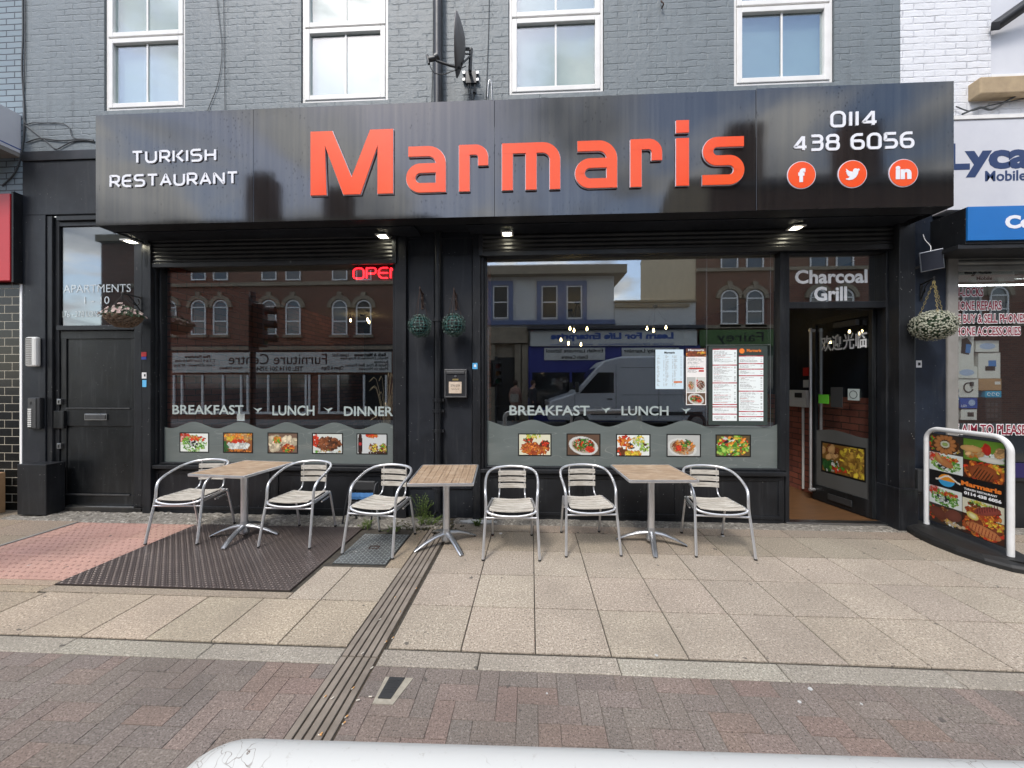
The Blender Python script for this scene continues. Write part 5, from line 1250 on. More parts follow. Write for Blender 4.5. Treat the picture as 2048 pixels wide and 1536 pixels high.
# wall fittings at the left
def wt(name, lab, cat, px, py, Y, group=None):
    x, z = W(px, py, Y); return thing(name, lab, cat, (x, Y, z), 0, group)
t = wt('bulkhead_light', 'white ribbed bulkhead wall light above the intercom', 'wall light', 72, 704, -.014)
hx = (WX(83) - WX(61)) / 2; hz = 0.185
o = MB().box(-hx, hx, -0.055, 0, -hz, hz).build('diffuser', M['plastic_white'], t, 0.02)
mb = MB()
for k in range(15): mb.box(-hx + 0.012, hx * 0.25, -0.060, -0.0555, -hz + 0.03 + k * 0.0225, -hz + 0.041 + k * 0.0225)
mb.build('ribs', M['concrete'], o)
t = wt('intercom', 'grey intercom panel with a column of white call buttons', 'intercom', 76, 826, -.014)
hx = 0.08; hz = 0.195
case = MB().box(-hx, hx, -0.04, 0, -hz, hz).build('case', M['charcoal'], t, 0.006)
B('face_plate', M['grey_steel'], t, -hx + .006, 0.032, -0.045, -0.0405, -hz + .01, hz - .01, 0.003)
for k in range(10): B('call_button', M['plastic_white'], t, -0.068, -0.022, -0.052, -0.0455, -0.17 + k * 0.0235, -0.155 + k * 0.0235, 0.002)
mb = MB()
for k in range(6): mb.box(-0.045, -0.02, -0.047, -0.0455, 0.11 + k * 0.006, 0.113 + k * 0.006)
mb.build('speaker_slots', M['rubber'], t)
B('side_bracket', M['charcoal'], t, -0.125, -hx - 0.002, -0.02, 0.0, -0.13, 0.06, 0.003)
# stickers
def sticker(px0, py0, px1, py1, Y, col, lab):
    xm = (px0 + px1) / 2; m = pm('sticker_' + lab.split()[0], col, 0.5)
    o = B('sticker', m, None, WX(px0, Y), WX(px1, Y), Y - 0.002, Y, WZ(xm, py1, Y), WZ(xm, py0, Y)); return tag(o, lab, 'sticker')
M['st'] = None
sticker(283, 704, 293, 713, -.051, (0.55, 0.03, 0.03), 'red sticker topmost on the pilaster right of the apartment door')
sticker(283, 713.5, 293, 719, -.051, (0.03, 0.06, 0.3), 'navy sticker under the red sticker on the left pilaster')
o = sticker(284, 745, 293, 757, -.051, (0.7, 0.7, 0.7), 'white square sticker on the left pilaster above the blue sticker')
o2 = B('spot', M['rubber'], o, WX(288, -.054), WX(291, -.054), -0.0545, -0.0531, WZ(289, 753, -.054), WZ(289, 748, -.054))
sticker(285, 760, 293, 774, -.051, (0.12, 0.45, 0.75), 'light blue sticker lowest on the left pilaster')
o = sticker(945, 726, 955, 738, -.031, (0.10, 0.42, 0.75), 'light blue square sticker on the pilaster left of the right window')
B('spot', M['vinyl_white'], o, WX(948, -.034), WX(952, -.034), -0.0345, -0.0331, WZ(950, 734, -.034), WZ(950, 729, -.034))
o = sticker(1832, 721, 1843, 735, -.002, (0.7, 0.7, 0.7), 'white square sticker on the dark panel below the round topiary')
B('spot', M['rubber'], o, WX(1836, -.004), WX(1841, -.004), -0.0055, -0.0041, WZ(1838, 731, -.004), WZ(1838, 725, -.004))
# post box
t = wt('post_box', 'black metal post box with a taped number label between the windows', 'post box', 914, 767, .01)
hx = 0.135; hz = 0.168
MB().box(-hx, hx, -0.09, 0, -hz, hz).build('box', M['charcoal'], t, 0.006)
mb = MB()
for (a, b, c, d) in ((-hx + .004, hx - .004, hz - .03, hz - .004), (-hx + .004, hx - .004, -hz + .004, -hz + .02), (-hx + .004, -hx + .022, -hz + .02, hz - .03), (hx - .022, hx - .004, -hz + .02, hz - .03)): mb.box(a, b, -0.097, -0.0905, c, d)
mb.build('lid_frame', M['grey_steel'], t, 0.002)
B('flap', M['grey_steel'], t, -hx + .03, hx - .03, -0.102, -0.0975, hz - 0.055, hz - 0.028, 0.003)
MB().disc(0, -0.0905, 0.085, 0.014, 'y', 16, 0.008).build('lock', M['steel'], t)
M['brass'] = pm('dull_brass', (0.30, 0.24, 0.10), 0.5, 0.5)
B('name_plate', M['brass'], t, -0.035, 0.035, -0.094, -0.0905, 0.035, 0.055)
o = B('label', M['card'], t, -0.078, 0.072, -0.093, -0.0905, -0.115, 0.02, 0.002); o.data.materials[0] = pm('aged_paper', (0.62, 0.52, 0.42), 0.8, 0, (0.5, 0.4, 0.3), 30)
text('lettering', '276-278', M['rubber'], o, -0.055, 0.05, -0.035, -0.012, -0.0935, 0.0005)
MB().tube([(-0.05 + 0.008 * q, -0.0935, -0.065 + 0.007 * math.sin(q * 2.3)) for q in range(13)], 0.0016, 4).build('scribble', M['rubber'], o)
B('dark_patch', M['rubber'], t, -0.098, -0.079, -0.0925, -0.0905, -0.09, 0.0); B('dark_patch', M['rubber'], t, 0.073, 0.098, -0.0925, -0.0905, -0.1, 0.015)

# hanging brackets, baskets and topiary
def chain(mb, a, b, n=14, r=0.0032):
    a, b = Vector(a), Vector(b); d = (b - a) / n; up = d.normalized()
    s1 = up.orthogonal().normalized(); s2 = up.cross(s1)
    for k in range(n):
        c = a + d * (k + 0.5); s = s1 if k % 2 else s2; L = d.length * 0.62; w_ = L * 0.45
        P = [c + up * (L * math.cos(2 * PI * q / 8)) + s * (w_ * math.sin(2 * PI * q / 8)) for q in range(9)]
        mb.tube(P, r, 5, False)
def leaves(mb, rs, n, fn, size, aspect=0.6):
    for _ in range(n):
        p, nrm = fn(rs); p = Vector(p); nrm = Vector(nrm).normalized()
        nrm = (nrm + Vector((rs.uniform(-1, 1), rs.uniform(-1, 1), rs.uniform(-1, 1))) * 0.8).normalized()
        a = nrm.orthogonal().normalized(); a = Matrix.Rotation(rs.uniform(0, 6.28), 3, nrm) @ a; b = nrm.cross(a)
        s = size * rs.uniform(0.6, 1.3)
        mb.add([p - a * s, p + b * s * aspect + nrm * s * 0.15, p + a * s, p - b * s * aspect + nrm * s * 0.15], [(0, 1, 2, 3)])
def sphere_fn(R0, R1, sq=1.0, zmin=-1.0):
    def f(rs):
        while True:
            v = Vector((rs.gauss(0, 1), rs.gauss(0, 1), rs.gauss(0, 1))).normalized()
            if v.z >= zmin: break
        r = rs.uniform(R0, R1); return (v.x * r, v.y * r, v.z * r * sq), v
    return f
def ball_wire(mb, r, nlat=7, nlon=12, sq=1.0, rr=0.004):
    for i in range(1, nlat):
        th = PI * i / nlat; P = [(r * math.sin(th) * math.cos(2 * PI * k / 20), r * math.sin(th) * math.sin(2 * PI * k / 20), r * math.cos(th) * sq) for k in range(21)]; mb.tube(P, rr, 5, False)
    for j in range(nlon // 2):
        a = PI * j / (nlon // 2); P = [(r * math.sin(2 * PI * k / 20) * math.cos(a), r * math.sin(2 * PI * k / 20) * math.sin(a), r * math.cos(2 * PI * k / 20) * sq) for k in range(21)]; mb.tube(P, rr, 5, False)
def bracket(mb, x, y, z, L, toward=(0, -1)):
    dx, dy = toward
    mb.box(x - 0.014, x + 0.014, y - 0.005, y, z - 0.17, z + 0.03)
    mb.tube([(x, y, z + 0.015), (x + dx * L, y + dy * L, z + 0.02)], 0.0075, 6)
    P = []
    for k in range(22):
        a = k / 21 * 4.4; r = 0.055 * (1 - k / 30); P.append((x + dx * (0.07 + r * math.cos(a + 2.2)), y + dy * (0.07 + r * math.cos(a + 2.2)), z - 0.055 + r * math.sin(a + 2.2)))
    mb.tube(P, 0.006, 6); mb.tube([(x, y, z - 0.15), (x + dx * 0.1, y + dy * 0.1, z - 0.03), (x + dx * L * 0.75, y + dy * L * 0.75, z + 0.015)], 0.006, 6)
    mb.tube([(x + dx * L, y + dy * L, z + 0.02), (x + dx * (L + 0.02), y + dy * (L + .02), z + 0.035), (x + dx * (L + 0.01), y + dy * (L + .01), z - 0.005)], 0.006, 6)
for i, (bx, bz, cx, cz) in enumerate(((845, 590, 840, 652), (912, 592, 908, 650))):
    x, z = W(bx, bz, 0.01); bx_, bz_ = W(cx, cz, -0.21)
    lab = ['small teal wire topiary ball left of the black downpipe', 'small teal wire topiary ball right of the black downpipe above the post box'][i]
    t = thing('topiary_ball', lab, 'hanging plant', (bx_, -0.21, bz_))
    b = thing('wall_bracket', ['rusty wall bracket holding the topiary ball left of the downpipe', 'rusty wall bracket holding the topiary ball right of the downpipe'][i], 'bracket', (x, 0.01, z))
    L = Vector((bx_ - x, -0.22)).length; d = ((bx_ - x) / L, -0.22 / L)
    mb = MB(); bracket(mb, 0, 0, 0, L, d); mb.build('iron', M['rust'], b)
    mb = MB(); ball_wire(mb, 0.107, 9, 14, 1.0, 0.0034); mb.build('wire_cage', M['wire'], t)
    rs = random.Random(i); mb = MB()
    def fn(rs):
        while True:
            p, v = sphere_fn(0.100, 0.136)(rs)
            if v.y > -0.45 or (rs.random() < 0.12): return p, v
    leaves(mb, rs, 1100, fn, 0.012); mb.build('foliage', M['leaf_teal'], t)
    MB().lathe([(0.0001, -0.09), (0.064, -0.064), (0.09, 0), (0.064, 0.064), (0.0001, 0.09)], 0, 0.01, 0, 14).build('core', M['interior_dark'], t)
    mb = MB(); top = (x - bx_ + d[0] * (L + .01), 0.22 + d[1] * (L + .01), z - bz_ - 0.0)
    for a in (0.5, 2.6, 4.7): mb.tube([top, (0.10 * math.cos(a), 0.10 * math.sin(a), 0.07)], 0.0025, 5)
    mb.build('hanging_wires', M['rust'], t)
# flower basket by the apartment door
bx_, bz_ = W(247, 628, -0.25); x, z = W(282, 598, -0.05)
b = thing('wall_bracket', 'curled black iron bracket holding the flower basket by the apartment door', 'bracket', (x, -0.052, z))
L = Vector((bx_ - x, -0.20)).length; d = ((bx_ - x) / L, -0.20 / L); mb = MB(); bracket(mb, 0, 0, 0, L, d); mb.build('iron', M['rubber'], b)
t = thing('flower_basket', 'brown wicker hanging basket of cream and pink artificial flowers', 'hanging basket', (bx_, -0.25, bz_ - 0.02))
KB = 0.76
prof = [(r_ * KB, z_ * KB) for r_, z_ in [(0.215, 0.0), (0.21, -0.03), (0.19, -0.075), (0.15, -0.125), (0.09, -0.165), (0.0001, -0.18)]]
mb = MB(); mb.lathe([(r * 0.94, z_) for r, z_ in prof], 0, 0, 0, 24); mb.build('liner', M['interior_dark'], t)
mb = MB()
for k in range(12):
    f = k / 11 * 4.4; i0 = int(f); fr_ = f - i0; r = prof[i0][0] * (1 - fr_) + prof[i0 + 1][0] * fr_; z_ = prof[i0][1] * (1 - fr_) + prof[i0 + 1][1] * fr_
    P = [((r + 0.006 * math.sin(q * PI / 1.5 + k)) * math.cos(2 * PI * q / 40), (r + 0.006 * math.sin(q * PI / 1.5 + k)) * math.sin(2 * PI * q / 40), z_ + 0.003 * math.sin(q * 2.1 + k * 2)) for q in range(41)]
    mb.tube(P, 0.007, 5, False)
for q in range(16):
    a = 2 * PI * q / 16; mb.tube([(r_ * 1.02 * math.cos(a), r_ * 1.02 * math.sin(a), z_) for r_, z_ in prof], 0.005, 5, False)
mb.build('wicker', M['wicker'], t)
rs = random.Random(11); mb = MB()
def ff(rs):
    a = rs.uniform(0, 2 * PI); r = 0.25 * math.sqrt(rs.random()); h = 0.16 * (1 - (r / 0.26) ** 2) * rs.uniform(0.3, 1.0) - 0.03 * rs.random() * (r > 0.18)
    return (KB * r * math.cos(a), KB * r * math.sin(a) * 0.9, KB * h), (math.cos(a) * r * 4, math.sin(a) * r * 4 - 0.3, 0.6)
leaves(mb, rs, 1100, ff, 0.014); mb.build('foliage', M['leaf_dark'], t)
mb = MB()
for _ in range(75):
    (p, nv) = ff(rs); p = Vector(p) * 1.08 + Vector((0, -0.01, 0.012)); nv = Vector(nv).normalized(); a = nv.orthogonal().normalized(); b2 = nv.cross(a)
    for k in range(6):
        c, s = math.cos(k * PI / 3), math.sin(k * PI / 3); c2, s2 = math.cos(k * PI / 3 + 0.9), math.sin(k * PI / 3 + 0.9); r = rs.uniform(0.012, 0.019)
        mb.add([p, p + (a * c + b2 * s) * r + nv * 0.006, p + (a * (c + c2) + b2 * (s + s2)) * r * 0.65 + nv * 0.010, p + (a * c2 + b2 * s2) * r + nv * 0.006], [(0, 1, 2, 3)])
mb.build('flowers', M['petal'], t)
mb = MB(); top = (x - bx_ + d[0] * (L + .01), 0.198 + d[1] * (L + .01), z - bz_ + 0.02)
for a in (0.3, 2.4, 4.5): mb.tube([top, (0.155 * math.cos(a), 0.155 * math.sin(a), 0.0)], 0.0025, 5)
mb.build('hanging_chain', M['rubber'], t)
# big pale topiary at the right
bx_, bz_ = W(1867, 651, -0.24); x, z = W(1842, 572, 0.0)
b = thing('wall_bracket', 'black scroll bracket holding the big pale topiary at the right', 'bracket', (x, -0.002, z))
L = Vector((bx_ - x, -0.238)).length; d = ((bx_ - x) / L, -0.238 / L); mb = MB(); bracket(mb, 0, 0, 0, L, d); mb.build('iron', M['rubber'], b)
t = thing('topiary_ball', 'large pale green and cream hanging topiary ball on the dark panel at right', 'hanging plant', (bx_, -0.24, bz_))
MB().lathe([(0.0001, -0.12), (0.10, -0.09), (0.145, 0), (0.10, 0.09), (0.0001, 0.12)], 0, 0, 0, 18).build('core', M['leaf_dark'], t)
rs = random.Random(21); mb = MB(); leaves(mb, rs, 2200, sphere_fn(0.135, 0.176, 0.86), 0.0095); mb.build('foliage', M['leaf_dark'], t)
mb = MB()
for _ in range(1500):
    p, v = sphere_fn(0.162, 0.19, 0.86)(rs); p = Vector(p); a = v.orthogonal().normalized(); b2 = v.cross(a); r = rs.uniform(0.006, 0.011)
    ring = [p + (a * math.cos(k * PI / 3) + b2 * math.sin(k * PI / 3)) * r for k in range(6)]
    mb.add(ring + [p - v * 0.006, p + v * 0.004], [(k, (k + 1) % 6, 7) for k in range(6)])
mb.build('blooms', M['bloom'], t)
mb = MB(); top = (x - bx_ + d[0] * (L + .01), 0.238 + d[1] * (L + .01), z - bz_ - 0.01)
for a in (0.1, 2.0, 4.2): chain(mb, top, (0.11 * math.cos(a), 0.11 * math.sin(a), 0.11), 14, 0.0022)
mb.build('hanging_chain', M['brass'], t)
# solar flood lamp
t = wt('solar_panel', 'small tilted solar panel fixed on the dark panel above the topiary', 'solar panel', 1863, 521, -.12)
rot = Matrix.Rotation(R(-28), 4, 'Z') @ Matrix.Rotation(R(-7), 4, 'Y') @ Matrix.Rotation(R(10), 4, 'X')
o = MB().box(-0.093, 0.093, -0.012, 0.0, -0.105, 0.105).build('frame', M['steel'], t, 0.004); o.matrix_basis = rot
o2 = MB().box(-0.083, 0.083, -0.0145, -0.0125, -0.095, 0.095).build('cells', pm('dark_solar_cells', (0.03, 0.033, 0.045), 0.15), o)
MB().tube([(-0.09, 0.12, -0.06), (0, 0.02, -0.02)], 0.012, 8).build('arm', M['grey_steel'], t)
MB().disc(-0.12, 0.12, -0.05, 0.045, 'y', 20, 0.03).build('sensor_housing', M['grey_steel'], t)
MB().tube(catmull([(0.0, 0.01, 0.10), (0.03, 0.04, 0.17), (0.035, 0.1, 0.26), (0.03, 0.118, 0.33)], 4), 0.004, 6).build('lead', M['vinyl_white'], t)

# ------------------------------------------------------------------ right neighbour
nb = thing('right_neighbour_building', 'white painted brick phone shop building at the right edge', 'building', (0, 0, 0))
XW = WX(1981)
B('upper_wall', M['white_brick'], nb, XR + 0.002, XW, -0.004, 0.3, 3.56, 9.2)
B('upper_wall', M['white_brick'], nb, XW + 0.002, 12, 0.0, 0.3, 3.56, WZ(1990, 158))
bw = B('upper_window', M['upvc'], nb, XW + 0.001, XW + 2.2, -0.012, 0.25, WZ(1990, 157), WZ(1990, 150), 0.004)
B('blank_panel', M['sign_white'], bw, XW + 0.003, XW + 2.2, 0.02, 0.05, WZ(1990, 149), 9.0)
z0_ = WZ(1990, 30, -.1)
mb = MB(); mb.tube([(XW - 0.02, -0.06, WZ(1982, 46, -.1)), (XW + 1.6, -0.5, z0_ + 1.0)], 0.06, 4); mb.build('sloping_gutter', M['charcoal'], nb)
o = B('window_sill', pm('sandstone_sill', (0.42, 0.32, 0.20), 0.85, 0, (0.33, 0.25, 0.16), 8, 40, 0.4), nb, WX(1957, -.1), 12, -0.12, 0.05, WZ(1990, 189, -.1), WZ(1990, 155, -.1), 0.012)
SYR = -0.16
t = thing('white_shop_sign', 'white fascia sign with dark blue mobile phone lettering at right', 'shop sign', (WX(1905, SYR), SYR, WZ(1990, 418, SYR)))
oz_ = t.location.z; ox_ = t.location.x
B('panel', M['sign_white'], t, -0.05, 7, 0, 0.155, 0.0, WZ(1990, 238, SYR) - oz_, 0.003)
B('top_trim', M['upvc'], t, -0.02, 7, -0.012, 0.155, WZ(1990, 238, SYR) - oz_ + .001, WZ(1990, 230, SYR) - oz_, 0.003)
M['navy'] = pm('dark_navy_print', (0.012, 0.035, 0.12), 0.4)
def rt(body, a, b, c, d, mat, par, Y=SYR, bold=0.03, **k):
    xm = (a + b) / 2
    return text('lettering', body, mat, par, WX(a, Y) - ox_, WX(b, Y) - ox_, WZ(xm, d, Y) - oz_, WZ(xm, c, Y) - oz_, Y - t.location.y, face=-1, bold=bold, **k)
rt('Lyca', 1893, 2062, 285, 354, M['navy'], t, bold=0.045)
rt('Mobile', 1970, 2052, 341, 362, M['navy'], t, bold=0.02)
YB = -0.36
M['blue_sign'] = pm('bright_blue_sign', (0.012, 0.16, 0.50), 0.35, 0, (0.01, 0.14, 0.44), 2)
t = thing('blue_shop_sign', 'bright blue sign box with white letters below the white fascia', 'shop sign', (WX(1936, YB), YB, WZ(1990, 480, YB)))
oz_ = t.location.z; ox_ = t.location.x
B('face', M['blue_sign'], t, 0, 6.5, 0, 0.02, 0, WZ(1990, 412, YB) - oz_, 0.003)
B('side_casing', M['black'], t, 0.0, 6.5, 0.021, 0.36, -0.03, WZ(1990, 412, YB) - oz_ + 0.0, 0.003)
B('soffit', M['charcoal'], t, -0.06, 6.5, 0.03, 0.40, -0.075, -0.031, 0.004)
rt('Co', 2010, 2066, 430, 457, M['white_face'], t, YB, 0.05)
xg0, xg1 = WX(1892, 0), WX(1921, 0)
B('shopfront_pier', M['concrete'], nb, xg0 + 0.003, xg1 - 0.035, -0.02, 0.25, 0.0, WZ(1905, 500), 0.012)
B('sign_recess', M['black'], nb, WX(1890, 0.01), WX(1935, -.01), 0.02, 0.3, WZ(1905, 501), 3.559)
GN = 0.06
t = thing('galvanised_shutter', 'grey galvanised roller shutter half hidden under the blue sign', 'shutter', (xg1, 0.0, 2.95))
slats('shutter_curtain', t, -0.05, 6, WZ(1990, 541, .05) - 2.95 + 0.04, 3.35 - 2.95, 0.0, M['galv'], 0.075, 0.02)
B('bottom_bar', M['galv'], t, -0.05, 6, -0.02, 0.02, WZ(1990, 541, .05) - 2.95 - 0.02, WZ(1990, 541, .05) - 2.95 + 0.038, 0.004)
MB().tube(catmull([(-0.09, -0.05, 0.34), (-0.08, -0.06, 0.2), (-0.03, -0.07, 0.36), (0.1, -0.07, 0.38)], 4), 0.03, 8).build('curved_guide', M['galv'], t)
xq = xg1 - 0.035
B('window_frame', M['charcoal'], nb, xq, 12, 0.02, 0.1, 0.52, 0.56, 0.004)
B('stall_riser', M['black'], nb, xq, 12, 0.04, 0.3, 0.0, 0.519, 0.004)
M['violet'] = pm('deep_violet_board', (0.02, 0.015, 0.09), 0.4)
B('sill_board', M['violet'], nb, xq, 12, 0.016, 0.038, 0.561, 0.72)
pg = B('shop_window', M['glass'], nb, xq, 12, GN, GN + 0.008, 0.56, 3.1)
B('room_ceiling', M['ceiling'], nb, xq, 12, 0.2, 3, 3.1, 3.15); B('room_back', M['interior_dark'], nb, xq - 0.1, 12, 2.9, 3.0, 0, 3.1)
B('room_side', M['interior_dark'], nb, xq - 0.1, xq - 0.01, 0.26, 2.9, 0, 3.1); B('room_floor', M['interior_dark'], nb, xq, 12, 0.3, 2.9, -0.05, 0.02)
M['maroon'] = pm('maroon_vinyl', (0.22, 0.008, 0.03), 0.5)
YT = GN - 0.003
for k, (body, a, b, c, d) in enumerate((('UN-LOCKS', 1900, 1966, 575, 593), ('PHONE REPAIRS', 1903, 2003, 602, 620), ('WE BUY & SELL PHONES', 1900, 2051, 628, 646), ('PHONE ACCESSORIES', 1904, 2041, 654, 671), ('WE AIM TO PLEASE', 1888, 2052, 849, 869))):
    xm = (a + b) / 2; args = (WX(a, YT), WX(b, YT), WZ(xm, d, YT), WZ(xm, c, YT))
    o = text('lettering', body, M['vinyl_white'], pg, *args, YT, 0.001, bold=0.075, fit_bold=0.02)
    text('lettering', body, M['maroon'], o, *args, YT - 0.0015, 0.001, bold=0.02)
# small poster on the shop window and the boxed goods stacked inside
t = thing('phone_poster', 'white mobile network poster at the top of the phone shop window', 'poster', (WX(1975, .08), 0.08, WZ(1975, 555, .08))); ox_, oz_ = t.location.x, t.location.z
B('sheet', M['plastic_white'], t, WX(1913, .08) - ox_, WX(2029, .08) - ox_, 0, 0.003, WZ(1975, 563, .08) - oz_, WZ(1975, 535, .08) - oz_)
rt('Lyca', 1929, 1983, 533, 552, M['rubber'], t, 0.0785, 0.04); rt('Mobile', 1953, 1984, 553, 560, M['rubber'], t, 0.0785, 0.01)
M['box_white'] = pm('white_product_box', (0.62, 0.63, 0.60), 0.5); M['pic_blue'] = pm('blue_print_patch', (0.05, 0.2, 0.5), 0.5); M['pic_pale'] = pm('pale_blue_print', (0.35, 0.45, 0.62), 0.5)
M['box_black'] = pm('black_product_box', (0.02, 0.022, 0.025), 0.4); M['cyan'] = pm('cyan_box', (0.02, 0.35, 0.6), 0.5); M['box_blue'] = pm('royal_blue_box', (0.015, 0.08, 0.36), 0.45)
goods = [(1913, 672, 1948, 735, 'box_white', 'speaker', 'white box with a black and blue speaker picture, top left of the boxed goods'), (1952, 681, 1998, 704, 'box_white', 'pill', 'white box with a pale pill shaped speaker, top right of the goods'),
 (1957, 705, 2001, 757, 'box_white', 'phone', 'tall white box with a blue square and dark photo, in the right column of goods'), (1912, 733, 1955, 757, 'box_white', 'pill', 'white box with a pale pill shape, second in the left column of goods'),
 (1916, 757, 1957, 795, 'box_white', 'curl', 'white box with a dark headset picture, third in the left column'), (1958, 757, 2003, 781, 'card', 'brown', 'brown carton in the right column with a small red mark'),
 (1920, 796, 1955, 817, 'box_blue', 'led', 'royal blue box in the left column under the headset box'), (1922, 818, 1954, 840, 'box_white', 'small', 'small white box with a dark gadget picture, lowest in the left column'),
 (1971, 782, 2003, 795, 'cyan', 'pat', 'cyan patterned box under the brown carton'), (1972, 796, 2003, 842, 'box_black', 'grid', 'tall black gadget box lowest in the right column'), (1912, 778, 1919, 806, 'cyan', 'pat', 'bright cyan box mostly hidden by the concrete pier')]
for k, (a, b, c, d, mk, kind, lab) in enumerate(goods):
    Yb = 0.10 + 0.012 * (k % 3); xm = (a + c) / 2; x0, x1, z0, z1 = WX(a, Yb), WX(c, Yb), WZ(xm, d, Yb), WZ(xm, b, Yb); cx, cz = (x0 + x1) / 2, (z0 + z1) / 2; hx, hz = (x1 - x0) / 2, (z1 - z0) / 2 - 0.001
    t = thing('product_box', lab, 'box', (cx, Yb, cz - hz), 0, 'boxed goods in the phone shop window')
    B('carton', M[mk], t, -hx, hx, 0, 0.12, 0, 2 * hz, 0.003); y = -0.0012
    mb = MB()
    if kind == 'speaker': mb.prism([(-hx * .5, hz * .9), (hx * .4, hz * .8), (hx * .75, hz * 1.5), (hx * .2, hz * 1.9), (-hx * .4, hz * 1.8)], y, 0); mt = 'box_black'; MB().prism([(0, hz * .95), (hx * .55, hz * .9), (hx * .65, hz * 1.45), (hx * .1, hz * 1.5)], y - .001, y - .0002).build('picture_detail', M['pic_blue'], t)
    elif kind == 'pill': P = [(hx * .7 * math.cos(q * PI / 10), hz + hz * .55 * math.sin(q * PI / 10)) for q in range(20)]; mb.prism(P, y, 0); mt = 'pic_pale'
    elif kind == 'phone': mb.box(-hx * .1, hx * .6, y, 0, hz * .9, hz * 1.4); mt = 'pic_blue'; B('picture_detail', M['box_black'], t, -hx * .4, hx * .5, y - .001, y - .0002, hz * .6, hz * .95)
    elif kind == 'curl': mb.tube([(hx * .45 * math.cos(q * .35 + 1), -0.003, hz * 1.05 + hz * .5 * math.sin(q * .35 + 1)) for q in range(15)], 0.007, 6); mb.tube([(hx * .3, -0.003, hz * 1.2), (hx * .3, -0.003, hz * 1.65)], 0.018, 8); mt = 'box_black'
    elif kind == 'brown': mb.box(hx * .4, hx * .9, y, 0, hz * 1.0, hz * 1.5); mt = 'plastic_white'
    elif kind == 'led': P = [(hx * .35 + hz * .6 * math.cos(q * PI / 10), hz * 1.1 + hz * .6 * math.sin(q * PI / 10)) for q in range(20)]; mb.prism(P, y, 0); mt = 'pic_pale'; text('lettering', 'LED', M['vinyl_white'], t, -hx * .85, -hx * .25, hz * .3, hz * .7, y, .0008)
    elif kind == 'small': mb.box(-hx * .2, hx * .6, y, 0, hz * .6, hz * 1.4); mt = 'box_black'
    elif kind == 'pat': 
        for q in range(3): mb.tube([(hx * (-.6 + .55 * q) + 0.015 * math.cos(r_), -0.002, hz + hz * .5 * math.sin(r_)) for r_ in [i * .6 for i in range(10)]], 0.003, 5)
        mt = 'vinyl_white'
    else:
        for q in range(3):
            for r_ in range(3): mb.box(-hx * .85 + q * hx * .5, -hx * .5 + q * hx * .5, y, 0, hz * (.25 + .5 * r_), hz * (.6 + .5 * r_))
        mt = 'grey_steel'
    mb.build('picture', M[mt], t)
t = thing('tube_light', 'lit white tube light inside the phone shop behind its lettering', 'light', (5.72, 0.6, WZ(1985, 567, 0.6)))
MB().tube([(-0.65, 0, -0.02), (0.65, 0, -0.02)], 0.008, 10).build('tube', emit('lit_tube', (0.92, 0.97, 1.0), 7), t)
B('batten', M['plastic_white'], t, -0.7, 0.7, -0.03, 0.03, 0.055, 0.09)
# small loop cable over neighbour sign
cable([(1912, 213), (1940, 222), (1975, 212), (2010, 205), (2060, 195)], -0.03, 0.006, lab='loose cables crossing the white wall above the white sign')
cable([(1925, 228), (1960, 215), (1984, 219), (2020, 198), (2060, 180)], -0.05, 0.011, lab='thick black cable rising to the right under the stone sill')
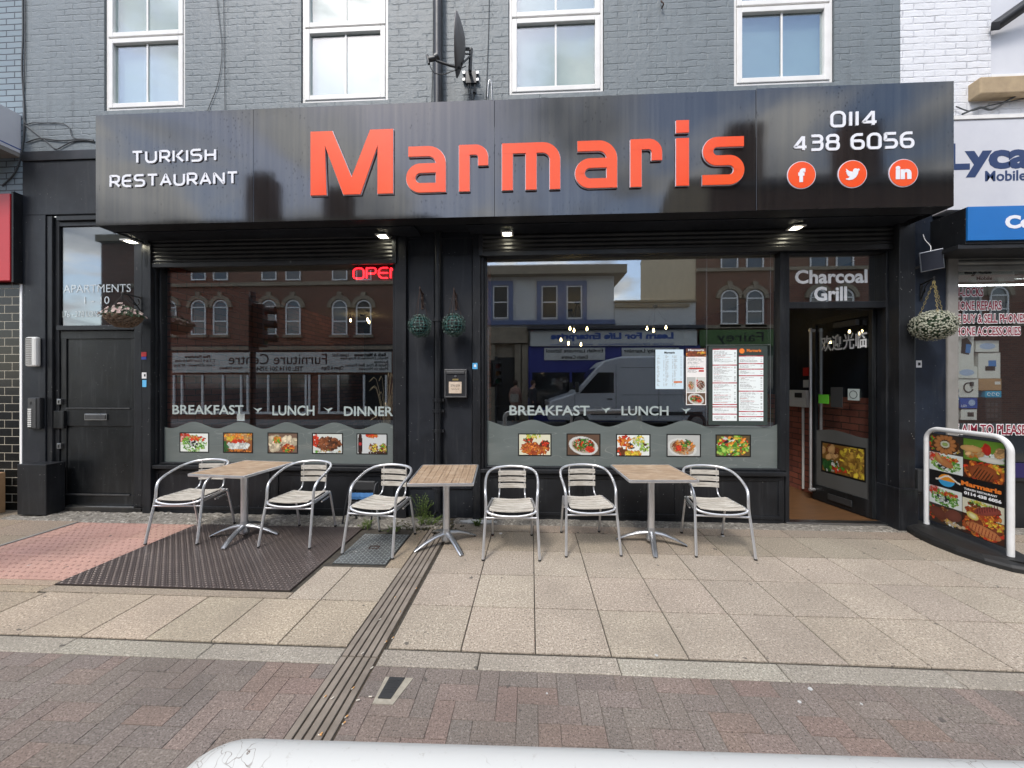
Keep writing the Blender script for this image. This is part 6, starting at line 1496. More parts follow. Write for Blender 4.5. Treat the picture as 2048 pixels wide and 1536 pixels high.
# ------------------------------------------------------------------ chairs
def make_chair():
    t = thing('slatted_chair', '', 'chair')
    al = M['alu']
    mb = MB()
    half = [(0.256, -0.285, 0.012), (0.246, -0.235, 0.25), (0.238, -0.20, 0.42), (0.240, -0.185, 0.53), (0.246, -0.155, 0.592), (0.252, -0.085, 0.632), (0.254, 0.02, 0.668), (0.238, 0.13, 0.702), (0.185, 0.205, 0.724), (0.095, 0.242, 0.734)]
    P = half + [(0.0, 0.252, 0.737)] + [(-x, y, z) for x, y, z in reversed(half)]
    mb.tube(catmull(P, 5), 0.0128, 12); mb.build('arm_and_front_leg_loop', al, t)
    for s in (-1, 1):
        mb = MB(); mb.tube(catmull([(s * 0.232, -0.19, 0.405), (s * 0.222, 0.0, 0.412), (s * 0.205, 0.15, 0.412), (s * 0.202, 0.19, 0.38), (s * 0.206, 0.285, 0.012)], 6), 0.0115, 10); mb.build('rear_leg', al, t)
    mb = MB()
    P = [(0.225, -0.10, 0.425), (0.226, -0.185, 0.42), (0.20, -0.222, 0.405), (0.11, -0.238, 0.388), (0, -0.243, 0.383), (-0.11, -0.238, 0.388), (-0.20, -0.222, 0.405), (-0.226, -0.185, 0.42), (-0.225, -0.10, 0.425)]
    mb.tube(catmull(P, 5), 0.0115, 10)
    P = [(0.224, -0.10, 0.425), (0.205, 0.10, 0.425), (0.18, 0.16, 0.424), (0, 0.17, 0.41), (-0.18, 0.16, 0.424), (-0.205, 0.10, 0.425), (-0.224, -0.10, 0.425)]
    mb.tube(catmull(P, 5), 0.0095, 8); mb.build('seat_frame', al, t)
    mb = MB(); mb.tube([(-0.245, -0.215, 0.362), (0.245, -0.215, 0.362)], 0.009, 10); mb.tube([(-0.225, -0.02, 0.372), (-0.206, 0.15, 0.372)], 0.0085, 8); mb.tube([(0.225, -0.02, 0.372), (0.206, 0.15, 0.372)], 0.0085, 8); mb.build('stretcher', al, t)
    for s in (-1, 1):
        mb = MB(); mb.tube(catmull([(s * 0.128, 0.238, 0.73), (s * 0.130, 0.238, 0.62), (s * 0.130, 0.226, 0.50), (s * 0.134, 0.20, 0.445), (s * 0.138, 0.13, 0.422)], 5), 0.0085, 8); mb.build('back_upright', al, t)
    for k, z in enumerate((0.672, 0.607, 0.542)):
        mb = MB(); n = 8; y = 0.222 - k * 0.003
        for i in range(n):
            a = -0.142 + 0.284 * i / n; b = -0.142 + 0.284 * (i + 1) / n
            f = lambda x: y + 0.018 * (1 - (x / 0.142) ** 2)
            mb.add([(a, f(a) - 0.010, z - 0.023), (b, f(b) - 0.010, z - 0.023), (b, f(b), z - 0.023), (a, f(a), z - 0.023), (a, f(a) - 0.010, z + 0.023), (b, f(b) - 0.010, z + 0.023), (b, f(b), z + 0.023), (a, f(a), z + 0.023)],
                   [(0, 3, 2, 1), (4, 5, 6, 7), (0, 1, 5, 4), (2, 3, 7, 6)] + ([(3, 0, 4, 7)] if i == 0 else []) + ([(1, 2, 6, 5)] if i == n - 1 else []))
        mb.build('back_slat', M['pale_wood'], t)
        mb = MB()
        for s in (-1, 1): mb.disc(s * 0.130, 0.2155 - k * 0.003, z, 0.0045, 'y', 8, 0.002)
        mb.build('rivet', M['steel'], t)
    edges = [-0.232, -0.172, -0.108, -0.044, 0.02, 0.084, 0.148]
    for k in range(6):
        y0, y1 = edges[k] + 0.007, edges[k + 1] - 0.007; mb = MB(); n = 10
        def hw(y): return 0.212 - 0.035 * (y + 0.23) / 0.38 - (0.012 if y < -0.22 else 0)
        def sz(x, y): return 0.440 - 0.014 * (1 - (x / 0.212) ** 2) + 0.006 * (y < -0.2) * -1
        top = []; bot = []
        for i in range(n + 1):
            f_ = -1 + 2 * i / n
            for y in (y0, y1): top.append((f_ * hw(y), y, sz(f_ * 0.212, y) + 0.003)); bot.append((f_ * hw(y), y, sz(f_ * 0.212, y) - 0.005))
        vs = top + bot; N = len(top); fs = []
        for i in range(n):
            a, b, c, d = 2 * i, 2 * i + 2, 2 * i + 3, 2 * i + 1
            fs += [(a, b, c, d), (N + a, N + d, N + c, N + b), (a, N + a, N + b, b), (d, c, N + c, N + d)]
        fs += [(0, 1, N + 1, N), (2 * n, N + 2 * n, N + 2 * n + 1, 2 * n + 1)]
        o = mb.add(vs, fs).build('seat_slat', M['pale_wood'], t, 0.0015)
    for x, y in ((0.256, -0.287), (-0.256, -0.287), (0.206, 0.286), (-0.206, 0.286)):
        mb = MB(); mb.tube([(x, y, 0.0), (x, y * 0.985, 0.016)], 0.0135, 10); mb.build('rubber_foot', M['rubber'], t)
    return t
ch0 = make_chair()
chs = [(-3.575, -0.590, 3, 'aluminium chair with pale wooden slats, leftmost, half behind the first table'),
 (-2.392, -0.610, 0, 'aluminium slatted chair on the steel plate just right of the first table'),
 (-1.475, -0.735, -8, 'aluminium slatted chair over the small grey cover, just left of the middle table'),
 (-0.187, -0.745, 2, 'aluminium slatted chair just right of the middle table, facing squarely out'),
 (0.556, -0.625, 5, 'aluminium slatted chair left of the right-hand table, turned slightly'),
 (1.800, -0.605, -4, 'aluminium slatted chair, rightmost, beside the right-hand table near the door')]
for i, (x, y, a, lab) in enumerate(chs):
    c = ch0 if i == 0 else copy_tree(ch0)
    c.location = (x, y, 0.008 if i < 2 else 0.003); c.rotation_euler = (0, 0, R(a)); tag(c, lab, 'chair', 'aluminium slatted chairs outside the windows')

# ------------------------------------------------------------------ tables
def make_table(w_, d_, across, tilt):
    t = thing('bistro_table', '', 'table')
    top = bpy.data.objects.new('tabletop', None)
    mb = MB(); a, b = w_ / 2, d_ / 2
    P = fillet([(-a, -b, 0), (a, -b, 0), (a, b, 0), (-a, b, 0)], 0.02, True, 4)
    vs = []; n = len(P); prof = [(0.0, -0.012), (0.004, -0.013), (0.006, -0.004), (0.005, 0.010), (-0.004, 0.013), (-0.012, 0.012), (-0.012, 0.008)]
    for dr_, dz in prof:
        for p in P:
            L = Vector((p.x, p.y, 0)).normalized(); vs.append((p.x + L.x * dr_, p.y + L.y * dr_, 0.705 + dz))
    fs = []
    for i in range(len(prof) - 1):
        for k in range(n): fs.append((i * n + k, i * n + (k + 1) % n, (i + 1) * n + (k + 1) % n, (i + 1) * n + k))
    rim = mb.add(vs, fs, False).build('tabletop', M['alu'], t)
    MB().box(-a + 0.006, a - 0.006, -b + 0.006, b - 0.006, 0.692, 0.702).build('under_panel', M['charcoal'], rim)
    m = M['top_wood_x'] if across else M['top_wood']; ns = 9
    for k in range(ns):
        if across: y0, y1 = -b + 0.011 + (2 * b - 0.022) * k / ns, -b + 0.011 + (2 * b - 0.022) * (k + 1) / ns; bx = (-a + 0.011, a - 0.011, y0 + 0.0012, y1 - 0.0012)
        else: x0, x1 = -a + 0.011 + (2 * a - 0.022) * k / ns, -a + 0.011 + (2 * a - 0.022) * (k + 1) / ns; bx = (x0 + 0.0012, x1 - 0.0012, -b + 0.011, b - 0.011)
        MB().box(*bx, 0.7025, 0.7165).build('slat', m, rim, 0.0015)
    rim.rotation_euler = (R(tilt), 0, 0)
    MB().tube([(0, 0, 0.06), (0, 0, 0.69)], 0.034, 20).build('post', M['alu'], t)
    B('top_plate', M['charcoal'], t, -0.14, 0.14, -0.14, 0.14, 0.676, 0.689, 0.003)
    MB().lathe([(0.036, 0.16), (0.042, 0.12), (0.048, 0.06), (0.052, 0.045), (0.04, 0.03)], 0, 0, 0, 20).build('collar', M['chrome'], t)
    for k in range(4):
        mb = MB(); aa = PI / 2 * k; c, s = math.cos(aa), math.sin(aa); secs = [(0.03, 0.105, 0.030, 0.028), (0.12, 0.092, 0.028, 0.022), (0.22, 0.060, 0.026, 0.016), (0.30, 0.026, 0.026, 0.011), (0.335, 0.010, 0.022, 0.006)]
        vs = []; fs = []; m8 = 8
        for r, z, hw_, hh in secs:
            for q in range(m8):
                th = 2 * PI * q / m8 + PI / 8; lx_, lz_ = hw_ * math.cos(th), hh * (math.sin(th) if math.sin(th) > 0 else 0.6 * math.sin(th))
                vs.append((r * c - lx_ * s, r * s + lx_ * c, z + lz_))
        for i in range(len(secs) - 1):
            for q in range(m8): fs.append((i * m8 + q, (i + 1) * m8 + q, (i + 1) * m8 + (q + 1) % m8, i * m8 + (q + 1) % m8))
        mb.add(vs, fs, True); mb.add([vs[-m8 + q] for q in range(m8)], [tuple(range(m8))]); o = mb.build('base_foot', M['chrome'], t)
        MB().tube([(0.325 * c, 0.325 * s, 0.0), (0.325 * c, 0.325 * s, 0.012)], 0.011, 8).build('foot_pad', M['rubber'], o)
    return t
def rotz_base(t, base_deg):
    for ch in t.children:
        if ch.name.split('.')[0] in ('base_foot',): ch.rotation_euler = (0, 0, R(base_deg))
ta = make_table(0.62, 0.66, True, 0.0); ta.location = (-3.0, -0.63, 0.008); ta.rotation_euler = (0, 0, R(-6)); rotz_base(ta, 14); tag(ta, 'square tan slatted table standing on the brown steel plate, leftmost of the three tables', 'table')
tb = make_table(0.60, 0.64, False, 3.0); tb.location = (-0.845, -0.70, 0.0); tb.rotation_euler = (0, 0, R(4)); rotz_base(tb, 34); tag(tb, 'middle table with clearly gapped tan slats and a four armed base on the channel', 'table')
tcc = make_table(0.64, 0.66, True, 0.0); tcc.location = (1.205, -0.585, 0.003); tcc.rotation_euler = (0, 0, R(3)); rotz_base(tcc, -14); tag(tcc, 'right-hand table with worn tan slats and silver rim near the doorway', 'table')

# folded chair behind the third chair
t = thing('folding_stool', 'folded black framed stool with a faded blue strip, behind the third chair', 'stool', (-1.83, -0.14, 0))
x0_, x1_ = WX(694, -.15) + 1.83, WX(750, -.15) + 1.83
mb = MB()
for x, dx_ in ((x0_ + 0.05, -0.05), (x1_ + 0.0, 0.0)):
    mb.tube(catmull([(x + dx_, -0.12, 0.0), (x + dx_ * 0.5, -0.05, 0.30), (x + dx_ * 0.2, 0.0, 0.42), (x + 0.02, 0.03, 0.45)], 4), 0.010, 8)
    mb.tube([(x + 0.03, 0.05, 0.0), (x + 0.03, 0.03, 0.44)], 0.010, 8)
mb.tube([(x0_ + 0.02, -0.06, 0.24), (x1_, -0.06, 0.24)], 0.006, 6)
mb.build('frame', M['charcoal'], t)
B('back_pad', M['plastic_dark'], t, x0_ + 0.06, x1_ + 0.0, -0.01, 0.02, 0.36, 0.47, 0.012)
mb = MB(); rs = random.Random(2); n = 12; vs = []; 
for i in range(n + 1):
    xx = x0_ + 0.06 + (x1_ - x0_ - 0.06) * i / n; yy = -0.045 + rs.uniform(-0.004, 0.004); vs += [(xx, yy, 0.345), (xx, yy - 0.006, 0.30 + rs.uniform(-0.004, 0.004)), (xx, yy, 0.268 + rs.uniform(-0.006, 0.006))]
for i in range(n):
    for j in range(2): mb.add([vs[3 * i + j], vs[3 * i + 3 + j], vs[3 * i + 4 + j], vs[3 * i + 1 + j]], [(0, 1, 2, 3)])
mb.build('blue_strip', M['blue'], t)

# ------------------------------------------------------------------ pavement sign with poster
a1 = (4.285, -0.12); a2 = (4.215, -0.905)
cx, cy = (a1[0] + a2[0]) / 2, (a1[1] + a2[1]) / 2; ang = math.atan2(a2[1] - a1[1], a2[0] - a1[0]); L = math.hypot(a2[0] - a1[0], a2[1] - a1[1])
t = thing('pavement_sign', 'white framed pavement sign with food photo poster on a black base', 'pavement sign', (cx, cy, 0.0), ang)
HT = 1.145
mb = MB(); hl = L / 2 - 0.01
P = fillet([(-hl, 0, 0.085), (-hl, 0, HT - 0.02), (hl, 0, HT - 0.02), (hl, 0, 0.01)], 0.13, False, 10)
mb.tube(P, 0.0235, 14); mb.build('frame', M['white_frame'], t)
bp = [(-0.60, -0.02), (-0.55, -0.12), (-0.42, -0.21), (-0.22, -0.27), (0.0, -0.29), (0.22, -0.27), (0.42, -0.21), (0.55, -0.12), (0.60, -0.02), (0.60, 0.02), (0.55, 0.12), (0.42, 0.21), (0.22, 0.27), (0, 0.29), (-0.22, 0.27), (-0.42, 0.21), (-0.55, 0.12), (-0.60, 0.02)]
mb = MB(); n = len(bp); vs = []
for k_, z in ((1.0, 0.0), (1.0, 0.035), (0.965, 0.055), (0.86, 0.075), (0.50, 0.085)):
    kx = k_; vs += [(x * (kx if k_ > 0.6 else 0.93), y * k_, z) for x, y in bp]
for i in range(4):
    for q in range(n): mb.f.append((i * n + q, i * n + (q + 1) % n, (i + 1) * n + (q + 1) % n, (i + 1) * n + q)); mb.sm.append(False)
mb.v = vs; mb.f.append(tuple(range(4 * n, 5 * n))); mb.sm.append(False)
o = mb.build('base', M['rubber'], t, 0.004); o.scale = (0.93, 0.95, 1)
# poster: painted in local coordinates, picture side looks to local -y or +y (towards the street centre)
Hh, Wd = 210, 150
a = canvas(Hh, Wd, (0.01, 0.01, 0.01))
def put(kind, seed, y0, y1, x0, x1): a[y0:y1, x0:x1] = food(kind, seed, y1 - y0, x1 - x0, False)
put('lamb', 31, 0, 42, 0, 74); put('bread', 32, 0, 46, 75, 150); put('salad', 33, 43, 86, 0, 74); put('grill', 34, 47, 92, 75, 150)
put('salad', 35, 124, 166, 0, 72); put('lamb', 36, 166, 210, 0, 72); put('kofte', 37, 132, 170, 73, 150); put('grill', 38, 166, 210, 73, 150)
def radial(cx_, cy_, n, r0, r1, col, w_=0.03):
    for k in range(n): blob(a, cx_ + (r0 + r1) / 2 * math.cos(k * 2 * PI / n), cy_ + (r0 + r1) / 2 * math.sin(k * 2 * PI / n) * Wd / Hh, (r1 - r0) / 2, w_, col, k * 2 * PI / n)
blob(a, 0.24, 0.11, 0.2, 0.13, (0.10, 0.04, 0.015)); radial(0.24, 0.10, 13, 0.07, 0.17, (0.45, 0.18, 0.06)); blob(a, 0.24, 0.10, 0.07, 0.055, (0.6, 0.6, 0.45)); blob(a, 0.24, 0.10, 0.04, 0.03, (0.3, 0.4, 0.12))
blob(a, 0.22, 0.30, 0.15, 0.06, (0.5, 0.2, 0.07), 0.4); blob(a, 0.15, 0.26, 0.09, 0.03, (0.6, 0.3, 0.1), 0.9); blob(a, 0.75, 0.33, 0.17, 0.10, (0.33, 0.09, 0.03), -0.2)
for k in range(6): blob(a, 0.66 + k * 0.035, 0.33 + 0.01 * k, 0.008, 0.09, (0.06, 0.02, 0.01), 0.5)
blob(a, 0.14, 0.89, 0.13, 0.09, (0.16, 0.05, 0.03), 0.3); blob(a, 0.36, 0.87, 0.12, 0.09, (0.18, 0.06, 0.04), -0.3)
for k in range(5): blob(a, 0.3 + 0.05 * k, 0.96 + 0.01 * (k % 2), 0.03, 0.022, (0.6, 0.45, 0.28))
blob(a, 0.80, 0.71, 0.17, 0.06, (0.30, 0.07, 0.05), -0.35); blob(a, 0.75, 0.92, 0.22, 0.07, (0.6, 0.22, 0.08), 0.18)
for k in range(9): blob(a, 0.58 + k * 0.04, 0.90 + 0.007 * k, 0.006, 0.06, (0.35, 0.06, 0.02), 0.2)
for k in range(9): blob(a, 0.68 + k * 0.03, 0.735 - 0.011 * k, 0.006, 0.045, (0.12, 0.02, 0.02), -0.1)
blob(a, 0.62, 0.80, 0.08, 0.05, (0.75, 0.62, 0.15), 0.3); blob(a, 0.62, 0.80, 0.05, 0.03, (0.8, 0.75, 0.4), 0.3); blob(a, 0.6, 0.10, 0.14, 0.05, (0.6, 0.35, 0.13)); blob(a, 0.8, 0.09, 0.05, 0.08, (0.45, 0.03, 0.02)); blob(a, 0.85, 0.19, 0.16, 0.04, (0.7, 0.68, 0.6))
a[86:124] = 0.012; a[92:132, 75:] = 0.012
blob(a, 0.26, 0.50, 0.12, 0.095, (0.75, 0.28, 0.02), shade=0); m_ = np.zeros_like(a, dtype=bool)
b0 = canvas(Hh, Wd, (0.012,) * 3); blob(b0, 0.26, 0.50, 0.12, 0.095, (0.05, 0.35, 0.65), shade=0); lo = int(0.505 * Hh); a[lo:124, :74] = b0[lo:124, :74]
for x in range(int(.10 * Wd), int(.46 * Wd)):
    yy = int((0.475 + 0.028 * math.sin((x / Wd - 0.10) / 0.36 * PI * 2 - 1.6 + PI)) * Hh); a[yy - 1:yy + 3, x] = (0.75, 0.7, 0.6)
zp0, zp1 = 0.15, HT - 0.075
poly_side = -1
core = B('poster_panel', M['plastic_dark'], t, -hl + 0.035, hl - 0.035, -0.006, 0.006, zp0 - 0.01, zp1 + 0.01, 0.002)
for fc in (-1, 1):
    g = grid_art('poster', a, core, -hl + 0.04, hl - 0.04, zp0, zp1, fc * 0.0072, M['art'], face=fc)
    wd_ = 2 * hl - 0.08; hh = zp1 - zp0
    def pt(body, u0, u1, v0, v1, mat, bold):
        if fc < 0: x0, x1 = -hl + 0.04 + u0 * wd_, -hl + 0.04 + u1 * wd_
        else: x0, x1 = hl - 0.04 - u1 * wd_, hl - 0.04 - u0 * wd_
        text('lettering', body, mat, g, x0, x1, zp1 - v1 * hh, zp1 - v0 * hh, fc * 0.0076, 0.0008, face=fc, bold=bold)
    pt('Marmaris', 0.47, 0.97, 0.455, 0.505, M['letter_orange'], 0.04); pt('TURKISH RESTAURANT', 0.51, 0.92, 0.525, 0.545, M['vinyl_white'], 0.02); pt('0114 438 6056', 0.51, 0.97, 0.56, 0.595, M['vinyl_white'], 0.05)
# ------------------------------------------------------------------ weeds
def weed(x, y, n, h, spread, seed, lab):
    rs = random.Random(seed); t = thing('weed', lab, 'weed', (x, y, 0)); mb = MB(); lf = MB()
    for k in range(n):
        a = rs.uniform(0, 2 * PI); h_ = h * rs.uniform(0.4, 1.0); s = spread * rs.uniform(0.2, 1.0); bx, by = rs.uniform(-spread, spread) * 0.5, rs.uniform(-1, 1) * 0.04
        P = catmull([(bx, by, 0), (bx + s * 0.3 * math.cos(a), by + s * 0.3 * math.sin(a) * .5, h_ * 0.6), (bx + s * math.cos(a), by + s * math.sin(a) * .5, h_)], 3)
        mb.tube(P, 0.0018, 4, False)
        for q in range(1, len(P)):
            for r_ in range(3):
                d = Vector((rs.uniform(-1, 1), rs.uniform(-1, 1), rs.uniform(-0.1, 0.8))).normalized() * rs.uniform(0.012, 0.028); sd_ = d.cross(Vector((0, 0, 1))).normalized() * 0.004 if abs(d.z) < .99 * d.length else Vector((0.004, 0, 0))
                p = P[q]; lf.add([p, p + d * 0.5 + sd_, p + d, p + d * 0.5 - sd_], [(0, 1, 2, 3)])
    mb.build('stems', M['grass'], t); lf.build('leaves', M['grass'], t)
weed(-1.27, -0.06, 26, 0.30, 0.13, 1, 'tall green weed growing at the wall left of the black downpipe')
weed(-1.18, -0.22, 30, 0.12, 0.16, 2, 'low spreading green weed between the third chair and the drain channel')
weed(-1.82, -0.36, 16, 0.10, 0.08, 3, 'small green weed at the back right corner of the steel plate')
weed(-1.50, -0.44, 14, 0.06, 0.12, 5, 'flat green weed on the back edge of the small grey cover')
weed(-0.60, -0.20, 16, 0.07, 0.06, 4, 'small tuft of grass by the wall behind the middle table')
M['moss'] = pm('dark_moss', (0.035, 0.045, 0.015), 0.95, 0, (0.07, 0.05, 0.03), 60, 150, 0.8)
rs = random.Random(9); mb = MB()
for _ in range(240):
    x, y = rs.gauss(-1.18, 0.17), rs.gauss(-0.24, 0.08); s = rs.uniform(0.005, 0.018)
    if not (-1.6 < x < -0.7 and y < -0.02): continue
    mb.lathe([(s, 0), (s * 0.8, s * 0.5), (0.0001, s * 0.7)], x, y, 0.0, 6)
tag(mb.build('moss', M['moss'], None), 'dark moss and grit around the foot of the downpipe', 'moss', kind='stuff')
M['paint_spill'] = pm('white_paint_spill', (0.62, 0.62, 0.60), 0.8, 0, (0.45, 0.45, 0.43), 40, 60, 0.6)
rs = random.Random(4)
P = [(-0.60 + (0.20 + rs.uniform(-.03, .03)) * math.cos(q * PI / 12), -0.10 + (0.055 + rs.uniform(-.015, .01)) * math.sin(q * PI / 12)) for q in range(24)]
tag(MB().prism_z(P, 0.001, 0.011).build('mortar_patch', M['paint_spill'], None), 'rough white mortar patch at the wall behind the middle table', 'mortar patch')
# ------------------------------------------------------------------ white guard rail in front of the camera
t = thing('guard_rail', 'white painted guard rail with chipped paint and a rounded end, at the bottom edge', 'guard rail', (0, -3.795, 0))
mb = MB(); P = fillet([(-0.585, 0, -0.1), (-0.585, 0, 0.945), (2.4, 0, 1.005), (2.4, 0, -0.1)], 0.11, False, 10)
mb.tube(P, 0.047, 20); mb.build('rail_loop', M['white_rail'], t)
MB().tube([(-0.585, 0, 0.45), (2.4, 0, 0.45)], 0.03, 14).build('lower_rail', M['white_rail'], t)
MB().tube([(0.9, 0, -0.1), (0.9, 0, 0.92)], 0.03, 14).build('post', M['white_rail'], t)

# ------------------------------------------------------------------ the other side of the street (seen mirrored in the shop glass)
FY = 11.72   # metres from the shop wall to the opposite facades
def rx(px, d=0.0): return RX(px, FY - d)
def rz(px, py, d=0.0): return RZ(px, py, FY - d)
YF = -FY
def fb(name, mat, parent, x0, x1, out0, out1, z0, z1, bevel=0):   # box standing out of the far facade towards the street
    return B(name, mat, parent, x0, x1, YF + out0, YF + out1, z0, z1, bevel)
def arch_window(parent, cx, w_, z0, z1, surround='stone_trim', curtain=None):
    r = w_ / 2; zs = z1 - r; n = 12
    arc = [(cx + r * math.cos(PI * k / n), zs + r * math.sin(PI * k / n)) for k in range(n + 1)]
    o = MB().prism([(cx - r, z0), (cx + r, z0)] + arc, YF + 0.006, YF + 0.015).build('window', M['far_glass'], parent)
    mb = MB(); fr_ = [(cx - r + 0.03, z0 + 0.03), (cx + r - 0.03, z0 + 0.03)] + [(cx + (r - 0.03) * math.cos(PI * k / n), zs + (r - 0.03) * math.sin(PI * k / n)) for k in range(n + 1)]
    mb.ribbon(fr_, 0.06, YF + 0.0155, YF + 0.05, True); zm = z0 + (zs - z0) * 0.5
    mb.box(cx - r + 0.06, cx + r - 0.06, YF + 0.0155, YF + 0.048, zm - 0.03, zm + 0.03); mb.box(cx - r + 0.06, cx + r - 0.06, YF + 0.0155, YF + 0.047, zs - 0.02, zs + 0.03)
    mb.build('window_frame', M['upvc'], o)
    mb = MB(); P = [(cx + (r + 0.12) * math.cos(PI * k / n), zs + (r + 0.12) * math.sin(PI * k / n)) for k in range(n + 1)]
    mb.ribbon(P, 0.17, YF + 0.002, YF + 0.09); mb.prism([(cx - 0.07, z1 + 0.02), (cx + 0.07, z1 + 0.02), (cx + 0.11, z1 + 0.34), (cx - 0.11, z1 + 0.34)], YF + 0.0025, YF + 0.11)
    mb.build('stone_arch', M[surround], o)
    fb('sill', M[surround], o, cx - r - 0.08, cx + r + 0.08, 0.001, 0.12, z0 - 0.12, z0 - 0.001)
def sq_window(parent, x0, x1, z0, z1, trim=None, mid=True, ):
    if x0 > x1: x0, x1 = x1, x0
    o = fb('window', M['far_glass'], parent, x0, x1, 0.006, 0.015, z0, z1)
    mb = MB(); w_ = 0.055
    for (a, b, c, d) in ((x0, x0 + w_, z0, z1), (x1 - w_, x1, z0, z1), (x0 + w_, x1 - w_, z0, z0 + w_), (x0 + w_, x1 - w_, z1 - w_, z1)): mb.box(a, b, YF + 0.0155, YF + 0.05, c, d)
    if mid: mb.box(x0 + w_, x1 - w_, YF + 0.0155, YF + 0.048, (z0 + z1) / 2 - 0.025, (z0 + z1) / 2 + 0.025)
    mb.build('window_frame', M['upvc'], o)
    if trim:
        mb = MB(); q = 0.2
        for (a, b, c, d) in ((x0 - q, x0 - .01, z0 - 0.1, z1 + q), (x1 + .01, x1 + q, z0 - 0.1, z1 + q), (x0 - .01, x1 + .01, z1 + .005, z1 + q)): mb.box(a, b, YF + 0.003, YF + 0.09, c, d)
        mb.build('painted_surround', M[trim], o)
    return o
# A: red brick terrace with arched windows and furniture shop
xa = rx(852); xw = rx(205)
A = thing('red_brick_terrace', 'red brick terrace with paired arched windows over the furniture shop, mirrored in the left window', 'building', (0, 0, 0))
EA = 8.4
B('wall', M['far_brick'], A, xw, xa, YF - 8, YF, -0.02, EA)
mb = MB(); mb.add([(xw, YF + 0.25, EA), (xa + 0.1, YF + 0.25, EA), (xa + 0.1, YF - 4, EA + 1.8), (xw, YF - 4, EA + 1.8), (xa + 0.1, YF - 8.2, EA), (xw, YF - 8.2, EA)], [(0, 1, 2, 3), (3, 2, 4, 5), (1, 4, 2), (0, 3, 5)]); mb.build('roof', M['slate'], A)
mb = MB()
for z in (rz(560, 572), rz(560, 700)): mb.box(xw + .01, xa - 0.01, YF + 0.001, YF + 0.10, z, z + 0.16)
mb.box(xw + .01, xa - .01, YF + 0.001, YF + 0.25, EA - 0.3, EA - 0.001); mb.build('string_course', M['stone_trim'], A)
for k, px in enumerate((398, 442, 539, 587, 680, 728)):
    cx = rx(px); arch_window(A, cx, 0.70, rz(px, 670), rz(px, 600)); sq_window(A, cx - 0.35, cx + 0.35, rz(px, 561), rz(px, 561) + 1.4, None, False)
for px in (815,): cx = rx(px); arch_window(A, cx, 0.70, rz(px, 670), rz(px, 600)); sq_window(A, cx - 0.35, cx + 0.35, rz(px, 561), rz(px, 561) + 1.4, None, False)
for k in range(2):
    cx = rx(398) - 1.4 - 1.0 * k
    arch_window(A, cx, 0.70, rz(398, 670), rz(398, 600))
for cxx, h_ in ((-12.6, 1.9), (-9.0, 1.2)):
    ck = B('chimney', M['far_brick'], A, cxx - 0.55, cxx + 0.55, YF - 2.4, YF - 1.5, EA + 0.4, EA + h_ + 0.9)
    mb = MB()
    for q in range(3): mb.tube([(cxx - 0.35 + 0.35 * q, YF - 1.95, EA + h_ + 0.9), (cxx - 0.35 + 0.35 * q, YF - 1.95, EA + h_ + 1.3)], 0.12, 10)
    mb.build('chimney_pots', M['stone_trim'], ck)
M['shop_white'] = pm('off_white_shop_board', (0.60, 0.60, 0.56), 0.6, 0, (0.52, 0.52, 0.48), 3)
t = thing('furniture_sign', 'long off white furniture shop fascia sign across the road', 'shop sign', ((rx(350) + rx(784)) / 2, YF + 0.01, rz(566, 745))); ox_, oz_ = t.location.x, t.location.z
X0, X1 = rx(350) - ox_, rx(784) - ox_; ZH = rz(566, 705) - oz_
B('board', M['shop_white'], t, X0, X1, 0, 0.12, 0, ZH)
def ft(body, a, b, c, d, mat=None, bold=0.0, px=566, yy=0.12):
    text('lettering', body, mat or M['interior_dark'], t, rx(a) - ox_, rx(b) - ox_, rz(px, d) - oz_, rz(px, c) - oz_, yy, 0.01, face=1, bold=bold)
ft('Furniture Centre', 462, 657, 708, 729); ft('TEL: 0114 201 3754', 517, 609, 733, 742, bold=.02); ft('Open 6 Days', 646, 690, 732, 742, bold=.02); ft('London Road', 668, 700, 707, 714)
ft('Beds & Mattresses', 711, 774, 707, 714, bold=.03); ft('Single, Doubles & King Size', 684, 778, 715, 721); ft('Bunkbeds', 751, 778, 722, 727); ft('Metal & Pine Bed Frames', 693, 778, 728, 734); ft('Made to Measure', 720, 778, 735, 741)
ft('Pine Furniture', 375, 425, 710, 716, bold=.03); ft('2, 3 & 4 Door Wardrobes', 356, 435, 718, 725); ft('Chest of Drawers - All Sizes', 353, 434, 727, 733); ft('Home Delivery', 443, 489, 733, 740, bold=.02)
sf = fb('shop_window', M['far_glass'], A, rx(350), rx(622), 0.004, 0.02, rz(480, 826), rz(480, 749))
mb = MB()
for px in (350, 366, 407, 448, 484, 497, 538, 580, 613, 620): mb.box(rx(px) - 0.04, rx(px) + 0.04, YF + 0.021, YF + 0.08, rz(480, 824), rz(480, 750))
mb.box(rx(350), rx(622), YF + 0.021, YF + 0.082, rz(480, 828), rz(480, 823)); mb.build('window_frame', M['upvc'], sf)
sf = fb('shop_window', M['far_glass'], A, rx(638), rx(775), 0.004, 0.02, rz(700, 826), rz(700, 749))
mb = MB()
for px in (640, 678, 729, 773): mb.box(rx(px) - 0.04, rx(px) + 0.04, YF + 0.021, YF + 0.08, rz(700, 824), rz(700, 750))
mb.box(rx(638), rx(775), YF + 0.021, YF + 0.082, rz(700, 828), rz(700, 823)); mb.build('window_frame', M['upvc'], sf)
B('dark_fascia', M['interior_dark'], A, xw + .02, xa - 0.02, YF + 0.001, YF + 0.06, rz(566, 704) + 0.03, rz(566, 690))
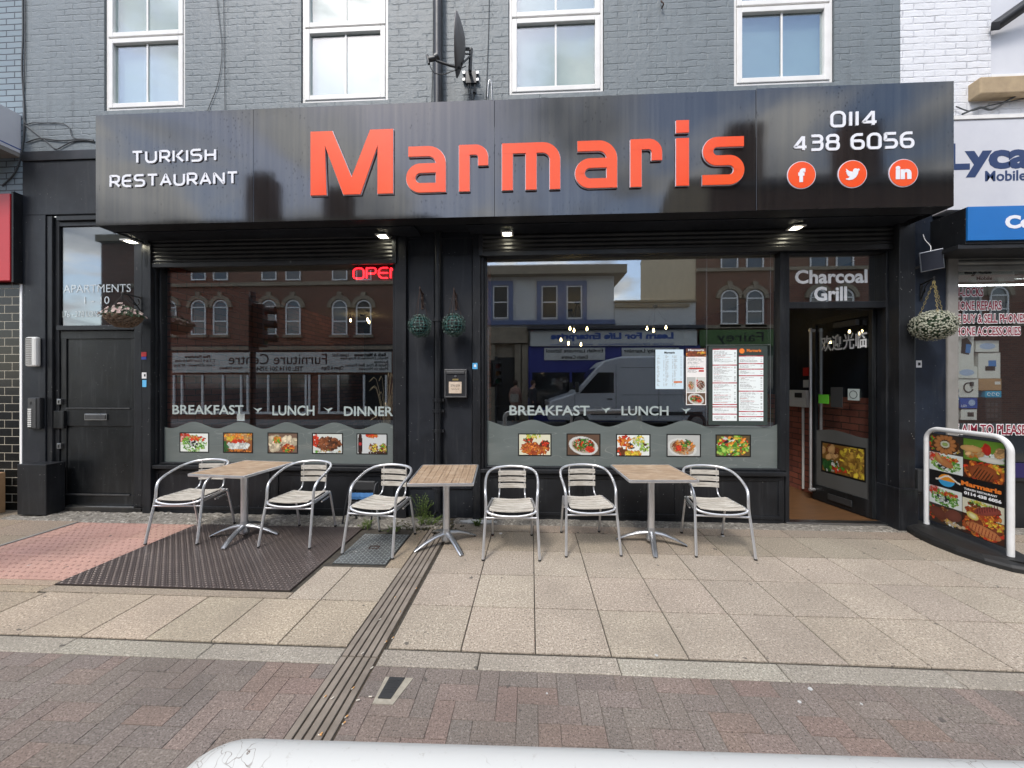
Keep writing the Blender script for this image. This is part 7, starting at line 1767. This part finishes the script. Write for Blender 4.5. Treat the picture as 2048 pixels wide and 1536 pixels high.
# Bd: white building with blue trims
M['trim_blue'] = pm('dusty_blue_trim', (0.10, 0.14, 0.27), 0.6, 0, (0.13, 0.17, 0.30), 3)
Bd = thing('white_corner_building', 'low white building with dusty blue window surrounds, seen mirrored in the right window', 'building', (0, 0, 0))
xb = rx(1228); EB = rz(1100, 553)
B('wall', M['far_white_brick'], Bd, xa + 0.01, xb, YF - 6, YF, -0.02, EB)
mb = MB(); o_ = 0.45
mb.add([(xa, YF + o_, EB + 0.35), (xb + o_, YF + o_, EB + 0.35), (xb + o_, YF - 6.4, EB + 0.35), (xa, YF - 6.4, EB + 0.35), (xa, YF - 3, EB + 1.5), (xb - 2.2, YF - 3, EB + 1.5)], [(0, 1, 5, 4), (1, 2, 5), (2, 3, 4, 5), (0, 4, 3)]); mb.build('roof', M['slate'], Bd)
B('eaves', M['stone_trim'], Bd, xa + 0.02, xb + 0.45, YF - 6, YF + 0.44, EB + 0.001, EB + 0.35)
fb('string_course', M['trim_blue'], Bd, xa + 0.02, xb + 0.02, 0.001, 0.14, rz(1100, 650), rz(1100, 641))
for a, b in ((986, 1017), (1083, 1115), (1133, 1164)): sq_window(Bd, rx(a), rx(b), rz(a, 638), rz(a, 572), 'trim_blue')
fb('ground_front', M['stone_trim'], Bd, rx(980), rx(1056), 0.001, 0.10, 0.0, rz(1020, 655))
dw = fb('doorway', M['interior_dark'], Bd, rx(990), rx(1030), 0.101, 0.12, 0.0, rz(1010, 715))
mb = MB()
for px in (985, 1036, 1050): mb.box(rx(px) - 0.13, rx(px) + 0.13, YF + 0.121, YF + 0.26, 0, rz(1020, 690))
mb.box(rx(980), rx(1056), YF + 0.121, YF + 0.34, rz(1020, 688), rz(1020, 672)); mb.build('stone_surround', M['stone_trim'], dw)
# shop front: blue, with white signs
M['shop_blue'] = pm('deep_blue_shopfront', (0.03, 0.04, 0.22), 0.5)
Cs = thing('low_shop_building', 'low white parapet shop with a deep blue front across the road', 'building', (0, 0, 0))
xc = rx(1392); B('wall', M['far_white_brick'], Cs, xb + 0.01, xc - 0.01, YF - 5, YF - 0.01, -0.02, rz(1300, 605))
fb('parapet_mould', M['stone_trim'], Cs, xb + 0.05, xc - 0.3, 0.0, 0.10, rz(1300, 615), rz(1300, 609)); fb('coping', M['stone_trim'], Cs, xb + 0.01, xc - 0.02, -0.3, 0.12, rz(1300, 605), rz(1300, 601))
fb('blue_front', M['shop_blue'], Cs, rx(1057), rx(1394), 0.145, 0.30, 0.0, rz(1225, 693))
fb('dark_cornice', M['slate'], Cs, rx(1054), rx(1398), 0.145, 0.62, rz(1225, 661), rz(1225, 655))
sw = fb('shop_window', M['far_glass'], Cs, rx(1062), rx(1385), 0.301, 0.31, 0.6, rz(1225, 745))
mb = MB()
for px in (1062, 1140, 1215, 1300, 1383): mb.box(rx(px) - 0.05, rx(px) + 0.05, YF + 0.311, YF + 0.36, 0.6, rz(1225, 745))
mb.build('window_frame', M['shop_blue'], sw)
t = thing('learning_shop_sign', 'white fascia sign with dark blue enterprise lettering across the road', 'shop sign', (rx(1227), YF + 0.31, rz(1227, 692, .31))); ox_, oz_ = t.location.x, t.location.z
def rt2(nm, a, b, c, d, y0, y1, mat): return B(nm, mat, t, rx(a, .31) - ox_, rx(b, .31) - ox_, y0, y1, rz(1227, d, .31) - oz_, rz(1227, c, .31) - oz_)
rt2('board', 1061, 1392, 663, 692, 0, 0.1, M['shop_white'])
def ft2(body, a, b, c, d, bold=0.0, mat=None): text('lettering', body, mat or M['sign_blue'], t, rx(a, .41) - ox_, rx(b, .41) - ox_, rz(1227, d, .41) - oz_, rz(1227, c, .41) - oz_, 0.1, 0.01, face=1, bold=bold)
ft2('Learn For Life Enterprise', 1101, 1347, 665, 682, 0.05); ft2('www.LearnForLifeEnterprise.com', 1101, 1186, 686, 691); ft2('Email: info@LearnForLifeEnterprise.com', 1196, 1300, 686, 691); ft2('Tel: 0114 2536681', 1306, 1347, 686, 691)
for (a, b, body, lab) in ((1088, 1207, 'English Language School\nExam Centre', 'small white board with two lines under the enterprise sign, left in the mirror image'), (1240, 1352, 'Community Learning\n', 'small white board under the right half of the enterprise sign')):
    t = thing('notice_board', lab, 'sign', (rx((a + b) / 2), YF + 0.301, rz((a + b) / 2, 721))); ox_, oz_ = t.location.x, t.location.z; xm = (a + b) / 2
    B('board', M['shop_white'], t, rx(a) - ox_, rx(b) - ox_, 0, 0.05, 0, rz(xm, 697) - oz_)
    l1, l2 = body.split('\n'); zz1 = rz(xm, 699) - oz_
    text('lettering', l1, M['interior_dark'], t, rx(a + 4) - ox_, rx(b - 4) - ox_, zz1 * 0.55, zz1, 0.05, 0.008, face=1, bold=0.02)
    if l2: text('lettering', l2, M['interior_dark'], t, rx(a + 34) - ox_, rx(b - 34) - ox_, 0.05, zz1 * 0.42, 0.05, 0.008, face=1, bold=0.02)
# D: brick building on the right with green shop
M['render_tan'] = pm('tan_render', (0.34, 0.29, 0.20), 0.9, 0, (0.27, 0.23, 0.16), 2)
D_ = thing('brick_corner_building', 'taller brick building with tan rendered side and a green shop, seen mirrored beside the menus', 'building', (0, 0, 0)); ED = 9.3
B('wall', M['far_brick'], D_, xc, 40, YF - 8, YF, -0.02, ED)
mb = MB().add([(xc - 0.012, YF - 0.02, 0), (xc - 0.012, YF - 8, 0), (xc - 0.012, YF - 8, ED), (xc - 0.012, YF - 4, ED + 2.6), (xc - 0.012, YF - 0.02, ED), (xc + 0.2, YF - 0.02, 0), (xc + 0.2, YF - 8, 0), (xc + 0.2, YF - 8, ED), (xc + 0.2, YF - 4, ED + 2.6), (xc + 0.2, YF - 0.02, ED)], [(0, 1, 2, 3, 4), (9, 8, 7, 6, 5), (3, 2, 7, 8), (4, 3, 8, 9), (0, 4, 9, 5)]); mb.build('rendered_gable', M['render_tan'], D_)
mb = MB(); mb.add([(xc, YF + 0.3, ED), (40, YF + 0.3, ED), (40, YF - 4, ED + 2.62), (xc, YF - 4, ED + 2.62), (40, YF - 8.2, ED), (xc, YF - 8.2, ED)], [(0, 1, 2, 3), (3, 2, 4, 5)]); mb.build('roof', M['slate'], D_)
for cxx in (9.4, 14.3, 20.0):
    ck = B('chimney', M['far_brick'], D_, cxx - 0.7, cxx + 0.7, YF - 2.6, YF - 1.6, ED + 0.5, ED + 3.6); mb = MB()
    for q in range(4): mb.tube([(cxx - 0.5 + 0.33 * q, YF - 2.1, ED + 3.6), (cxx - 0.5 + 0.33 * q, YF - 2.1, ED + 4.0)], 0.11, 10)
    mb.build('chimney_pots', M['stone_trim'], ck)
for px in (1458, 1509): cx = rx(px); arch_window(D_, cx, 0.72, rz(px, 649), rz(px, 580)); sq_window(D_, cx - 0.36, cx + 0.36, rz(px, 538), rz(px, 538) + 1.4, None, False)
for k in range(8):
    for dd in (0, 1.05): cx = rx(1509) + 2.6 + 3.0 * k + dd; arch_window(D_, cx, 0.72, rz(1509, 649), rz(1509, 580)); sq_window(D_, cx - 0.36, cx + 0.36, rz(1509, 538), rz(1509, 538) + 1.4, None, False)
mb = MB()
for z in (rz(1480, 543), rz(1480, 657)): mb.box(xc + 0.01, 40, YF + 0.001, YF + 0.12, z, z + 0.14)
mb.build('string_course', M['stone_trim'], D_)
M['green_shop'] = pm('moss_green_fascia', (0.06, 0.13, 0.025), 0.5); M['green_dark'] = pm('dark_green_front', (0.02, 0.05, 0.02), 0.5)
fb('green_front', M['green_dark'], D_, xc + 0.05, 16, 0.001, 0.15, 0.0, rz(1480, 694)); sw = fb('shop_window', M['far_glass'], D_, rx(1420), 15, 0.151, 0.16, 0.6, rz(1480, 712))
mb = MB()
for x in (rx(1420), rx(1480), rx(1545), 10.5, 13): mb.box(x - 0.05, x + 0.05, YF + 0.161, YF + 0.2, 0.6, rz(1480, 712))
mb.build('window_frame', M['green_dark'], sw)
t = thing('green_shop_sign', 'moss green fascia with black script lettering across the road', 'shop sign', (rx(1480), YF + 0.15, rz(1480, 693))); ox_, oz_ = t.location.x, t.location.z
B('board', M['green_shop'], t, xc + 0.05 - ox_, 16 - ox_, 0.001, 0.1, 0, rz(1480, 661) - oz_)
text('lettering', 'Fairey', M['interior_dark'], t, rx(1428) - ox_, rx(1520) - ox_, rz(1480, 690) - oz_, rz(1480, 666) - oz_, 0.1, 0.01, face=1)
# ------------------------------------------------------------------ van in the road
vY = -8.75; VX0 = RX(1094, -vY); 
van = thing('panel_van', 'light grey high roof panel van passing in the road, seen mirrored in the right window', 'van', (VX0, vY, -0.11))
M['van'] = pm('light_grey_van_paint', (0.50, 0.52, 0.54), 0.25, 0, (0.46, 0.48, 0.5), 1)
VL, VW, VH = 6.9, 2.0, 2.72
# side outline, nose at x=0 (towards -X)
out_ = [(0.05, 0.42), (0.0, 0.62), (0.03, 0.92), (0.16, 1.12), (0.95, 1.38), (1.75, 2.28), (2.05, 2.55), (2.6, 2.68), (VL - 0.25, 2.72), (VL - 0.04, 2.6), (VL, 0.5), (VL - 0.02, 0.38)]
secs = [(0.0, 0.97), (-0.06, 1.0), (-VW + 0.06, 1.0), (-VW, 0.97)]
vs = []; n = len(out_)
for yy, k in secs: vs += [(VL / 2 + (x - VL / 2) * (1 if k == 1 else 0.99), yy, 0.4 + (z - 0.4) * (1 if k == 1 else 0.985)) for x, z in out_]
mb = MB(); fs = []
for i in range(3):
    for k in range(n): fs.append((i * n + k, (i + 1) * n + k, (i + 1) * n + (k + 1) % n, i * n + (k + 1) % n))
fs += [tuple(range(n)), tuple(reversed(range(3 * n, 4 * n)))]
mb.add(vs, fs).build('body', M['van'], van, 0.04)
for yy in (0.004, -VW - 0.004):
    sg = -1 if yy > 0 else 1
    P = [(1.15, 1.38), (2.35, 1.40), (2.35, 2.12), (1.80, 2.12)]
    MB().prism(P, yy, yy + sg * 0.004).build('side_window', M['far_glass'], van)
    mb = MB(); mb.box(2.42, 2.435, yy, yy + sg * .003, 0.5, 2.4); mb.box(0.98, 0.995, yy, yy + sg * .003, 0.5, 1.35); mb.box(3.9, 3.915, yy, yy + sg * .003, 0.5, 2.4); mb.box(2.6, VL - .3, yy, yy + sg * .003, 1.32, 1.335); mb.box(2.6, VL - .3, yy, yy + sg * .003, 2.28, 2.295); mb.build('panel_line', M['slate'], van)
    B('rubbing_strip', M['plastic_dark'], van, 1.55, VL - 1.5, yy - 0.015, yy + 0.015, 0.62, 0.74)
    B('door_handle', M['plastic_dark'], van, 2.12, 2.30, yy - 0.02, yy + 0.02, 1.16, 1.20)
    B('wing_mirror', M['plastic_dark'], van, 1.0, 1.12, yy - 0.14, yy + 0.14, 1.42, 1.78, 0.03)
MB().add([(0.97, -0.12, 1.40), (0.97, -VW + 0.12, 1.40), (1.74, -VW + 0.2, 2.29), (1.74, -0.2, 2.29)], [(0, 1, 2, 3)]).build('windscreen', M['far_glass'], van)
for yy in (-0.2, -VW + 0.2): B('headlight', M['steel'], van, -0.01, 0.14, yy - 0.14, yy + 0.14, 0.86, 1.08, 0.02)
for x in (1.15, VL - 1.7):
    for yy in (-0.1, -VW + 0.1):
        wv = MB().lathe([(0.20, -0.11), (0.33, -0.11), (0.36, -0.08), (0.36, 0.08), (0.33, 0.11), (0.20, 0.11)], x, yy, 0.36, 28, Matrix.Rotation(R(90), 3, 'X')).build('wheel', M['rubber'], van)
        MB().disc(x, yy - 0.12, 0.36, 0.21, 'y', 24, 0.24, 1).build('rim', M['steel'], wv)
# ------------------------------------------------------------------ traffic lights
def traffic_light(x, y, zc, face, lab, k=1.0):
    t = thing('traffic_light', lab, 'traffic light', (x, y, -0.11), face)
    MB().tube([(0, 0, 0), (0, 0, zc + 0.7)], 0.057, 16).build('pole', M['charcoal'], t)
    B('backing_board', M['rubber'], t, -0.28, 0.28, -0.03, -0.01, zc - 0.55, zc + 0.55, 0.05)
    hd = MB().box(-0.15, 0.15, -0.24, -0.032, zc - 0.45, zc + 0.45).build('signal_head', M['plastic_dark'], t, 0.03)
    for q, m in enumerate(('lens_g', 'lens_a', 'lens_r')):
        z = zc - 0.3 + 0.3 * q
        MB().disc(0, -0.2405, z, 0.1, 'y', 20, 0.01).build('lens', M[m], hd)
        mb = MB(); P = []; n_ = 12; vs = []
        for s_, yy in ((1, -0.241), (1.12, -0.42)):
            for q2 in range(n_ + 1): a_ = -0.25 + (PI + 0.5) * q2 / n_; vs.append((0.115 * s_ * math.cos(a_), yy, z + 0.115 * s_ * math.sin(a_)))
        mb.add(vs, [(q2, q2 + 1, n_ + 2 + q2, n_ + 1 + q2) for q2 in range(n_)], True); mb.build('hood', M['plastic_dark'], hd)
    return t
M['lens_r'] = pm('red_lens', (0.12, 0.005, 0.005), 0.2); M['lens_a'] = pm('amber_lens', (0.15, 0.06, 0.005), 0.2); M['lens_g'] = pm('green_lens', (0.0, 0.06, 0.03), 0.2)
traffic_light(RX(505, 3.0), -3.0, RZ(505, 640, 3.0), R(70), 'traffic light at the kerb, its dark head mirrored in the left window')
traffic_light(RX(992, 10.6), -10.6, RZ(992, 742, 10.6), R(160), 'traffic light on the far pavement beside the stone doorway')
# ------------------------------------------------------------------ two passers-by on the far pavement
def skin_mesh(name, verts, edges, radii, mat, parent=None, sub=2, root=0):
    me = bpy.data.meshes.new(name); me.from_pydata(verts, edges, []); o = bpy.data.objects.new(name, me); C.objects.link(o)
    sm = o.modifiers.new('skin', 'SKIN'); sm.use_smooth_shade = True
    me.skin_vertices[0].data[root].use_root = True
    for i, r in enumerate(radii): me.skin_vertices[0].data[i].radius = (r, r) if isinstance(r, (int, float)) else r
    ss = o.modifiers.new('sub', 'SUBSURF'); ss.levels = ss.render_levels = sub
    dg = bpy.context.evaluated_depsgraph_get(); dg.update(); m2 = bpy.data.meshes.new_from_object(o.evaluated_get(dg)); bpy.data.objects.remove(o)
    m2.name = name; m2.materials.clear(); m2.materials.append(mat)
    return link(name, m2, None, parent, True)
def person(x, y, rz_, lab, coat, legs, hair, bag):
    t = thing('person', lab, 'person', (x, y, 0), rz_)
    V = [(0, 0, 0.92), (0, 0.0, 1.10), (0, 0.01, 1.30), (0, 0.01, 1.42), (0, -0.01, 1.50), (0, -0.02, 1.58), (0, -0.025, 1.66), (0.10, 0, 0.86), (0.10, -0.03, 0.48), (0.11, 0.02, 0.09), (0.115, -0.12, 0.035), (-0.10, 0, 0.86), (-0.09, 0.05, 0.48), (-0.10, 0.13, 0.10), (-0.105, 0.0, 0.035), (0.17, 0.01, 1.39), (0.22, 0.05, 1.12), (0.20, -0.10, 0.92), (0.195, -0.13, 0.85), (-0.17, 0.01, 1.39), (-0.22, 0.06, 1.12), (-0.21, -0.02, 0.88), (-0.21, -0.04, 0.80)]
    Ed = [(0, 1), (1, 2), (2, 3), (3, 4), (4, 5), (5, 6), (0, 7), (7, 8), (8, 9), (9, 10), (0, 11), (11, 12), (12, 13), (13, 14), (3, 15), (15, 16), (16, 17), (17, 18), (3, 19), (19, 20), (20, 21), (21, 22)]
    Rr = [(0.15, 0.11), (0.13, 0.10), (0.16, 0.11), (0.12, 0.08), 0.05, (0.075, 0.09), (0.07, 0.085), 0.085, 0.06, 0.04, 0.035, 0.085, 0.06, 0.04, 0.035, 0.06, 0.043, 0.033, 0.028, 0.06, 0.043, 0.033, 0.028]
    skin_mesh('body', V, Ed, Rr, M['skin'], t)
    mb = MB(); mb.lathe([(0.215, 0.45), (0.205, 0.7), (0.19, 0.95), (0.165, 1.12), (0.19, 1.30), (0.185, 1.38), (0.10, 1.46), (0.06, 1.48)], 0, 0.005, 0, 20, Matrix.Diagonal((1, 0.72, 1)))
    for s in (1, -1):
        i = 15 if s > 0 else 19; mb.tube([Vector(V[i]) + Vector((-0.03 * s, 0, 0.01)), V[i + 1], V[i + 2]], [0.075, 0.058, 0.048], 12)
    mb.build('coat', coat, t)
    for s, ids in ((1, (7, 8, 9)), (-1, (11, 12, 13))): MB().tube([V[i] for i in ids], [0.10, 0.075, 0.058], 12).build('trouser_leg', legs, t)
    MB().lathe([(0.0001, 0.13), (0.06, 0.115), (0.095, 0.06), (0.10, 0.0), (0.085, -0.05), (0.07, -0.09)], 0, 0.015, 1.64, 16).build('hair', hair, t)
    mb = MB()
    for s in (-1, 1): mb.disc(s * 0.03, -0.115, 1.645, 0.008, 'y', 8, 0.004)
    mb.tube([(0, -0.10, 1.64), (0, -0.125, 1.615), (0, -0.105, 1.605)], [0.008, 0.013, 0.01], 6); mb.build('face_features', M['hair_brown'], t)
    if bag:
        b = thing('tote_bag', 'cream patterned tote bag hanging from the shoulder of the person in the pink coat', 'bag', (x, y, 0), rz_)
        MB().box(-0.17, 0.17, 0.19, 0.25, 0.85, 1.18).build('bag', bag, b, 0.02)
        mb = MB(); mb.tube(catmull([(-0.10, 0.2, 1.17), (-0.12, 0.12, 1.40), (-0.12, 0.0, 1.47), (-0.12, -0.1, 1.40), (-0.08, 0.1, 1.3), (0.06, 0.2, 1.17)], 3), 0.008, 6); mb.build('strap', bag, b)
M['skin'] = pm('skin', (0.45, 0.26, 0.18), 0.6); M['hair_brown'] = pm('brown_hair', (0.04, 0.02, 0.012), 0.7); M['coat_pink'] = pm('dusty_pink_coat', (0.38, 0.22, 0.17), 0.8); M['dark_cloth'] = pm('dark_cloth', (0.03, 0.03, 0.035), 0.8)
M['tote'] = pm('cream_canvas', (0.55, 0.52, 0.44), 0.8, 0, (0.2, 0.18, 0.14), 30)
person(RX(1031, 10.9), -10.9, R(10), 'person in a dusty pink coat with a cream tote bag on the far pavement', M['coat_pink'], M['dark_cloth'], M['hair_brown'], M['tote'])
person(RX(1066, 10.3), -10.3, R(120), 'person in dark clothes near the white front of the van on the far pavement', M['dark_cloth'], M['dark_cloth'], M['hair_brown'], None)
bpy.context.view_layer.update()
